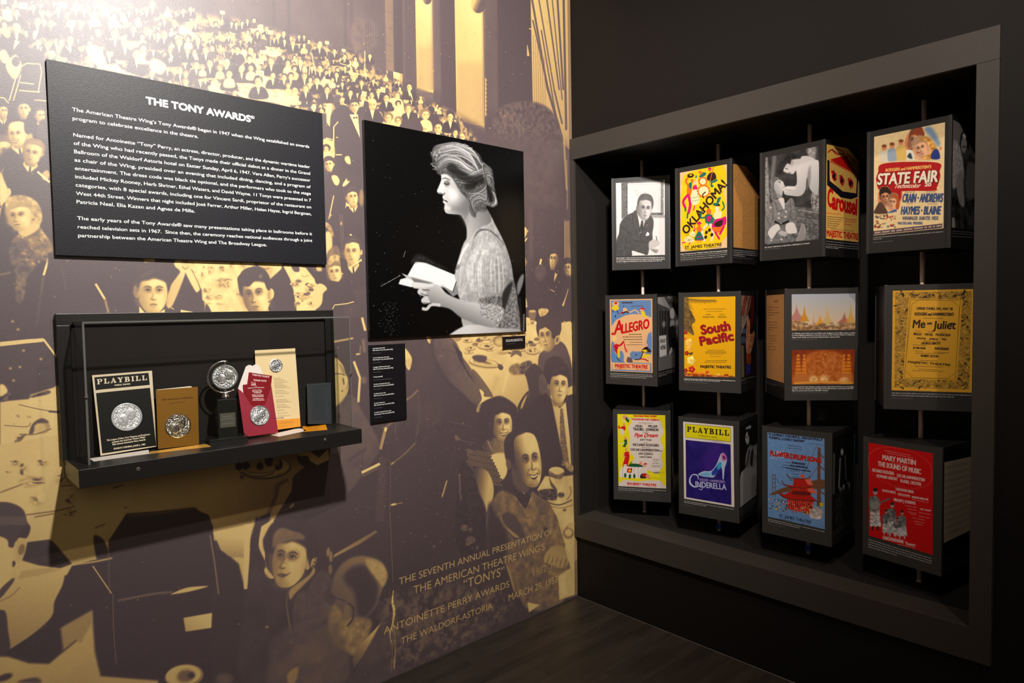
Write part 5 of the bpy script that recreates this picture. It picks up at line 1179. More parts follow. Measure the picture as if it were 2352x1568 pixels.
def print_carousel():    # its right-hand side
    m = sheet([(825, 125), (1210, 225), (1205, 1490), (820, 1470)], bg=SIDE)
    m.P([(845, 185), (1070, 225), (1195, 370), (1190, 1300), (835, 1265)], (.92, .72, .36), sm=0)
    R, K = (.78, .08, .07), (.10, .08, .12)
    m.P([(852, 365), (875, 370), (880, 600), (1020, 720), (1165, 740), (1175, 530), (1185, 530), (1180, 780), (1110, 808), (1000, 790), (850, 650)], K, sm=0)
    m.P([(885, 360), (1050, 305), (1175, 525), (1030, 460)], R, sm=0)
    for i in range(12): m.E(895 + i * 25, 385 + i * 12.5, 12, 12, R); m.E(895 + i * 25, 385 + i * 12.5, 6, 6, (.95, .8, .5))
    for (x, y) in ((925, 540), (1010, 590), (1105, 620)): m.P([(x - 30, y - 50), (x + 10, y - 40), (x + 30, y), (x + 20, y + 60), (x - 15, y + 40)], (.75, .15, .1), n=.5, nk=60); m.E(x, y + 5, 16, 26, K, b=3); m.L([(x, y - 70), (x, y + 80)], 4, K)
    for L in ([(860, 280), (900, 250), (960, 300), (1040, 290)], [(940, 235), (990, 245), (1040, 290)], [(1060, 290), (1100, 320), (1130, 380)], [(1070, 300), (1130, 350), (1160, 380)]): m.L(L, 13, R)
    m.L([(900, 240), (960, 280), (1040, 300)], 7, K); m.L([(1060, 310), (1100, 390), (1150, 410)], 8, K)
    m.T('C', (855, 885), (905, 900), 130, R, .03); m.T('arousel', (905, 915), (1170, 985), 118, R, .04)
    m.T('MAJESTIC THEATRE', (847, 1235), (1186, 1270), 46, R, .03)
    m.lines(848, 1000, [975], 10, R, 14, 1, 1)
    for i in range(6): m.lines(848, 1030 - i * 16, [1015 + i * 24], 9, K, 14, 1, i)
    m.lines(1040, 1168, [1040, 1066, 1100], 11, R, 12, .6, 8); m.lines(890, 1140, [1155], 6, K, 22, 1)
    m.keep([(845, 185), (1070, 225), (1195, 370), (1190, 1300), (835, 1265)], bg=SIDE)
    m.lines(836, 1188, [1300, 1330, 1355, 1372], 12, WHT, 30, .4, 9)
    return m


def print_fair():        # column 4, top
    m = sheet([(40, 290), (905, 118), (892, 1450), (38, 1500)])
    m.P([(85, 282), (855, 128), (845, 1452), (85, 1500)], INNER, sm=0)
    C = (.96, .84, .62); R = (.72, .09, .10); S = (.90, .58, .40)
    m.P([(112, 337), (832, 197), (820, 1255), (110, 1318)], C, sm=0, n=.04)
    m.P([(620, 260), (700, 250), (780, 400), (760, 440), (680, 340)], (.5, .6, .72), b=14); 
    face_rgb(m, 520, 385, 62, 118, -.2, 16, .98, .62, .45, tint=(.98, .64, .44), smile=1); m.E(560, 300, 50, 34, (.65, .3, .15), 20, b=4); m.P([(470, 340), (540, 250), (615, 290), (615, 340), (560, 310), (500, 320)], (.6, .25, .12), b=4)
    face_rgb(m, 590, 455, 66, 96, -.3, -18, 1.0, .78, .8, tint=(.98, .74, .56), fem=1); m.P([(570, 360), (660, 345), (740, 440), (740, 520), (680, 570), (600, 560), (680, 500), (660, 400)], (.85, .6, .25), b=5, n=.3, nk=60)
    m.L([(545, 495), (565, 500), (580, 498)], 9, (.75, .15, .15), b=1)
    m.P([(430, 480), (500, 480), (520, 570), (430, 570)], (.93, .9, .82), b=2); m.P([(450, 540), (480, 500), (500, 560)], (.2, .25, .3), b=3)
    for (x, y, c, h) in ((215, 450, (.9, .85, .75), 140), (295, 430, (.62, .68, .75), 150), (385, 400, (.9, .75, .4), 180)): m.E(x, y, 24, 30, S, b=2); m.P([(x - 40, y + 40), (x + 40, y + 35), (x + 50, y + h), (x - 35, y + h)], c, b=3); m.E(x, y - 20, 26, 16, (.55, .3, .15), b=2)
    m.P([(690, 560), (710, 480), (760, 470), (780, 560)], (.16, .22, .5), b=3); m.E(788, 460, 14, 18, S)
    m.L([(170, 600), (400, 580), (800, 580)], 10, (.9, .8, .6))
    m.P([(190, 610), (450, 590), (770, 605), (778, 690), (785, 740), (750, 850), (720, 880), (380, 885), (370, 960), (200, 870), (160, 860), (135, 760), (155, 690)], R, sm=1)
    m.P([(280, 880), (390, 880), (370, 990), (290, 940)], R, b=6)
    m.T('RODGERS and HAMMERSTEIN\u2019S', (230, 685), (690, 655), 30, (.96, .80, .42), .02)
    m.T('STATE FAIR', (150, 815), (760, 795), 108, (.40, .05, .06), .06); m.T('STATE FAIR', (148, 812), (755, 790), 105, (.97, .92, .82), .03)
    m.T('Technicolor', (315, 850), (575, 848), 44, (.95, .85, .75), .02, shear=.3); m.T('20', (625, 835), (690, 835), 34, (.97, .92, .85), .04)
    for (t, a, b, y, h) in (('CRAIN \u00b7 ANDREWS', 400, 805, 990, 82), ('HAYMES \u00b7 BLAINE', 388, 785, 1112, 78)): m.T(t, (a, y), (b, y + 4), h, (.28, .34, .50), .03)
    for (t, a, b, y) in (('JEANNE', 425, 530, 898), ('DANA', 640, 740, 898), ('DICK', 440, 510, 1012), ('VIVIAN', 650, 755, 1020)): m.T(t, (a, y), (b, y), 16, (.5, .4, .35))
    m.T('WINNINGER  BAINTER  MEEK', (400, 1168), (768, 1172), 36, (.4, .4, .46), .02); m.T('WALTER LANG  PERLBERG', (355, 1212), (606, 1214), 26, (.3, .36, .5), .02)
    face_rgb(m, 228, 940, 50, 78, .2, -6, .98, .6, .2, tint=(.95, .62, .44), smile=1); m.P([(175, 910), (185, 850), (240, 842), (285, 880), (280, 920), (240, 890), (200, 900)], (.2, .12, .08), b=3); face_rgb(m, 302, 990, 44, 68, -.2, 8, 1.0, .75, .6, tint=(.98, .72, .55), fem=1); m.P([(290, 915), (350, 920), (375, 1000), (360, 1060), (335, 1050), (345, 960), (300, 935)], (.75, .35, .15), b=4)
    m.P([(130, 1050), (180, 985), (240, 1060), (245, 1100), (120, 1100)], (.35, .25, .2), b=3); m.P([(250, 1095), (330, 1060), (340, 1085)], (.3, .4, .6), b=3)
    for i in range(60): m.E(RNG.uniform(122, 330), RNG.uniform(1110, 1240), RNG.uniform(4, 14), RNG.uniform(4, 12), [(.7, .15, .12), (.95, .85, .6), (.5, .3, .2), (.3, .35, .45)][RNG.randint(4)], b=2)
    m.P([(110, 1275), (808, 1208), (806, 1250), (110, 1312)], (.3, .2, .28), sm=0); m.lines(120, 800, [1305], 26, (.86, .78, .66), -64, 1, 3)
    m.keep([(112, 337), (832, 197), (820, 1255), (110, 1318)], bg=None)
    m.lines(108, 820, [1344, 1362], 11, WHT, -50, .12, 7); m.lines(108, 310, [1392], 8, G(.55), -14, 1)
    return m


def print_bw_side(quad, seed, tone=.3, pic=None):
    """a grey photograph on the turned-away side of a box"""
    m = sheet(quad)
    return m


def print_scholar():     # side of column 4 top
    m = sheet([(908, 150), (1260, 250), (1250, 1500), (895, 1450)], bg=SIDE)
    m.P([(918, 198), (1110, 275), (1240, 420), (1238, 1290), (910, 1250)], G(0.22), sm=0, n=.2, nk=16)
    m.P([(918, 200), (1050, 250), (1000, 420), (918, 400)], G(0.57), b=6); m.P([(918, 440), (985, 420), (1040, 600), (1050, 760), (960, 860), (915, 830)], G(0.81), b=8, n=.2, nk=60)
    m.E(1050, 400, 46, 100, G(0.19), b=4); m.E(1050, 440, 34, 76, G(0.68), b=4); m.E(1056, 350, 24, 26, G(0.90), b=4); m.L([(1030, 460), (1080, 455)], 10, G(0.14), b=3)
    m.P([(960, 780), (1030, 700), (1050, 880), (1060, 1040), (1000, 1010)], G(0.68), b=6, n=.1); m.P([(1080, 700), (1130, 600), (1238, 700), (1180, 950), (1090, 950)], G(0.41), b=8)
    m.P([(915, 1160), (945, 1160), (950, 1250), (910, 1250)], G(0.74), b=2)
    m.keep([(918, 198), (1110, 275), (1240, 420), (1238, 1290), (910, 1250)], bg=SIDE)
    m.lines(905, 1240, [1290, 1312, 1340], 11, G(0.68), 30, .9, 7)
    return m


def print_allegro():
    m = sheet([(62, 158), (800, 135), (805, 1482), (68, 1432)])
    P_, B, R, K, Y = (.88, .68, .48), (.38, .50, .68), (.76, .05, .07), (.16, .10, .08), (.88, .76, .12)
    m.P([(127, 218), (740, 207), (740, 1280), (132, 1248)], P_, sm=0)
    m.P([(145, 235), (722, 225), (724, 470), (640, 470), (560, 430), (450, 430), (340, 450), (220, 510), (150, 600)], B, sm=0, b=2)
    m.P([(150, 850), (190, 850), (210, 1000), (300, 960), (330, 1130), (155, 1120)], B); m.P([(410, 1020), (450, 960), (530, 955), (590, 1000), (560, 1070), (440, 1080)], B); m.P([(660, 780), (720, 650), (724, 990), (640, 1000)], B, b=3); m.P([(160, 1110), (720, 1140), (724, 1268), (150, 1240)], B, sm=0)
    m.P([(158, 1122), (705, 1150), (700, 1250), (160, 1225)], P_, sm=0)
    m.P([(240, 540), (400, 440), (600, 440), (700, 500), (700, 700), (300, 720), (170, 720), (180, 620)], P_, b=4); m.P([(300, 700), (640, 690), (600, 940), (420, 950), (330, 800)], P_, b=5)
    m.E(212, 280, 50, 38, P_); m.E(215, 268, 24, 20, (.7, .25, .2)); m.E(208, 340, 52, 38, Y); m.L([(180, 370), (165, 400)], 10, K); m.L([(230, 370), (250, 425)], 10, K)
    m.L([(290, 430), (340, 380), (420, 400), (490, 370), (550, 420)], 18, P_); m.L([(300, 420), (360, 395), (400, 405)], 18, K); m.P([(280, 430), (290, 400), (320, 400)], R); m.E(345, 360, 30, 22, P_); m.E(590, 370, 30, 26, (.85, .6, .45)); m.P([(550, 350), (600, 335), (640, 370), (590, 355)], R)
    m.P([(570, 400), (620, 390), (650, 450), (700, 450), (640, 475), (600, 460)], Y)
    m.L([(185, 905), (215, 870), (270, 880), (330, 820)], 26, R); m.P([(190, 880), (240, 870), (240, 1000), (200, 960)], R); m.P([(235, 940), (260, 940), (270, 1040), (240, 1050)], Y); m.E(225, 830, 18, 22, P_); m.L([(225, 1050), (270, 1110)], 10, K); m.E(190, 780, 36, 40, (.92, .75, .5))
    m.E(360, 950, 24, 30, (.85, .6, .45)); m.L([(335, 850), (345, 920), (380, 990)], 14, R); m.P([(340, 1000), (400, 990), (430, 1120), (330, 1120)], (.85, .7, .55)); m.L([(390, 1040), (350, 1120)], 14, Y); m.P([(380, 1050), (430, 1060), (450, 1120), (370, 1120)], (.4, .3, .35))
    m.E(640, 880, 30, 34, (.88, .62, .5)); m.P([(600, 930), (660, 900), (715, 960), (700, 980), (580, 980)], K, n=.3, nk=60); m.P([(580, 960), (640, 940), (660, 980)], Y); m.P([(600, 1020), (680, 1005), (700, 1030), (600, 1070)], Y); m.L([(550, 1075), (620, 1080), (680, 1110)], 16, R); m.L([(480, 1085), (560, 1075), (600, 980)], 12, K); m.L([(640, 800), (620, 860)], 10, P_)
    m.T('A', (185, 722), (315, 700), 175, R, .02, shear=.25); m.T('LLEGRO', (300, 706), (690, 630), 118, R, .03, shear=.2)
    m.E(168, 712, 20, 16, R); m.E(504, 1018, 8, 12, K); m.E(208, 460, 9, 14, K); m.E(325, 315, 6, 10, K)
    m.T('THE THEATRE GUILD', (300, 275), (455, 272), 18, K, .02); m.T('A New Musical Play', (430, 320), (610, 318), 14, K, shear=.2)
    for i, (a, b) in enumerate(((400, 592), (310, 592), (325, 592), (410, 592), (370, 592))): m.lines(a, b, [728 + i * 37], 15 if i < 3 else 10, K, 0, 1, i)
    m.T('MAJESTIC THEATRE', (202, 1195), (665, 1218), 46, R, .03); m.lines(205, 362, [1222], 9, R, 4, 1); m.lines(490, 665, [1235], 9, R, 4, 1)
    m.keep([(127, 218), (740, 207), (740, 1280), (132, 1248)], bg=(.205, .195, .19))
    m.lines(132, 740, [1286, 1308, 1332], 13, WHT, 34, .86, 3); m.lines(132, 268, [1356], 7, G(.5), 8, 1)
    return m


def print_street():
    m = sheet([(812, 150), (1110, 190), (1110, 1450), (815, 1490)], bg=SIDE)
    m.P([(828, 200), (1105, 205), (1060, 1238), (835, 1272)], G(0.30), sm=0, n=.1, nk=20)
    m.P([(828, 205), (910, 205), (1000, 400), (828, 290)], G(0.60), sm=0, b=2); m.L([(915, 205), (1040, 330), (1105, 310)], 16, G(0.34), sm=0); m.P([(950, 205), (1050, 205), (1105, 300), (1045, 320)], G(0.57), sm=0)
    m.P([(840, 400), (985, 420), (985, 760), (845, 760)], G(0.16), sm=0, b=3); m.P([(985, 400), (1035, 390), (1035, 520), (990, 520)], G(0.69), b=3); m.P([(990, 560), (1035, 560), (1035, 640), (990, 650)], G(0.57), b=3)
    for x in (850, 875, 905, 945): m.L([(x, 420), (x, 760)], 6, G(0.34), b=2)
    m.P([(970, 680), (1050, 660), (1060, 940), (975, 940)], G(0.07), b=5); m.E(1075, 600, 24, 40, G(0.57), b=8, n=.3, nk=50); m.E(905, 600, 20, 50, G(0.52), b=6, n=.3, nk=50)
    m.P([(848, 762), (935, 760), (940, 1060), (850, 1075)], G(0.86), sm=0); m.T('BERKLEY', (860, 865), (930, 862), 26, G(0.29), .02); m.T('NOTING', (864, 965), (928, 962), 30, G(0.29), .03); m.lines(870, 925, [900, 930], 10, G(0.46), 0, 1)
    m.P([(835, 1080), (1060, 1020), (1060, 1238), (835, 1270)], G(0.41), sm=0, b=6); m.P([(965, 1040), (1000, 940), (1015, 1000), (980, 1040)], G(0.69), b=2)
    m.keep([(828, 200), (1105, 205), (1060, 1238), (835, 1272)], bg=SIDE)
    m.lines(835, 1058, [1308, 1334, 1352], 12, G(0.69), -36, .5, 4)
    return m


def print_pacific():
    m = sheet([(65, 125), (930, 103), (938, 1510), (72, 1455)])
    Y, R, K = (.90, .66, .02), (.62, .07, .10), (.22, .14, .10)
    m.P([(142, 188), (857, 178), (855, 1283), (145, 1262)], Y, sm=0)
    gr = (.42, .32, .18)
    m.P([(142, 188), (200, 200), (215, 330), (300, 500), (250, 560), (280, 700), (200, 660), (142, 600)], gr, b=3, n=.2, nk=60)
    for i in range(70):
        t = i / 70; r = RNG.uniform(.8, 1.2)
        x0, y0 = 150 + t * 430, 195 + 30 * math.sin(t * 2)
        m.L([(x0, y0), (x0 + 40 * r, y0 + 70 * r * (1 - t * .5))], [5, 1], [gr, (.62, .52, .18), K][i % 3], a=.9)
        y1 = 210 + t * 420
        m.L([(142, y1), (230 * r + 30 * math.sin(t * 3), y1 + 90)], [7, 1], [gr, (.66, .54, .22), K][i % 3], a=.9)
    for (x, y, r, c) in ((165, 668, 28, R), (215, 800, 60, (.95, .75, .35)), (180, 948, 34, R), (240, 1045, 66, (.96, .86, .45)), (165, 1185, 34, R), (250, 1170, 52, (.75, .15, .12)), (210, 880, 40, (.95, .7, .3)), (305, 1240, 44, (.92, .45, .1)), (390, 1235, 36, (.9, .5, .15)), (465, 1215, 30, (.85, .25, .1)), (620, 1262, 40, (.93, .72, .3)), (730, 1272, 34, R), (540, 1262, 24, (.9, .55, .15)), (160, 1240, 40, (.55, .35, .2)), (480, 1262, 44, (.93, .65, .3)), (155, 750, 26, (.9, .4, .15))):
        for k in range(5):
            a = k * 72; m.E(x + r * .45 * math.cos(math.radians(a)), min(y + r * .45 * math.sin(math.radians(a)), 1255), r * .5, r * .4, tuple(np.array(c) * (.9 + .05 * k)), a, b=1)
        m.E(x, min(y, 1258), r * .18, r * .18, (.95, .6, .2))
    m.P([(205, 950), (270, 935), (240, 975)], (.35, .3, .12)); m.P([(150, 1262), (180, 1225), (560, 1250), (855, 1283)], (.7, .35, .12), b=3, n=.3, nk=50); m.P([(760, 1270), (800, 1260), (853, 1280), (800, 1283)], (.5, .3, .12))
    for dx, dy, c in ((6, 6, K), (0, 0, R)):
        m.T('South', (388 + dx, 690 + dy), (785 + dx, 632 + dy), 118, c, .038); m.T('Pacific', (372 + dx, 840 + dy), (832 + dx, 770 + dy), 112, c, .038)
    m.T('MARTIN', (405, 470), (558, 470), 24, K); m.T('PINZA', (615, 470), (732, 470), 24, K); m.T('MARY', (440, 432), (522, 432), 16, K); m.T('EZIO', (640, 432), (706, 432), 16, K)
    m.lines(412, 727, [355], 9, K, 0, 1); m.lines(455, 682, [386], 8, K, 0, 1); m.lines(470, 700, [915], 10, K, 0, 1); m.lines(440, 732, [937, 955], 10, K, 0, 1); m.lines(500, 690, [975, 1000], 6, K, 0, .8); m.lines(445, 750, [1058], 11, K, 0, 1); m.lines(420, 730, [1080], 9, K, 0, 1)
    m.T('MAJESTIC THEATRE', (372, 1148), (795, 1162), 34, K, .04)
    m.keep([(142, 188), (857, 178), (855, 1283), (145, 1262)], bg=(.205, .195, .19))
    m.T('Rodgers & Hammerstein\u2019s South Pacific premiered on Broadway in 1949 and became the', (143, 1302), (856, 1338), 14, WHT, .02); m.lines(143, 655, [1320], 14, WHT, 28, 1, 3); m.lines(143, 475, [1348], 8, G(.5), 16, 1)
    return m


def print_performer():
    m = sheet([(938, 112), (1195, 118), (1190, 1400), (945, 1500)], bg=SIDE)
    m.P([(945, 178), (1143, 180), (1150, 1258), (948, 1290)], (.10, .06, .06), sm=0)
    m.P([(945, 178), (1100, 180), (1060, 400), (960, 700), (945, 700)], (.50, .42, .36), b=6, n=.2, nk=50)
    for x in (985, 1010, 1060): m.L([(x + 30, 180), (x, 300), (x - 30, 460)], 16, (.45, .12, .05), b=5)
    m.P([(1110, 180), (1143, 180), (1140, 420), (1100, 640), (1090, 300)], (.32, .05, .07), b=5)
    m.L([(1055, 450), (1000, 580), (955, 700)], 14, (.55, .5, .5), b=2); m.P([(1040, 500), (1080, 520), (1085, 700), (1150, 660), (1130, 820), (1080, 980), (1030, 960), (1020, 760)], (.62, .40, .28), b=4, n=.25, nk=60)
    m.P([(1030, 980), (1095, 980), (1085, 1110), (1040, 1110)], (.5, .2, .06), b=3); m.P([(1030, 1110), (1085, 1120), (1080, 1200), (1040, 1260), (1025, 1180)], (.16, .14, .45), b=3, n=.2, nk=60)
    m.P([(948, 760), (1000, 740), (1015, 820), (950, 830)], (.2, .28, .38), b=3); m.P([(975, 640), (1020, 640), (1010, 700), (975, 700)], (.2, .3, .4), b=4)
    m.P([(945, 860), (985, 860), (1000, 1280), (948, 1285)], (.32, .30, .2), sm=0, b=2); 
    for i in range(26): m.L([(948, 880 + i * 16), (992, 872 + i * 16)], 4, (.5, .46, .33))
    m.keep([(945, 178), (1143, 180), (1150, 1258), (948, 1290)], bg=SIDE)
    m.lines(948, 1150, [1326, 1345], 11, G(.6), -60, .3, 3); m.lines(948, 1110, [1380], 7, G(.4), -60, 1, 3)
    return m


def print_temples():
    m = sheet([(330, 68), (1230, 45), (1255, 1512), (322, 1510)])
    m.P([(413, 137), (1212, 123), (1210, 582), (413, 592)], (.66, .68, .72), sm=0, g=((800, 140), (800, 480), (.82, .72, .60)))
    for (x, y, w, h, c) in ((475, 470, 110, 220, (.70, .45, .42)), (570, 475, 60, 210, (.80, .52, .10)), (855, 525, 80, 270, (.80, .66, .42)), (765, 545, 90, 170, (.85, .58, .18)), (1065, 500, 90, 150, (.68, .38, .32)), (1145, 490, 60, 240, (.80, .62, .28)), (685, 520, 30, 140, (.78, .62, .52))):
        m.P([(x - w, y), (x - w * .3, y - h * .4), (x - 6, y - h * .75), (x, y - h), (x + 6, y - h * .75), (x + w * .3, y - h * .4), (x + w, y)], c, sm=0, b=3, a=.9)
    m.P([(413, 590), (413, 480), (540, 470), (640, 520), (860, 530), (1000, 510), (1208, 490), (1208, 585)], (.66, .50, .34), b=4, n=.3, nk=70)
    for i in range(36): m.E(RNG.uniform(420, 1200), RNG.uniform(500, 578), RNG.uniform(8, 26), RNG.uniform(5, 16), (.42, .34, .28), b=4, a=.7)
    m.P([(415, 842), (1207, 832), (1203, 1292), (415, 1293)], (.50, .18, .05), sm=0, g=((800, 840), (800, 1290), (.70, .34, .10)), n=.06, nk=30)
    m.P([(620, 900), (1040, 900), (1060, 1280), (580, 1280)], (.72, .38, .14), b=20, n=.14, nk=50)
    for (x, k) in ((495, 1), (570, .85), (1070, .8), (1130, 1)):
        for j in range(6): m.P([(x - (16 + j * 4) * k, 900 + j * 45), (x + (16 + j * 4) * k, 900 + j * 45), (x + (18 + j * 4) * k, 932 + j * 45), (x - (18 + j * 4) * k, 932 + j * 45)], (.86, .50, .12), sm=0, b=3)
        m.P([(x - 40, 1160), (x + 40, 1160), (x + 50, 1285), (x - 50, 1285)], (.75, .42, .18), b=10)
    for (x, y) in ((690, 1230), (820, 1220), (1080, 1250)): m.E(x, y, 60, 50, (.90, .68, .42), b=14, n=.2, nk=60)
    m.L([(440, 1280), (800, 1262), (1195, 1280)], 26, (.88, .60, .22), b=6)
    m.keep([(413, 137), (1212, 123), (1210, 582), (413, 592)], [(415, 842), (1207, 832), (1203, 1292), (415, 1293)], bg=(.205, .195, .19))
    m.T('Jo Mielziner, one of the most successful scenic designers of the 20th century, worked', (417, 636), (1205, 628), 15, WHT, .02); m.T('on such original productions as Carousel, Cat on a Hot Tin Roof, Death of a Salesman,', (417, 660), (1202, 652), 15, WHT, .02); m.T('Gypsy, South Pacific and A Streetcar Named Desire, among others.', (417, 686), (1018, 680), 15, WHT, .02); m.lines(417, 740, [710], 8, G(.5), -3, 1)
    m.T('During World War II, Jo Mielziner worked with the United States Air Force as a camouflage', (415, 1334), (1203, 1334), 15, WHT, .02); m.T('specialist. He later transferred to the Office of Strategic Services, a precursor to the CIA,', (415, 1358), (1202, 1358), 15, WHT, .02); m.T('where he served under General \u201cWild Bill\u201d Donovan.', (415, 1384), (878, 1384), 15, WHT, .02); m.lines(415, 880, [1410], 8, G(.5), 0, 1)
    return m


def print_letter():
    m = sheet([(68, 90), (325, 66), (322, 1510), (70, 1400)], bg=SIDE)
    m.P([(82, 155), (318, 138), (316, 1288), (86, 1215)], (.86, .62, .38), sm=0, n=.05)
    K = (.25, .15, .1)
    m.T('LIAT', (182, 242), (230, 242), 12, K, .02)
    for i, (w, y) in enumerate(((140, 310), (90, 345), (155, 380), (85, 412), (0, 450), (130, 505), (115, 540), (135, 575), (60, 603), (0, 645), (115, 680), (120, 715), (110, 745), (85, 780), (115, 820), (105, 855))): m.lines(100, 100 + max(w, 20), [y], 8, K, 4, 1, i, .8)
    m.lines(84, 316, [1250, 1275, 1292], 10, G(.55), 60, .5, 2)
    return m


def print_juliet():
    m = sheet([(218, 80), (1215, 62), (1200, 1520), (205, 1490)])
    Y, K = (.90, .66, .18), (.20, .15, .10)
    m.P([(308, 145), (1188, 133), (1170, 1300), (293, 1275)], Y, sm=0)
    m.P([(335, 165), (1165, 155), (1140, 1265), (325, 1240)], (.68, .51, .19), sm=0, b=2, n=.14, nk=70)
    r = np.random.RandomState(4)
    for i in range(260):
        s = r.randint(4)
        x, y = ((r.uniform(340, 450), r.uniform(180, 1240)), (r.uniform(1030, 1140), r.uniform(180, 1240)), (r.uniform(350, 1130), r.uniform(165, 225)), (r.uniform(350, 1120), r.uniform(1150, 1250)))[s]
        m.L([(x, y), (x + r.uniform(-30, 30), y + r.uniform(-26, 26)), (x + r.uniform(-40, 40), y + r.uniform(-20, 40))], [2, r.uniform(6, 20), 2], (Y, K, (.46, .34, .13), (.80, .60, .2))[r.randint(4)], b=1)
    m.P([(485, 232), (1060, 252), (1005, 1165), (418, 1140)], Y, sm=0); m.L([(500, 250), (1040, 262), (985, 1150), (435, 1130), (500, 250)], 5, (.45, .34, .12), sm=0); m.L([(515, 300), (600, 245), (950, 262), (1030, 330), (990, 1080), (900, 1140), (520, 1130), (440, 1040), (515, 300)], 6, (.6, .46, .15), sm=0)
    T = lambda s, a, b, y, h, bo=.02, dy=8, **k: m.T(s, (a, y), (b, y + dy), h, K, bo, **k)
    T('OPENS THURS. EVE., MAY 28', 568, 955, 360, 28); T('RODGERS and HAMMERSTEIN\u2019S', 548, 968, 425, 34); m.lines(645, 855, [462], 8, K, 4, 1)
    T('Me', 525, 655, 565, 92, .02, 0, shear=.1); T('AND', 680, 735, 530, 26, .02, 0); T('Juliet', 745, 985, 578, 92, .02, 2, shear=.1); m.E(950, 520, 36, 8, K)
    T('BIGLEY', 535, 622, 645, 26); T('HAYES', 658, 740, 650, 26); T('McCRACKEN', 775, 930, 655, 26); T('WALSTON', 568, 663, 690, 18); T('JAMISON', 705, 795, 698, 18); T('REES', 840, 888, 700, 18)
    T('GEORGE ABBOTT', 620, 825, 752, 26, dy=4); T('JO MIELZINER', 528, 665, 800, 20); T('IRENE SHARAFF', 765, 915, 812, 22); T('ROBERT ALTON', 615, 800, 893, 26); T('MAJESTIC THEATRE', 475, 932, 962, 24, .03, 36)
    for (a, b, y) in ((555, 610, 605), (690, 740, 612), (840, 870, 625), (640, 820, 718), (525, 675, 762), (765, 915, 790), (545, 635, 830), (755, 915, 845), (550, 870, 855), (605, 800, 938), (545, 850, 1005), (590, 800, 1038), (520, 855, 1055)): m.lines(a, b, [y], 8, K, 8, 1, int(a))
    m.keep([(308, 145), (1188, 133), (1170, 1300), (293, 1275)], bg=(.205, .195, .19))
    m.lines(295, 1162, [1312, 1338], 14, WHT, 24, .78, 3); m.lines(295, 535, [1366], 8, G(.5), 8, 1)
    return m


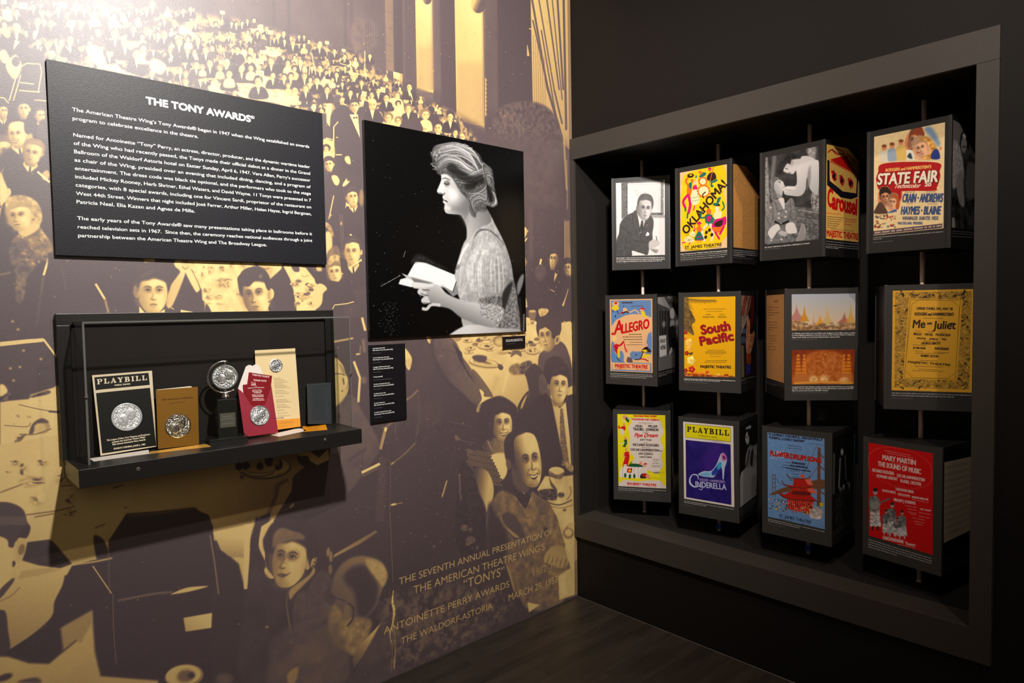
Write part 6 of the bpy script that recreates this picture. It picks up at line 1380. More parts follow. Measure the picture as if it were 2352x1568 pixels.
def print_pipe():
    m = sheet([(75, 132), (875, 155), (875, 1405), (80, 1355)])
    Y, W, R, K, GN, S = (.86, .80, .05), (.82, .76, .72), (.75, .07, .07), (.16, .13, .13), (.10, .30, .18), (.85, .55, .42)
    m.P([(137, 195), (803, 215), (808, 1213), (147, 1175)], Y, sm=0)
    m.P([(350, 260), (440, 245), (600, 262), (720, 280), (765, 380), (775, 450), (735, 540), (770, 660), (745, 780), (765, 900), (700, 985), (620, 990), (560, 960), (420, 930), (340, 850), (370, 790), (310, 700), (290, 600), (310, 500), (290, 380), (330, 320)], W)
    m.P([(180, 1177), (190, 1110), (260, 1088), (400, 1110), (560, 1100), (720, 1105), (770, 1160), (790, 1210)], W)
    m.T('\u201cENCHANTING MUSIC\u201d', (358, 235), (697, 243), 24, R, .03); m.T('\u201cHANDSOME AND TUNEFUL\u201d', (333, 278), (726, 292), 23, R, .03)
    T = lambda s, a, b, y, h, bo=.015, c=K, dy=6, **k: m.T(s, (a, y), (b, y + dy), h, c, bo, **k)
    T('HELEN', 387, 480, 373, 30, .02); T('WILLIAM', 562, 688, 378, 32, .02); T('TRAUBEL \u00b7 JOHNSON', 355, 705, 418, 36, .02, dy=14); T('Pipe Dream', 372, 690, 508, 52, .02, R, 6, shear=.35)
    T('JUDY TYLER', 450, 608, 556, 20); T('RICHARD RODGERS', 355, 710, 628, 32, .02, dy=14); T('OSCAR HAMMERSTEIN', 318, 716, 693, 30, .02, dy=16); T('2nd', 725, 752, 705, 14); T('JOHN STEINBECK', 427, 632, 746, 20, dy=8); T('HAROLD CLURMAN', 445, 612, 788, 16, dy=6)
    for (a, b, y) in ((430, 628, 322), (488, 570, 448), (515, 540, 340), (510, 550, 528), (500, 555, 592), (470, 590, 658), (445, 615, 718), (505, 550, 768), (625, 712, 815), (630, 710, 830), (635, 705, 855), (615, 715, 875), (605, 740, 905), (620, 715, 918)): m.lines(a, b, [y], 8, K, 4, 1, a)
    T('SHUBERT THEATRE', 268, 672, 1155, 30, .03, R, 24); m.lines(268, 445, [1172], 6, R, 8, 1); m.lines(555, 665, [1188], 6, R, 6, 1)
    m.E(240, 240, 30, 30, S); m.P([(250, 250), (290, 240), (298, 310), (262, 290)], GN); m.P([(270, 230), (320, 260), (290, 270)], (.7, .7, .72)); m.L([(200, 250), (215, 285), (245, 290), (235, 310)], 10, W)
    m.E(230, 340, 16, 20, S); m.P([(190, 375), (240, 360), (248, 410), (200, 425)], R); m.L([(195, 380), (155, 385), (165, 350)], 14, R); m.P([(180, 400), (225, 410), (225, 480), (185, 470)], W)
    m.E(246, 528, 18, 24, S); m.P([(225, 560), (265, 540), (265, 610), (215, 640), (235, 590)], GN); m.L([(155, 603), (240, 580)], 10, W); m.L([(210, 635), (255, 640)], 12, K)
    m.E(258, 680, 16, 22, S); m.P([(232, 720), (300, 715), (300, 800), (285, 870), (280, 900), (208, 905), (235, 800)], R); m.L([(232, 720), (225, 770), (250, 775)], 14, S); m.L([(300, 720), (310, 755)], 14, W)
    m.P([(175, 960), (215, 910), (430, 912), (530, 930), (545, 990), (520, 1065), (440, 1070), (190, 1055), (165, 1010)], (.86, .82, .78)); m.E(490, 990, 55, 76, (.82, .78, .74), 8); m.P([(470, 1010), (540, 1010), (550, 1065), (450, 1068)], K); m.P([(480, 1010), (530, 1010), (535, 1050), (490, 1045)], R)
    for x in (215, 330, 375, 428): m.L([(x, 912), (x - 12, 990), (x, 1060)], 4, (.45, .42, .42))
    m.P([(272, 935), (342, 935), (330, 995), (265, 990)], R, sm=0); m.P([(285, 975), (305, 945), (322, 975)], Y)
    for (x, y) in ((242, 1030), (305, 1045), (368, 1040)): m.E(x, y, 16, 32, GN)
    m.P([(285, 900), (330, 870), (440, 880), (490, 915), (300, 912)], GN); m.E(458, 865, 22, 24, S); m.P([(490, 890), (520, 862), (550, 880), (515, 885)], R); m.E(518, 905, 18, 14, S); m.E(555, 1040, 30, 24, S); m.L([(530, 1060), (590, 1080)], 14, S); m.P([(218, 880), (265, 878), (262, 915), (222, 912)], W, sm=0); m.L([(300, 880), (340, 845)], 10, GN)
    m.P([(638, 985), (715, 985), (710, 1008), (640, 1005)], (.5, .48, .48)); m.L([(560, 980), (700, 1000), (800, 985)], 5, (.6, .55, .1)); m.L([(560, 1070), (640, 1065), (720, 1085)], 5, (.6, .55, .1))
    m.keep([(137, 195), (803, 215), (808, 1213), (147, 1175)], bg=(.205, .195, .19))
    m.lines(145, 808, [1205, 1228], 12, WHT, 44, .74, 3); m.lines(145, 378, [1252], 7, G(.45), 16, 1)
    return m


def print_slipper():
    m = sheet([(58, 88), (830, 150), (825, 1425), (65, 1298)])
    W, Y, K = (.84, .80, .76), (.86, .80, .04), (.10, .07, .06)
    m.P([(118, 155), (756, 210), (766, 1222), (130, 1118)], W, sm=0)
    m.P([(147, 182), (722, 232), (724, 410), (150, 354)], K, sm=0); m.P([(150, 185), (720, 235), (721, 406), (152, 351)], Y, sm=0)
    m.slab('PLAYBILL', (168, 282), (706, 334), 66, K); m.T('THE BROADWAY THEATRE', (308, 340), (553, 363), 17, (.35, .3, .05))
    m.P([(150, 385), (721, 441), (728, 1192), (157, 1100)], (.13, .08, .40), sm=0, n=.05, nk=14); m.P([(440, 480), (600, 440), (640, 620), (500, 800), (360, 800), (380, 640)], (.26, .12, .50), b=60, a=.7)
    V = [(310, 815), (380, 780), (470, 775), (540, 700), (600, 560), (640, 555), (672, 620), (665, 680), (645, 740), (632, 870), (620, 875), (612, 760), (590, 720), (545, 790), (510, 850), (450, 852), (360, 840)]
    m.P(V, (.62, .72, .80), b=2); m.P([(480, 790), (560, 690), (600, 670), (590, 730), (540, 800), (500, 830)], (.12, .22, .6), b=5); m.P([(550, 700), (590, 660), (600, 720), (560, 760)], (.2, .6, .75), b=6); m.P([(600, 570), (650, 560), (670, 620), (620, 650)], (.75, .4, .6), b=6); m.P([(620, 585), (645, 590), (655, 625), (630, 620)], (.35, .08, .35), b=3)
    m.P([(330, 815), (400, 790), (460, 800), (440, 840), (370, 832)], (.42, .66, .82), b=6); m.L([(310, 815), (380, 780), (470, 775), (540, 700), (600, 560)], 6, (.85, .88, .92)); m.L([(625, 750), (625, 870)], 10, (.8, .82, .9), b=2)
    m.L([(310, 880), (300, 830), (240, 820), (205, 870), (210, 930), (260, 970), (320, 965), (360, 980), (350, 1008), (315, 995)], [8, 16, 12, 18, 24, 18, 10, 8, 8, 6], (.72, .76, .85))
    m.T('INDERELLA', (278, 968), (665, 1008), 66, (.70, .72, .84), .02); m.T('RODGERS + HAMMERSTEIN\u2019S', (330, 895), (648, 925), 30, (.55, .48, .70), .02)
    m.keep([(118, 155), (756, 210), (766, 1222), (130, 1118)], bg=(.205, .195, .19))
    m.lines(130, 766, [1150, 1168], 12, WHT, 106, .44, 3); m.lines(130, 240, [1200], 7, G(.45), 18, 1)
    return m


def print_gown():
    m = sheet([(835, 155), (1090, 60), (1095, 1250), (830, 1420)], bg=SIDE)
    m.P([(845, 220), (1068, 130), (1066, 1070), (847, 1215)], (.05, .05, .05), sm=0)
    m.P([(847, 1215), (850, 830), (900, 740), (960, 700), (1068, 640), (1066, 1070)], G(0.59), b=3); m.P([(1000, 850), (1066, 830), (1066, 1070), (1000, 1110)], G(0.50), b=10)
    m.P([(920, 700), (925, 560), (975, 440), (1030, 430), (1066, 340), (1066, 690), (960, 710)], G(0.50), b=5, n=.15, nk=40); m.E(945, 360, 26, 80, G(0.70), b=3); m.P([(950, 300), (985, 190), (1060, 230), (1066, 420), (985, 440), (965, 340)], G(0.06), b=5); m.P([(920, 250), (960, 210), (990, 210), (985, 240)], G(0.70), b=4, n=.5, nk=90)
    m.L([(930, 700), (960, 560), (975, 500)], 12, G(0.11), b=3); m.P([(980, 680), (990, 540), (1020, 500), (1010, 690)], G(0.14), b=5); m.E(938, 345, 8, 10, G(0.14), b=1); m.E(935, 425, 10, 6, G(0.17), b=1)
    m.keep([(845, 220), (1068, 130), (1066, 1070), (847, 1215)], bg=SIDE)
    m.lines(850, 1062, [1245, 1270, 1295, 1325], 9, G(0.48), -135, .8, 3)
    return m


def print_pagoda():
    m = sheet([(40, 80), (830, 165), (815, 1410), (40, 1260)])
    B, R, K = (.40, .55, .74), (.70, .11, .07), (.12, .10, .14)
    m.P([(100, 153), (745, 227), (743, 1217), (105, 1088)], B, sm=0, n=.03)
    br = (.42, .27, .20)
    m.L([(665, 330), (690, 330), (680, 640), (690, 960)], 26, br, sm=0, b=1); m.P([(668, 340), (695, 345), (700, 960), (655, 960)], br, sm=0, n=.1, nk=50)
    for y in (400, 530, 800): m.L([(690, y), (742, y + 40)], 14, br, sm=0)
    m.L([(655, 300), (580, 480), (495, 615)], 5, br, sm=0); m.L([(665, 540), (580, 650)], 5, br, sm=0); m.P([(120, 850), (250, 780), (400, 740), (600, 690), (742, 680), (742, 770), (600, 780), (400, 800), (250, 830)], (.42, .28, .18), b=2)
    for x in (158, 188): m.L([(x, 620), (x + 4, 870)], 7, br, sm=0)
    for y in (630, 670, 715, 765): m.L([(155, y), (192, y + 3)], 8, br, sm=0)
    m.L([(195, 660), (240, 720), (300, 745)], 3, K)
    m.P([(320, 880), (620, 900), (600, 1060), (330, 1000)], R, sm=0, n=.2, nk=60)
    for i in range(12): m.L([(335 + i * 24, 900 + i * 2), (338 + i * 23, 1000 + i * 5)], 5, (.88, .45, .35), sm=0)
    m.P([(225, 825), (300, 840), (370, 800), (560, 820), (600, 860), (660, 910), (420, 905), (290, 880)], R, sm=0); m.L([(225, 825), (290, 875), (420, 900), (660, 908)], 12, (.4, .16, .08)); m.P([(370, 750), (550, 770), (590, 830), (370, 810)], R, sm=0, n=.2, nk=50); m.P([(545, 780), (600, 760), (665, 830), (590, 825)], (.88, .36, .28), sm=0)
    m.P([(300, 730), (390, 745), (400, 660), (520, 670), (560, 740), (615, 740), (560, 770), (380, 770)], R, sm=0); m.P([(520, 670), (580, 660), (615, 740), (555, 730)], (.88, .40, .32), sm=0); m.P([(470, 620), (520, 625), (515, 660), (480, 655)], (.86, .3, .22), sm=0)
    m.L([(265, 690), (290, 730), (380, 765), (600, 765)], 11, (.4, .18, .1)); m.L([(320, 615), (340, 650), (400, 665), (560, 665), (575, 635)], 10, (.4, .18, .1)); m.P([(400, 800), (580, 820), (560, 850), (390, 840)], (.4, .1, .06), b=6)
    for i in range(150):
        x = RNG.uniform(120, 735); y = RNG.uniform(880, 1000) + (x - 120) * .14
        m.E(x, y, RNG.uniform(4, 12), RNG.uniform(3, 9), [(.75, .7, .68), (.15, .12, .14), (.85, .65, .1), (.75, .15, .1), (.1, .3, .2), (.4, .45, .6)][RNG.randint(6)], RNG.uniform(-40, 40), b=1)
    m.P([(600, 1000), (660, 980), (720, 1010), (700, 1100), (600, 1100), (570, 1060)], (.72, .66, .64), n=.3, nk=60, b=2); m.P([(685, 925), (728, 930), (725, 970), (683, 965)], (.8, .65, .05), sm=0)
    m.T('\u201cA LAVISHLY COLORFUL, DELIGHTFULLY', (108, 185), (722, 252), 23, K, .03); m.T('TUNEFUL, LOVELY SHOW!\u201d', (115, 222), (522, 270), 24, K, .03)
    m.T('FLOWER', (135, 412), (350, 443), 52, R, .05); m.T('DRUM', (362, 446), (535, 468), 54, R, .05); m.T('SONG', (552, 470), (705, 492), 50, R, .05)
    for i in range(22): m.E(RNG.uniform(140, 330), RNG.uniform(360, 455), 6, 4, (.88, .88, .9), RNG.uniform(0, 90), b=1)
    m.lines(570, 725, [283], 6, K, 12, 1); m.lines(335, 492, [304], 11, K, 20, 1); m.lines(325, 498, [330], 9, K, 20, 1); m.lines(390, 445, [364], 5, K, 6, 1)
    m.T('RICHARD RODGERS', (380, 500), (528, 518), 20, K, .02); m.T('OSCAR HAMMERSTEIN 2nd', (352, 532), (552, 556), 20, K, .02); m.T('OSCAR HAMMERSTEIN 2nd and JOSEPH FIELDS', (308, 555), (588, 594), 14, K, .02)
    for (a, b, y) in ((305, 372, 490), (280, 345, 520), (250, 300, 542), (360, 468, 582), (375, 452, 618), (385, 455, 650), (343, 392, 682)): m.lines(a, b, [y], 9, K, 8, 1, a)
    m.T('ST. JAMES THEATRE', (235, 1090), (590, 1158), 32, (.14, .2, .3), .01); m.lines(235, 380, [1112], 6, K, 24, 1); m.lines(480, 580, [1160], 6, K, 16, 1)
    m.keep([(100, 153), (745, 227), (743, 1217), (105, 1088)], bg=(.205, .195, .19))
    m.lines(105, 742, [1118, 1138], 11, WHT, 132, .56, 4); m.lines(105, 310, [1168], 7, G(.45), 40, 1)
    return m


def print_lantern():
    m = sheet([(820, 170), (1110, 70), (1110, 1230), (815, 1400)], bg=SIDE)
    m.P([(830, 230), (1075, 140), (1070, 1080), (832, 1220)], (.045, .045, .045), sm=0, n=.03)
    m.L([(850, 380), (845, 820)], 26, G(0.33), b=5); m.L([(925, 430), (910, 760)], 18, G(0.51), b=4); m.L([(985, 400), (1000, 680)], 12, G(0.45), b=3); m.E(947, 370, 18, 36, G(0.68), b=6)
    m.P([(960, 730), (980, 730), (970, 830), (945, 830)], G(0.60), b=4); m.L([(1005, 710), (1040, 720), (1030, 840)], 18, G(0.60), b=4); m.E(958, 1030, 18, 28, G(0.51), b=5); m.E(930, 780, 16, 30, G(0.54), b=5, n=.2); m.P([(870, 840), (1060, 780), (1060, 1080), (880, 1180)], G(0.12), b=12, n=.1, nk=40)
    m.keep([(830, 230), (1075, 140), (1070, 1080), (832, 1220)], bg=SIDE)
    m.lines(835, 1062, [1242, 1262, 1285], 9, G(0.33), -140, .9, 3)
    return m


def print_music():
    m = sheet([(72, 82), (800, 195), (780, 1385), (72, 1175)])
    R, W = (.78, .02, .03), (.86, .74, .72)
    m.P([(120, 142), (712, 245), (708, 1188), (128, 1010)], R, sm=0)
    t = np.linspace(0, 2 * PI, 33)
    for k in range(110):
        a = 2 * PI * k / 110; x, y = 412 + 285 * math.cos(a) * (1 + .06 * abs(math.sin(2 * a))), 380 + 172 * math.sin(a) * (1 + .06 * abs(math.sin(2 * a))) + 62 * math.cos(a)
        m.L([(x, y), (x + 9 * math.cos(a), y + 12 * math.sin(a))], 3, (.90, .5, .42))
    T = lambda s, a, b, y, h, bo=.025, dy=.175, c=W: m.T(s, (a, y), (b, y + (b - a) * dy), h, c, bo)
    T('MARY MARTIN', 250, 552, 303, 44, .035); T('THE SOUND OF MUSIC', 208, 600, 362, 42, .035, .2); T('RICHARD RODGERS', 158, 355, 415, 28); T('OSCAR HAMMERSTEIN', 382, 636, 465, 28); T('HOWARD LINDSAY', 198, 388, 468, 27); T('RUSSEL CROUSE', 415, 603, 516, 28)
    T('THEODORE BIKEL', 368, 537, 590, 24); T('PATRICIA NEWAY', 248, 372, 598, 17); T('KURT KASZNAR', 390, 500, 632, 17); T('MARION MARLOWE', 520, 668, 662, 19); T('VINCENT J. DONEHUE', 352, 552, 690, 26); T('THE TRAPP', 590, 692, 772, 16)
    for (a, b, y) in ((270, 510, 222), (290, 535, 245), (328, 480, 335), (248, 375, 605), (388, 505, 640), (520, 668, 680), (455, 560, 735), (475, 560, 765), (485, 560, 795), (505, 560, 815), (580, 690, 800), (580, 680, 835), (520, 630, 850), (535, 630, 880), (550, 620, 905), (260, 420, 1045), (390, 550, 1095)): m.lines(a, b, [y], 9, W, (b - a) * .2, 1, a)
    T('LUNT-FONTANNE', 258, 442, 1042, 28, .04, .22); T('Theatre', 458, 548, 1092, 26, .03, .2)
    g = (.42, .40, .40); l = (.72, .70, .70)
    def singer(x, y, h, w):
        m.P([(x - w * .8, y + h * .2), (x + w * .5, y + h * .2), (x + w, y + h * .9), (x - w * .9, y + h * .9)], l, sm=0, b=2, n=.3, nk=60); m.P([(x - w * .9, y + h * .15), (x, y + h * .1), (x + w * .7, y + h * .2), (x + w * .6, y + h * .48), (x - w * .8, y + h * .48)], g, b=3, n=.25, nk=60); m.E(x, y, h * .06, h * .085, (.66, .6, .58), b=1); m.E(x, y - h * .05, h * .06, h * .05, (.15, .12, .12), b=1)
        for s in (-1, 1): m.L([(x + s * w * .4, y + h * .88), (x + s * w * .45, y + h)], w * .25, (.15, .1, .1) if h > 300 else l)
    singer(185, 605, 360, 55); m.P([(140, 720), (200, 690), (235, 720), (190, 770), (150, 760)], (.55, .52, .5), b=2); m.L([(220, 710), (320, 665)], 16, g, b=1)
    singer(285, 790, 215, 40); singer(340, 730, 290, 48); singer(430, 800, 240, 48); singer(390, 860, 160, 40)
    m.lines(122, 706, [1050, 1072, 1094, 1116], 11, WHT, 180, .44, 4)
    return m


def print_score():
    m = sheet([(800, 205), (1150, 110), (1150, 1320), (795, 1400)], bg=SIDE)
    m.P([(815, 245), (1145, 170), (1145, 1190), (812, 1290)], (.04, .045, .06), sm=0)
    m.P([(820, 335), (1140, 272), (1140, 985), (820, 1088)], (.70, .63, .54), sm=0)
    for i in range(11): m.L([(826, 392 + i * 62), (1136, 330 + i * 60)], 16, (.52, .47, .41), b=7, a=.7)
    m.lines(800, 1140, [1235, 1258, 1278], 11, G(.3), -80, .9, 3)
    return m


def print_board():       # side of column 2 top
    m = sheet([(785, 108), (1250, 280), (1250, 1490), (780, 1460)], bg=SIDE)
    m.P([(812, 185), (1005, 240), (1250, 480), (1250, 1305), (812, 1255)], (.74, .52, .28), sm=0, n=.05, nk=60)
    for i in range(60): m.E(RNG.uniform(830, 1240), RNG.uniform(350, 1240), RNG.uniform(1, 8), RNG.uniform(1, 6), (.5, .32, .16), b=2, a=.6)
    for L in ([(820, 420), (960, 240)], [(880, 380), (1010, 260)], [(820, 1180), (900, 1030), (930, 940)], [(950, 860), (1110, 870)]): m.L(L, 3, (.5, .34, .18), a=.6)
    m.keep([(812, 185), (1005, 240), (1250, 480), (1250, 1305), (812, 1255)], bg=SIDE)
    m.lines(812, 1230, [1296, 1320, 1344, 1366], 13, WHT, 36, .45, 5); m.lines(812, 1120, [1390], 8, G(.5), 24, 1)
    return m


def print_blank(seed=0):
    m = Cv(60, 96, 3, (.205, .195, .19))
    return m


def paint_programme():   # black and cream programme cover (close-up frame 190,830 x6.818)
    m = Cv(420, 640, 3, (.84, .77, .66)).quad([(145, 215), (1085, 143), (1160, 1330), (280, 1475)])
    K = (.055, .05, .045); W = (.88, .82, .72)
    m.P([(185, 250), (1030, 178), (1052, 378), (205, 462)], K, sm=0); m.P([(212, 512), (1055, 425), (1150, 1318), (305, 1443)], K, sm=0)
    m.slab('PLAYBILL', (232, 368), (1015, 298), 92, W); m.T('IMPERIAL THEATRE', (510, 395), (752, 372), 24, W, .03)
    for i, (s, a, b, y, dy) in enumerate((('The League of New York Theatres and Producers', 378, 1060, 1258, 98), ('presents the American Theatre Wing\u2019s', 465, 990, 1284, 82), ('36th Annual Antoinette Perry Awards', 468, 990, 1320, 80), ('SUNDAY EVENING, JUNE 6, 1982', 488, 982, 1382, 72))):
        m.T(s, (a, y), (b, y - dy), 26, W, .03, shear=.15)
    return m


def paint_gold():
    m = Cv(330, 500, 3, (.54, .37, .09)).quad([(1148, 445), (1800, 395), (1822, 1305), (1182, 1370)])
    m.T('50th Anniversary Celebration', (1240, 612), (1728, 576), 24, (.25, .14, .04), .02, shear=.2); m.T('Supper Ball Menu', (1352, 668), (1600, 642), 18, (.34, .2, .06), .01, shear=.2)
    return m


def paint_menu():
    m = Cv(300, 600, 3, (.90, .80, .62)).quad([(100, 158), (705, 127), (788, 1302), (150, 1392)])
    K = (.42, .36, .28)
    m.P([(60, 1225), (778, 1170), (790, 1310), (60, 1420)], (.90, .60, .22), sm=0)
    for i, y in enumerate([572, 590, 612, 634, 656, 676, 694, 714] + [755, 778, 800, 842] + [892, 912, 930] + [968, 992, 1012, 1055, 1098, 1142]):
        m.lines(375 + (y - 572) * .12, 480 + (i * 37 % 130) + (y - 572) * .1, [y], 9, K, -8, 1, i)
    m.T('TAITTINGER', (400, 1184), (535, 1170), 18, K, .02); m.T('The Waldorf-Astoria', (490, 1240), (680, 1228), 16, (.5, .34, .14), 0, shear=.2)
    for y in (1262, 1300): m.lines(455, 680, [y], 9, (.55, .38, .16), -14, 1, y)
    return m


def paint_credential():
    m = Cv(220, 380, 3, (.22, .235, .25)).quad([(880, 662), (1238, 640), (1252, 1262), (897, 1266)])
    for i in range(24): m.lines(945 + (i % 3) * 12, 1190 - (i * 29 % 60), [700 + i * 22], 9, (.12, .13, .14), -8, 1, i, .7)
    return m


def paint_ticket_red(quad, rows, w=200, h=300, bg=(.50, .05, .11)):
    m = Cv(w, h, 3, bg).quad(quad)
    for (s, a, b, y, dy, hh) in rows: m.T(s, (a, y), (b, y + dy), hh, (.92, .86, .84), .03)
    return m


def paint_yellow_ticket():
    m = Cv(300, 120, 3, (.88, .56, .10)).quad([(800, 1272), (1160, 1258), (1190, 1348), (840, 1378)])
    m.T('RADIO CITY', (885, 1290), (1095, 1278), 18, (.3, .18, .05), .03); m.T('MUSIC HALL', (885, 1306), (1100, 1294), 14, (.3, .18, .05), .03)
    for y in (1322, 1340, 1356): m.lines(900, 1120, [y], 8, (.5, .3, .06), -8, .8, y)
    return m

# ------------------------------------------------------------------ building helpers
def px_ray(p):
    return CF * FOC + CR * (p[0] - W_PX / 2) - CU * (p[1] - H_PX / 2)


def on_plane(p, p0, n):
    """the point of the plane (p0, n) seen at photograph pixel p"""
    d = px_ray(p)
    return CC + d * (np.dot(np.asarray(p0) - CC, n) / np.dot(d, n))


def node_mat(name, color=(.5, .5, .5), rough=.5, metal=0.0, spec=.5, image=None, bump=0.0, bscale=200.0, noise=0.0, nscale=8.0, coat=0.0):
    m = bpy.data.materials.new(name); m.use_nodes = True
    nt = m.node_tree; b = nt.nodes['Principled BSDF']
    b.inputs['Base Color'].default_value = (*color, 1); b.inputs['Roughness'].default_value = rough
    b.inputs['Metallic'].default_value = metal; b.inputs['Specular IOR Level'].default_value = spec
    if coat: b.inputs['Coat Weight'].default_value = coat; b.inputs['Coat Roughness'].default_value = .55
    if image is not None:
        t = nt.nodes.new('ShaderNodeTexImage'); t.image = image; t.extension = 'EXTEND'
        nt.links.new(t.outputs['Color'], b.inputs['Base Color'])
    if noise:
        tc = nt.nodes.new('ShaderNodeTexCoord'); n = nt.nodes.new('ShaderNodeTexNoise'); n.inputs['Scale'].default_value = nscale; n.inputs['Detail'].default_value = 4
        mp = nt.nodes.new('ShaderNodeMapRange'); mp.inputs[3].default_value = 1 - noise; mp.inputs[4].default_value = 1 + noise
        mx = nt.nodes.new('ShaderNodeVectorMath'); mx.operation = 'SCALE'; mx.inputs[0].default_value = color
        nt.links.new(tc.outputs['Object'], n.inputs['Vector']); nt.links.new(n.outputs['Fac'], mp.inputs[0]); nt.links.new(mp.outputs[0], mx.inputs['Scale']); nt.links.new(mx.outputs[0], b.inputs['Base Color'])
    if bump:
        tc = nt.nodes.new('ShaderNodeTexCoord'); n = nt.nodes.new('ShaderNodeTexNoise'); n.inputs['Scale'].default_value = bscale; n.inputs['Detail'].default_value = 2
        bp = nt.nodes.new('ShaderNodeBump'); bp.inputs['Strength'].default_value = bump; bp.inputs['Distance'].default_value = .002
        nt.links.new(tc.outputs['Object'], n.inputs['Vector']); nt.links.new(n.outputs['Fac'], bp.inputs['Height']); nt.links.new(bp.outputs['Normal'], b.inputs['Normal'])
    return m


class MB:
    def __init__(s): s.v, s.f, s.uv = [], [], {}

    def box(s, x0, x1, y0, y1, z0, z1):
        i = len(s.v)
        s.v += [(x, y, z) for z in (z0, z1) for y in (y0, y1) for x in (x0, x1)]
        s.f += [tuple(i + k for k in q) for q in ((0, 2, 3, 1), (4, 5, 7, 6), (0, 1, 5, 4), (2, 6, 7, 3), (0, 4, 6, 2), (1, 3, 7, 5))]
        return s

    def prism(s, pts, off):
        """pts: planar outline in 3-D seen from its front; off: vector to the back face"""
        i = len(s.v); n = len(pts); off = np.asarray(off)
        s.v += [tuple(p) for p in pts] + [tuple(np.asarray(p) + off) for p in pts]
        s.f.append(tuple(range(i, i + n))); s.f.append(tuple(range(i + 2 * n - 1, i + n - 1, -1)))
        for k in range(n): s.f.append((i + k, i + n + k, i + n + (k + 1) % n, i + (k + 1) % n))
        return s

    def tube(s, path, r, n=12, cap=True):
        path = [np.array(p, float) for p in path]; i0 = len(s.v)
        rr = np.broadcast_to(np.asarray(r, float), (len(path),))
        t0 = path[1] - path[0]; a = np.cross(t0, [0, 0, 1.0])
        if np.linalg.norm(a) < 1e-6: a = np.cross(t0, [1.0, 0, 0])
        a /= np.linalg.norm(a)
        for k, p in enumerate(path):
            t = path[min(k + 1, len(path) - 1)] - path[max(k - 1, 0)]; t /= np.linalg.norm(t)
            a = a - t * (a @ t); a /= np.linalg.norm(a); b = np.cross(t, a)
            for j in range(n):
                c = 2 * PI * j / n
                s.v.append(tuple(p + rr[k] * (a * math.cos(c) + b * math.sin(c))))
        for k in range(len(path) - 1):
            for j in range(n):
                p = i0 + k * n + j; q = i0 + k * n + (j + 1) % n
                s.f.append((p, q, q + n, p + n))
        if cap:
            s.f.append(tuple(i0 + j for j in range(n))[::-1]); s.f.append(tuple(i0 + (len(path) - 1) * n + j for j in range(n)))
        return s

    def lathe(s, prof, c=(0, 0, 0), n=28):
        i0 = len(s.v)
        for r, z in prof:
            for j in range(n):
                a = 2 * PI * j / n; s.v.append((c[0] + r * math.cos(a), c[1] + r * math.sin(a), c[2] + z))
        for k in range(len(prof) - 1):
            for j in range(n):
                p = i0 + k * n + j; q = i0 + k * n + (j + 1) % n
                s.f.append((p, q, q + n, p + n))
        s.f.append(tuple(i0 + j for j in range(n))[::-1]); s.f.append(tuple(i0 + (len(prof) - 1) * n + j for j in range(n)))
        return s

    def build(s, name, mat, parent=None, smooth=False, bevel=0.0, uvf=None):
        me = bpy.data.meshes.new(name)
        me.from_pydata([tuple(map(float, v)) for v in s.v], [], s.f)
        if smooth: me.polygons.foreach_set('use_smooth', [True] * len(me.polygons))
        if uvf is not None:
            uv = me.uv_layers.new(name='UVMap')
            for l in me.loops: uv.data[l.index].uv = uvf(me.vertices[l.vertex_index].co)
        me.materials.append(mat); me.update()
        o = bpy.data.objects.new(name, me); COL.objects.link(o)
        if bevel:
            b = o.modifiers.new('edge', 'BEVEL'); b.width = bevel; b.segments = 2; b.limit_method = 'ANGLE'
        if parent is not None:
            o.parent = parent
            o.matrix_parent_inverse = parent.matrix_world.inverted() if parent.get('world_parts') else Matrix()
        return o


def tag(o, label=None, cat=None, group=None, kind=None):
    if label: o['label'] = label
    if cat: o['category'] = cat
    if group: o['group'] = group
    if kind: o['kind'] = kind
    return o


def thing(name, label, cat, loc, group=None, rz=0.0):
    o = bpy.data.objects.new(name, None); COL.objects.link(o)
    o.location = loc; o.rotation_euler = (0, 0, rz); o.empty_display_size = .05
    return tag(o, label, cat, group)


def loc_box(m, loc, x0, x1, y0, y1, z0, z1):
    return m.box(x0 - loc[0], x1 - loc[0], y0 - loc[1], y1 - loc[1], z0 - loc[2], z1 - loc[2])


# ------------------------------------------------------------------ materials
MLUT = [(.248, .208, .232), (.40, .335, .33), (.58, .465, .34), (.80, .67, .43), (.95, .845, .57)]
MURAL = paint_mural().image('ballroom_print', MLUT)
M_mural = node_mat('satin_mural_print', rough=.47, spec=.85, image=MURAL, bump=.2, bscale=330, coat=.24)
M_black = node_mat('matt_black_wall_paint', (.0065, .0048, .0040), .6, spec=.22, bump=.2, bscale=300)
M_frame = node_mat('charcoal_frame_paint', (.040, .033, .027), .5, spec=.4, bump=.15, bscale=350)
M_niche = node_mat('black_niche_lining', (.013, .011, .010), .6, spec=.3, bump=.1, bscale=300)
M_body = node_mat('charcoal_box_board', (.012, .011, .011), .5, spec=.4)
M_strip = node_mat('grey_box_edge', (.034, .031, .029), .42, spec=.5)
M_pole = node_mat('brushed_bronze_pole', (.78, .58, .48), .4, metal=.35)
M_case = node_mat('satin_black_case', (.010, .009, .0085), .36, spec=.5, bump=.05, bscale=500)
M_lining = node_mat('black_felt_lining', (.0125, .0095, .009), .8, spec=.2, bump=.3, bscale=700, noise=.25, nscale=6)
M_screw = node_mat('steel_screw', (.7, .68, .62), .3, metal=1.0)
M_tro = node_mat('gloss_black_acrylic', (.010, .010, .009), .16, spec=.5)
M_chrome = node_mat('silver_plate', (.80, .76, .72), .16, metal=1.0)
M_plate = node_mat('engraved_plate', (.16, .16, .12), .4, metal=.6)
M_sil = node_mat('embossed_silver', (.74, .74, .76), .34, metal=1.0)
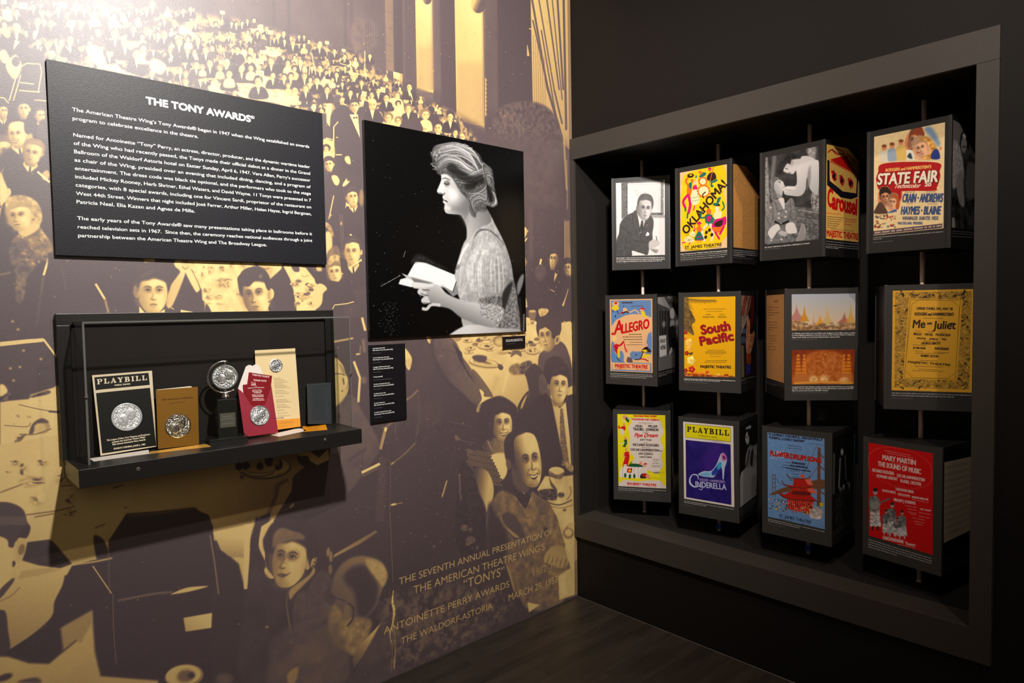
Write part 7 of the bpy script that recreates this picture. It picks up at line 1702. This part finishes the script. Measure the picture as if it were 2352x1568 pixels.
M_silp = node_mat('embossed_silver_ink', (.55, .55, .57), .42, metal=.55)
M_ceil = node_mat('black_ceiling', (.02, .02, .02), .8)
M_panel_edge = node_mat('black_panel_edge', (.010, .010, .012), .4)
M_paper = node_mat('cream_paper', (.82, .74, .62), .6)
M_white = node_mat('white_card', (.78, .68, .64), .55)
M_red = node_mat('crimson_card', (.30, .012, .035), .45)
M_tape = node_mat('blue_masking_tape', (.03, .08, .35), .6)
M_pages = node_mat('page_edges', (.80, .72, .58), .7)


def glass_mat(name, tint=(1, 1, 1), alpha=0.0, rough=.02):
    m = bpy.data.materials.new(name); m.use_nodes = True
    nt = m.node_tree; nt.nodes.remove(nt.nodes['Principled BSDF'])
    out = nt.nodes['Material Output']
    tr = nt.nodes.new('ShaderNodeBsdfTransparent'); tr.inputs[0].default_value = (*tint, 1)
    gl = nt.nodes.new('ShaderNodeBsdfGlossy'); gl.inputs['Roughness'].default_value = rough
    fr = nt.nodes.new('ShaderNodeFresnel'); fr.inputs[0].default_value = 1.49
    mx = nt.nodes.new('ShaderNodeMixShader')
    ge = nt.nodes.new('ShaderNodeNewGeometry'); iv = nt.nodes.new('ShaderNodeMath'); iv.operation = 'SUBTRACT'; iv.inputs[0].default_value = 1.0
    mu = nt.nodes.new('ShaderNodeMath'); mu.operation = 'MULTIPLY'
    nt.links.new(ge.outputs['Backfacing'], iv.inputs[1]); nt.links.new(iv.outputs[0], mu.inputs[0]); nt.links.new(fr.outputs[0], mu.inputs[1])
    nt.links.new(mu.outputs[0], mx.inputs[0]); nt.links.new(tr.outputs[0], mx.inputs[1]); nt.links.new(gl.outputs[0], mx.inputs[2])
    if alpha:
        df = nt.nodes.new('ShaderNodeBsdfDiffuse'); df.inputs[0].default_value = (.25, .25, .23, 1)
        m2 = nt.nodes.new('ShaderNodeMixShader'); m2.inputs[0].default_value = alpha
        nt.links.new(mx.outputs[0], m2.inputs[1]); nt.links.new(df.outputs[0], m2.inputs[2]); nt.links.new(m2.outputs[0], out.inputs[0])
    else: nt.links.new(mx.outputs[0], out.inputs[0])
    return m


M_glass = glass_mat('clear_acrylic', (.975, .985, .975))
M_gedge = glass_mat('polished_acrylic_edge', (.62, .66, .62), .40, .15)


def wood_mat():
    m = bpy.data.materials.new('dark_vinyl_plank'); m.use_nodes = True
    nt = m.node_tree; b = nt.nodes['Principled BSDF']; b.inputs['Roughness'].default_value = .42; b.inputs['Specular IOR Level'].default_value = .4
    tc = nt.nodes.new('ShaderNodeTexCoord'); mp = nt.nodes.new('ShaderNodeMapping'); mp.inputs['Scale'].default_value = (1.2, 7, 1)
    oi = nt.nodes.new('ShaderNodeObjectInfo'); ad = nt.nodes.new('ShaderNodeVectorMath'); ad.operation = 'ADD'
    n = nt.nodes.new('ShaderNodeTexNoise'); n.inputs['Scale'].default_value = 1.6; n.inputs['Detail'].default_value = 7; n.inputs['Roughness'].default_value = .62
    r = nt.nodes.new('ShaderNodeValToRGB'); r.color_ramp.elements[0].position = .36; r.color_ramp.elements[0].color = (.020, .015, .011, 1); r.color_ramp.elements[1].position = .68; r.color_ramp.elements[1].color = (.042, .031, .023, 1)
    sc = nt.nodes.new('ShaderNodeMath'); sc.operation = 'MULTIPLY'; sc.inputs[1].default_value = 30
    nt.links.new(tc.outputs['Object'], mp.inputs[0]); nt.links.new(oi.outputs['Random'], sc.inputs[0]); nt.links.new(mp.outputs[0], ad.inputs[0]); nt.links.new(sc.outputs[0], ad.inputs[1])
    nt.links.new(ad.outputs[0], n.inputs['Vector']); nt.links.new(n.outputs['Fac'], r.inputs[0]); nt.links.new(r.outputs[0], b.inputs['Base Color'])
    bp = nt.nodes.new('ShaderNodeBump'); bp.inputs['Strength'].default_value = .15; bp.inputs['Distance'].default_value = .002
    nt.links.new(n.outputs['Fac'], bp.inputs['Height']); nt.links.new(bp.outputs[0], b.inputs['Normal'])
    return m


M_wood = wood_mat()

# ------------------------------------------------------------------ room shell
WX0, YF, ZC = -3.6, -4.3, 3.72
NT, NB, NL, NR, ND = 2.330, .4486, -.0237, -1.8072, .62     # niche opening and depth
FT, FB, FR = 2.4384, .3324, -1.871                          # outer edge of its frame

tag(MB().box(WX0, .72, 0, .12, 0, ZC).build('wall_left', M_mural, uvf=lambda c: ((c.x - MX0) / 3.6, c.z / 3.4)), kind='structure')
wr = MB()
wr.box(.02, .14, YF, 0, NT, ZC)
wr.box(.02, .14, YF, 0, 0, FB)
wr.box(.02, .14, YF, FR, FB, NT)
wall_right = tag(wr.build('wall_right', M_black), kind='structure')
for nm, b in (('niche_back', (ND, ND + .04, NR - .2, 0, NB - .1, NT + .1)), ('niche_side', (.02, ND, NL, 0, NB, NT)), ('niche_side', (.14, ND, NR - .04, NR, NB, NT)),
              ('niche_ceiling', (.14, ND, NR, NL, NT, NT + .04)), ('niche_sill', (.14, ND, NR, NL, NB - .04, NB))):
    MB().box(*b).build(nm, M_niche, wall_right)
tag(MB().box(0, .02, FR, 0, NT, FT).build('trim_1', M_frame, bevel=.0012), kind='structure')
tag(MB().box(0, .14, FR, NR, NB, NT).build('trim_2', M_frame, bevel=.0012), kind='structure')
tag(MB().box(0, .14, FR, 0, FB, NB).build('trim_3', M_frame, bevel=.0012), kind='structure')
tag(MB().box(0, .02, NL, 0, NB, NT).build('trim_4', M_frame, bevel=.0012), kind='structure')
fl = tag(MB().box(WX0, .02, YF, 0, -.12, -.006).build('floor', M_panel_edge), kind='structure')
pw, pl = .152, .92
pm = {}
row = 0
y = 0.0
while y > YF:
    x = WX0 + (-(row * .37) % pl) - pl
    while x < .02:
        a, b = max(x, WX0) + .0004, min(x + pl, .018) - .0004
        if b - a > .02:
            y0 = max(y - pw, YF)
            k = (round(b - a, 3), round(y - y0, 3))
            if k not in pm:
                o = MB().box(0, b - a, y0 - y + .0004, -.0004, -.006, 0).build('plank', M_wood, fl)
                pm[k] = o.data
            else:
                o = bpy.data.objects.new('plank', pm[k]); COL.objects.link(o); o.parent = fl
            o.location = (a, y, 0)
        x += pl
    y -= pw; row += 1
tag(MB().box(WX0, .72, YF, .12, ZC, ZC + .1).build('ceiling', M_ceil), kind='structure')

# ------------------------------------------------------------------ panels on the mural


def wall_panel(name, label, cat, x0, x1, z0, z1, t, cv, rough=.25, bump=0.0):
    gap = .002
    loc = ((x0 + x1) / 2, -gap, z0)
    t += gap
    o = thing(name, label, cat, loc)
    loc_box(MB(), loc, x0, x1, -t, -gap, z0, z1).build('board', M_panel_edge, o)
    im = node_mat(name + '_print', rough=rough, spec=.32, image=cv.image(name + '_art'), bump=bump, bscale=420)
    e = .0008
    loc_box(MB(), loc, x0 + e, x1 - e, -t - .0006, -t, z0 + e, z1 - e).build('printed_face', im, o, uvf=lambda c: ((c.x + loc[0] - x0) / (x1 - x0), (c.z) / (z1 - z0)))
    return o


wall_panel('text_panel', 'large black text panel with white lettering above the glass case', 'sign', -2.288, -1.408, 1.739, 2.316, .012, paint_text_panel(), .42, .2)
wall_panel('portrait_panel', 'square black and white photo panel of a seated woman reading a book', 'picture', -1.229, -.349, 1.445, 2.323, .014, paint_portrait(), .3)
wall_panel('label_panel', 'tall narrow black label with eight short white entries beside the glass case', 'label', -1.228, -1.054, 1.096, 1.418, .006, paint_labels(), .35)
wall_panel('caption_label', 'tiny black caption label under the right corner of the woman portrait', 'label', -.496, -.349, 1.366, 1.425, .006, paint_caption(), .35)

# ------------------------------------------------------------------ display case on the mural
cx = (-1.84, 0, 1.071)
case = thing('display_case', 'wall mounted black display case with clear acrylic cover holding award souvenirs', 'display case', cx)
B = lambda nm, mat, *b, **k: loc_box(MB(), cx, *b).build(nm, mat, case, **k)
B('back_panel', M_lining, -2.262, -1.426, -.014, 0, 1.124, 1.53)
B('frame_rail', M_case, -2.297, -1.391, -.024, 0, 1.528, 1.563, bevel=.001)
for a, b in ((-2.297, -2.262), (-1.426, -1.391)): B('frame_stile', M_case, a, b, -.024, 0, 1.124, 1.528, bevel=.001)
B('shelf', M_case, -2.291, -1.397, -.227, 0, 1.071, 1.124, bevel=.0012)
g = .004
gt, gy, gl, gr = 1.538, -.169, -2.256, -1.402
cover_o = B('acrylic_cover', M_glass, gl, gr, gy, gy + g, 1.124, gt - g)
for nm, b in (('side_pane', (gl, gl + g, gy + g, -.024, 1.124, gt - g)), ('side_pane', (gr - g, gr, gy + g, -.024, 1.124, gt - g)), ('top_pane', (gl, gr, gy, -.024, gt - g, gt))):
    o = loc_box(MB(), cx, *b).build(nm, M_glass, cover_o)
for b in ((gl, gr, gy - .0006, gy + .005, gt - .0045, gt + .0005), (gl - .0006, gl + .005, gy - .0006, gy + .005, 1.124, gt - .005), (gr - .003, gr + .0006, gy - .0006, gy + .003, 1.124, gt - .005), (gl, gl + .004, gy, -.024, gt - .004, gt + .0005)):
    loc_box(MB(), cx, *b).build('polished_edge', M_gedge, cover_o)
for x, z in ((-2.141, 1.101), (-1.543, 1.103)):
    s = MB().lathe([(.0062, 0), (.0062, .0015), (.0048, .003)], n=16)
    o = s.build('screw', M_screw, case, smooth=False); o.rotation_euler = (PI / 2, 0, 0); o.location = (x - cx[0], -.227, z - cx[2])
    q = MB().box(-.0045, .0045, -.0008, .0008, .0022, .0032).build('slot', M_panel_edge, o)
for x in (gl + .002, gr - .002):
    o = MB().lathe([(.004, -.004), (.0045, 0), (.004, .004)], n=14).build('corner_pin', M_screw, case)
    o.rotation_euler = (PI / 2, 0, 0); o.location = (x - cx[0], gy - .002, 1.323 - cx[2])

ZS = 1.1242


def leaning(y0, tilt=80.0):
    t = math.radians(tilt)
    up = np.array([0, math.cos(t), math.sin(t)]); n = np.array([0, -math.sin(t), math.cos(t)])
    return np.array([0, y0, ZS]), n, up


def crop_px(p, ox, oy, k): return (ox + p[0] / k, oy + p[1] / k)


def flat(name, pts, crop, plane, thick, mat, loc, parent, quad=None, lift=0.0):
    """a thin sheet with the given outline, cut in a plane; quad maps a print onto it"""
    p0, n, up = plane
    p0 = p0 + n * lift
    P3 = [on_plane(crop_px(p, *crop), p0, n) for p in pts]
    zmin = min(p[2] for p in P3)
    if zmin < ZS: P3 = [p + np.array([0, 0, max(0, ZS - p[2])]) if p[2] < ZS else p for p in P3]
    m = MB().prism([p - np.array(loc) for p in P3], -n * thick)
    uvf = None
    if quad is not None:
        H = dlt(quad, [(0, 1), (1, 1), (1, 0), (0, 0)])
        tab = {tuple(np.round(a - np.array(loc), 5)): p for a, p in zip(P3, pts)}
        keys = np.array([a - np.array(loc) for a in P3])

        def uvf(c):
            i = int(np.argmin(((keys - np.array(c)) ** 2).sum(1))); q = H @ np.array([pts[i][0], pts[i][1], 1.0])
            return (q[0] / q[2], q[1] / q[2])
    return m.build(name, mat, parent, uvf=uvf)


def medal(name, c, n, up, r, th, mat, parent, seed, amp=.0022, nr=26, na=84):
    """round embossed medal: rim, two masks in relief, ornament"""
    rs = np.random.RandomState(seed)
    NZ = value_noise(128, 128, 26, 2, seed)
    n = np.array(n) / np.linalg.norm(n); u = np.cross(up, n); u /= np.linalg.norm(u); v = np.cross(n, u)
    c = np.array(c)

    def hgt(x, y):
        q = math.hypot(x, y)
        h = .55 * float(NZ[int((y + 1) * 63) % 128, int((x + 1) * 63) % 128]) * 2.2
        if q > .9: return 1.1
        for mx, my, s, sm in ((.27, .16, .36, 1), (-.26, -.2, .36, -1)):
            dx, dy = (x - mx) / s, (y - my) / (s * 1.25)
            e = dx * dx + dy * dy
            if e < 1:
                h = 1.2 * math.sqrt(1 - e) + .25 * h
                for ex in (-.38, .38):
                    if (dx - ex) ** 2 / .05 + (dy - .25) ** 2 / .02 < 1: h -= 1.1
                if abs(dx) < .5 and abs(dy + .4 - sm * (dx * dx) * .9) < .12: h -= 1.0
                if abs(dx) < .1 and -.15 < dy < .3: h += .5
                if .78 < e: h -= .4
        if .76 < q < .88: h += .6 * (math.sin(math.atan2(y, x) * 42) > 0)
        return h
    vs, fs = [], []
    for i in range(nr + 1):
        q = i / nr
        for j in range(na):
            a = 2 * PI * j / na; x, y = q * math.cos(a), q * math.sin(a)
            vs.append(c + (u * x + v * y) * r + n * (th / 2 + amp * (hgt(x, y) if i < nr else .6)))
    k0 = len(vs)
    for j in range(na):
        a = 2 * PI * j / na; vs.append(c + (u * math.cos(a) + v * math.sin(a)) * r - n * th / 2)
    for i in range(nr):
        for j in range(na):
            p = i * na + j; q = i * na + (j + 1) % na; fs.append((p, p + na, q + na, q))
    for j in range(na):
        p = nr * na + j; q = nr * na + (j + 1) % na; fs.append((p, k0 + j, k0 + (j + 1) % na, q))
    fs.append(tuple(k0 + j for j in range(na))[::-1])
    m = MB(); m.v = vs; m.f = fs
    return m.build(name, mat, parent, smooth=False)


C1 = (190, 830, 6.818); C2 = (450, 790, 6.532); C3 = (570, 780, 6.533)


def img_mat(nm, cv, rough=.5, **k): return node_mat(nm, rough=rough, spec=.2, image=cv.image(nm), **k)


# black and cream programme
pp = leaning(-.066, 80)
L = on_plane((295, 1040), pp[0], pp[1]); L = (float(L[0]), -.066, ZS)
o = thing('programme_booklet', 'black and cream theatre programme with silver medal leaning in the case', 'programme', L)
q = [(145, 215), (1085, 143), (1160, 1330), (280, 1475)]
flat('cover', q, C1, pp, .0022, img_mat('programme_cover', paint_programme(), .45), L, o, q)
cc = on_plane(crop_px((690, 868), *C1), pp[0], pp[1])
medal('silver_medal', np.array(cc) + pp[1] * .0012 - np.array(L), pp[1], pp[2], .0435, .001, M_silp, o, 3, amp=.0014)
# gold programme
pp = leaning(-.088, 80)
L = on_plane((410, 1026), pp[0], pp[1]); L = (float(L[0]), -.088, ZS)
o = thing('gold_booklet', 'gold covered booklet with dark silver medal standing second in the case', 'programme', L)
q = [(1148, 445), (1800, 395), (1822, 1305), (1182, 1370)]
flat('cover', q, C1, pp, .0025, node_mat('gold_foil_cover', rough=.38, metal=.55, image=paint_gold().image('gold_cover')), L, o, q)
flat('pages', [(1160, 440), (1690, 385), (1715, 400), (1700, 1290), (1195, 1350)], C1, pp, .004, M_pages, L, o, lift=-.0028)
cc = on_plane(crop_px((1492, 1005), *C1), pp[0], pp[1])
medal('silver_medal', np.array(cc) + pp[1] * .0012 - np.array(L), pp[1], pp[2], .0395, .001, M_chrome, o, 5, amp=.0018)
# menu
pp = leaning(-.05, 86)
L = (-1.63, -.05, ZS)
o = thing('dinner_menu', 'tall cream menu sheet with small silver medal at its top', 'menu', L)
q = [(100, 158), (705, 127), (788, 1302), (150, 1392)]
flat('sheet', q, C3, pp, .001, img_mat('menu_sheet', paint_menu(), .6), L, o, q)
cc = on_plane(crop_px((416, 388), *C3), pp[0], pp[1])
medal('silver_medal', np.array(cc) + pp[1] * .0008 - np.array(L), pp[1], pp[2], .0245, .0006, M_sil, o, 7, amp=.0012, nr=18, na=60)
# staff credential
pp = leaning(-.045, 84)
L = (-1.455, -.045, ZS)
q = [(880, 662), (1238, 640), (1252, 1262), (897, 1266)]
o = thing('credential_card', 'small slate grey card with fine dark print standing at the right end of the case', 'card', L)
flat('sheet', q, C3, pp, .002, img_mat('credential_sheet', paint_credential(), .3), L, o, q)
# ticket envelope and its two tickets
pp = leaning(-.112, 80)
L = (-1.70, -.112, ZS)
o = thing('ticket_envelope', 'open crimson ticket envelope with white lining and bright silver medal', 'envelope', L)
flat('pocket', [(630, 668), (665, 690), (718, 742), (820, 905), (930, 985), (1042, 895), (1085, 760), (1132, 628), (1235, 1325), (792, 1388), (720, 1330)], C2, pp, .001, M_red, L, o)
flat('lining_flap', [(630, 668), (690, 500), (750, 335), (790, 312), (820, 314), (850, 328), (890, 303), (930, 312), (960, 345), (1012, 450), (1130, 628), (1100, 1300), (740, 1330)], C2, pp, .0006, M_white, L, o, lift=-.0066)
cc = on_plane(crop_px((955, 1070), *C2), pp[0], pp[1])
medal('silver_medal', np.array(cc) + pp[1] * .0012 - np.array(L), pp[1], pp[2], .0348, .0008, M_sil, o, 9, amp=.0019)
for i, (nm, lab, pts, quad, rows, lift) in enumerate((
        ('theatre_ticket', 'crimson ticket headed THEATRE TICKETS, the rear one in the envelope', [(795, 422), (1143, 475), (1120, 690), (1050, 1200), (740, 1200), (770, 600)], [(795, 422), (1143, 475), (1050, 1250), (740, 1200)],
         (('THEATRE TICKETS', 842, 1097, 470, 36, 18), ('PLEASE NOTE', 862, 1053, 550, 22, 18), ('The Ti', 823, 890, 585, 6, 12)), -.0048),
        ('theatre_ticket', 'crimson ticket headed SECURITY, in front of the other ticket', [(705, 610), (905, 588), (1010, 576), (1090, 640), (1060, 1200), (760, 1200)], [(705, 610), (1090, 640), (1060, 1200), (760, 1200)],
         (('SECURITY', 833, 958, 632, -14, 20), ('AT', 888, 912, 650, -2, 12), ('RADIO CITY MUSIC HALL', 780, 1024, 685, -20, 14), ('Arrive early', 843, 980, 722, -10, 16), ('The doors open', 840, 985, 748, -12, 16), ('at 6:00 pm', 865, 965, 768, -8, 16), ('Please note these', 838, 1000, 806, -14, 16), ('security measures', 838, 1005, 828, -14, 16), ('CAMERAS AND', 850, 1000, 860, -8, 14), ('RECORDING', 843, 1020, 885, -10, 14)), -.0030))):
    LL = (-1.70 + .004 * i, -.1145 + .001 * i, ZS)
    t = thing(nm, lab, 'ticket', LL)
    flat('sheet', pts, C2, pp, .0006, img_mat('ticket_print_%d' % i, paint_ticket_red(quad, rows, 260, 420), .45), LL, t, quad, lift=lift)

# cards lying on the shelf
flatp = (np.array([0, 0, ZS + .0006]), np.array([0, 0, 1.0]), np.array([0, 1.0, 0]))


def lying(name, label, cat, pts, crop, mat, quad=None, thick=.0006):
    P3 = [on_plane(crop_px(p, *crop), flatp[0], flatp[1]) for p in pts]
    c = np.mean(P3, 0); c = (float(c[0]), float(c[1]), ZS)
    m = MB().prism([p - np.array(c) for p in P3], (0, 0, -thick))
    uvf = None
    if quad is not None:
        H = dlt(quad, [(0, 1), (1, 1), (1, 0), (0, 0)]); keys = np.array([p - np.array(c) for p in P3])

        def uvf(v):
            i = int(np.argmin(((keys - np.array(v))[:, :2] ** 2).sum(1))); q = H @ np.array([pts[i][0], pts[i][1], 1.0])
            return (q[0] / q[2], q[1] / q[2])
    o = m.build(name, mat, uvf=uvf)
    o.location = c
    return tag(o, label, cat)


lying('paper_slip', 'long white paper slip lying in front of the black programme', 'paper', [(100, 1518), (1030, 1380), (1045, 1440), (170, 1562)], C1, M_white)
lying('gold_pass', 'mottled gold card lying under the gold booklet and the trophy edge', 'card', [(1050, 1410), (1909, 1290), (1960, 1300), (2010, 1330), (1045, 1442)], C1, node_mat('mottled_gold', (.75, .42, .08), .4, metal=.4, noise=.6, nscale=90))
lying('torn_ticket_stub', 'pale torn edged card lying below the cream menu', 'paper', [(320, 1425), (460, 1392), (600, 1360), (740, 1325), (800, 1332), (860, 1352), (880, 1362), (640, 1415), (460, 1452)], C3, M_white)
lying('yellow_ticket', 'small orange yellow ticket lying in front of the slate card', 'ticket', [(800, 1272), (1160, 1258), (1190, 1348), (840, 1378)], C3, img_mat('yellow_ticket', paint_yellow_ticket(), .5), [(800, 1272), (1160, 1258), (1190, 1348), (840, 1378)])

# the trophy
T0 = (-1.840, -.105, ZS)
t = thing('award_trophy', 'spinning silver medallion award on a black pedestal in the middle of the case', 'trophy', T0, rz=math.radians(-9))
MB().box(-.060, .060, -.038, .045, 0, .018).build('base_plate', M_tro, t, bevel=.0015)
MB().box(-.030, .031, -.024, .030, .018, .146).build('pedestal', M_tro, t, bevel=.001)
MB().box(-.024, .025, -.0255, -.024, .052, .100).build('name_plate', M_plate, t)
for i, (w, z) in enumerate(((.030, .088), (.040, .080), (.036, .064))):
    MB().box(-w / 2, w / 2, -.0258, -.0254, z - .0018, z + .0018).build('engraved_line', M_sil, t)
MB().lathe([(.010, 0), (.013, .002), (.0125, .010), (.009, .013), (.010, .018), (.0085, .021)], (0, .0, .146), 24).build('swivel_neck', M_chrome, t, smooth=True)
R0 = .053; cz = .146 + .020 + .053
arc = []
for k in range(33):
    a = math.radians(78 + (304 - 78) * k / 32); arc.append((R0 * math.cos(a), 0, cz + R0 * math.sin(a)))
arm = MB().tube(arc, [.0028] * 33, 10).build('swing_arm', M_chrome, t, smooth=True)
MB().tube([(.002, 0, cz + R0 + .003), (.002, 0, cz + .040)], .0026, 10).build('pivot_pin', M_chrome, arm, smooth=True)
MB().tube([(0, 0, cz - .040), (0, 0, cz - R0 - .002)], .0026, 10).build('pivot_pin', M_chrome, arm, smooth=True)
nrm = (-.25, -1, .06)
medal('medallion', (0.001, 0, cz), nrm, (0, 0, 1), .0405, .006, M_sil, t, 11, amp=.0018, nr=34, na=110)

# ------------------------------------------------------------------ revolving poster boxes in the niche
PX, PW = .3066, .2944
PY = [-.2347, -.6847, -1.125, -1.5656]
PZ = [(1.7475, 2.2192), (1.1512, 1.622), (.5484, 1.0245)]
TH = [[.5868, .0286, -.093, -.0768], [.1838, .2273, .7376, .4471], [.5539, .1817, .0639, -.1644]]
POLE_L = ['first thin bronze pole counting from the mural corner', 'second thin bronze pole, through the column with the yellow slogan posters', 'third thin bronze pole, between the film still and the blue poster', 'last thin bronze pole, beside the right post of the frame']
for i in range(4):
    L = (PX, PY[i], NB)
    o = thing('pole', POLE_L[i], 'pole', L, 'bronze poles carrying the poster boxes')
    MB().tube([(0, 0, 0), (0, 0, NT - NB)], .0085, 16).build('rod', M_pole, o, smooth=True)
    if i in (1, 2):
        q = MB().lathe([(.0098, .012), (.0104, .014), (.0104, .040), (.0098, .042)], n=20).build('tape_band', M_tape, o); q['label'] = 'blue tape wound round the foot of the pole'
        MB().box(-.030, -.009, -.001, .001, .016, .034).build('tape_tail', M_tape, o)
    else: MB().lathe([(.0105, 0), (.0105, .004), (.009, .006)], n=20).build('floor_collar', M_pole, o)
FACES = [[(print_writer, None), (print_dancers, print_board), (print_couple, print_carousel), (print_fair, print_scholar)],
         [(print_allegro, print_street), (print_pacific, print_performer), (print_temples, print_letter), (print_juliet, None)],
         [(print_pipe, None), (print_slipper, print_gown), (print_pagoda, print_lantern), (print_music, print_score)]]
LAB = [['top box by the mural corner with a grey photo of a suited man', 'box with a yellow poster of dancing figures and a slanting black title', 'box with a grey film still of a shirtless man bending over a woman', 'top box at the far right with a cream and red film poster of smiling couples'],
       ['box with a pale blue and peach poster with slanting red title letters and clouds', 'box with a golden poster of palm fronds, flowers and fat red title letters', 'box with two small colour pictures, hazy temple spires above an orange stage', 'box at the right post with an ochre engraved poster full of figures round its edge'],
       ['bottom box by the mural corner with a yellow and white cartoon poster', 'box with a purple programme cover showing a glass shoe under a yellow banner', 'box with a blue poster of a red pagoda and a bridge tower', 'bottom box at the right with a bright red poster of singers in white']]
boxmesh = {}
for r in range(3):
    for c in range(4):
        z0, z1 = PZ[r]; h = z1 - z0; w = PW / 2
        L = (PX, PY[c], z0)
        # local frame: -x is the side facing the room; +y is picture-left
        o = thing('poster_box', LAB[r][c], 'poster box', L, 'revolving poster boxes in the niche', rz=TH[r][c])
        k = round(h, 4)
        i = w - .004
        MB().box(-i, i, -i, i, .001, h - .001).build('core', M_body, o)
        for nm, b in (('edge_strip', (-w, -w + .011, w - .011, w, 0, h)), ('edge_strip', (-w, -w + .011, -w, -w + .011, 0, h)), ('edge_strip', (w - .011, w, w - .011, w, 0, h)), ('edge_strip', (w - .011, w, -w, -w + .011, 0, h))):
            MB().box(*b).build(nm, M_strip, o, bevel=.001)
        ff, sf = FACES[r][c]

        def sheet_on(side, cv, nm):
            mt = node_mat(nm, rough=.42, image=cv.image(nm + '_art'), spec=.4)
            a = w - .0105
            if side == 'front': m = MB().box(-w + .0012, -i, -a, a, .001, h - .001); f = lambda q: ((w - q.y) / (2 * w), q.z / h)
            elif side == 'right': m = MB().box(-a, a, -w + .0012, -i, .001, h - .001); f = lambda q: ((q.x + w) / (2 * w), q.z / h)
            elif side == 'left': m = MB().box(-a, a, i, w - .0012, .001, h - .001); f = lambda q: ((w - q.x) / (2 * w), q.z / h)
            else: m = MB().box(i, w - .0012, -a, a, .001, h - .001); f = lambda q: ((q.y + w) / (2 * w), q.z / h)
            return m.build('poster_sheet', mt, o, uvf=f)
        sheet_on('front', ff(), 'print_%d_%d_front' % (r, c))
        if (r, c) == (1, 2): sheet_on('left', sf(), 'print_1_2_left')
        elif sf: sheet_on('right', sf(), 'print_%d_%d_side' % (r, c))
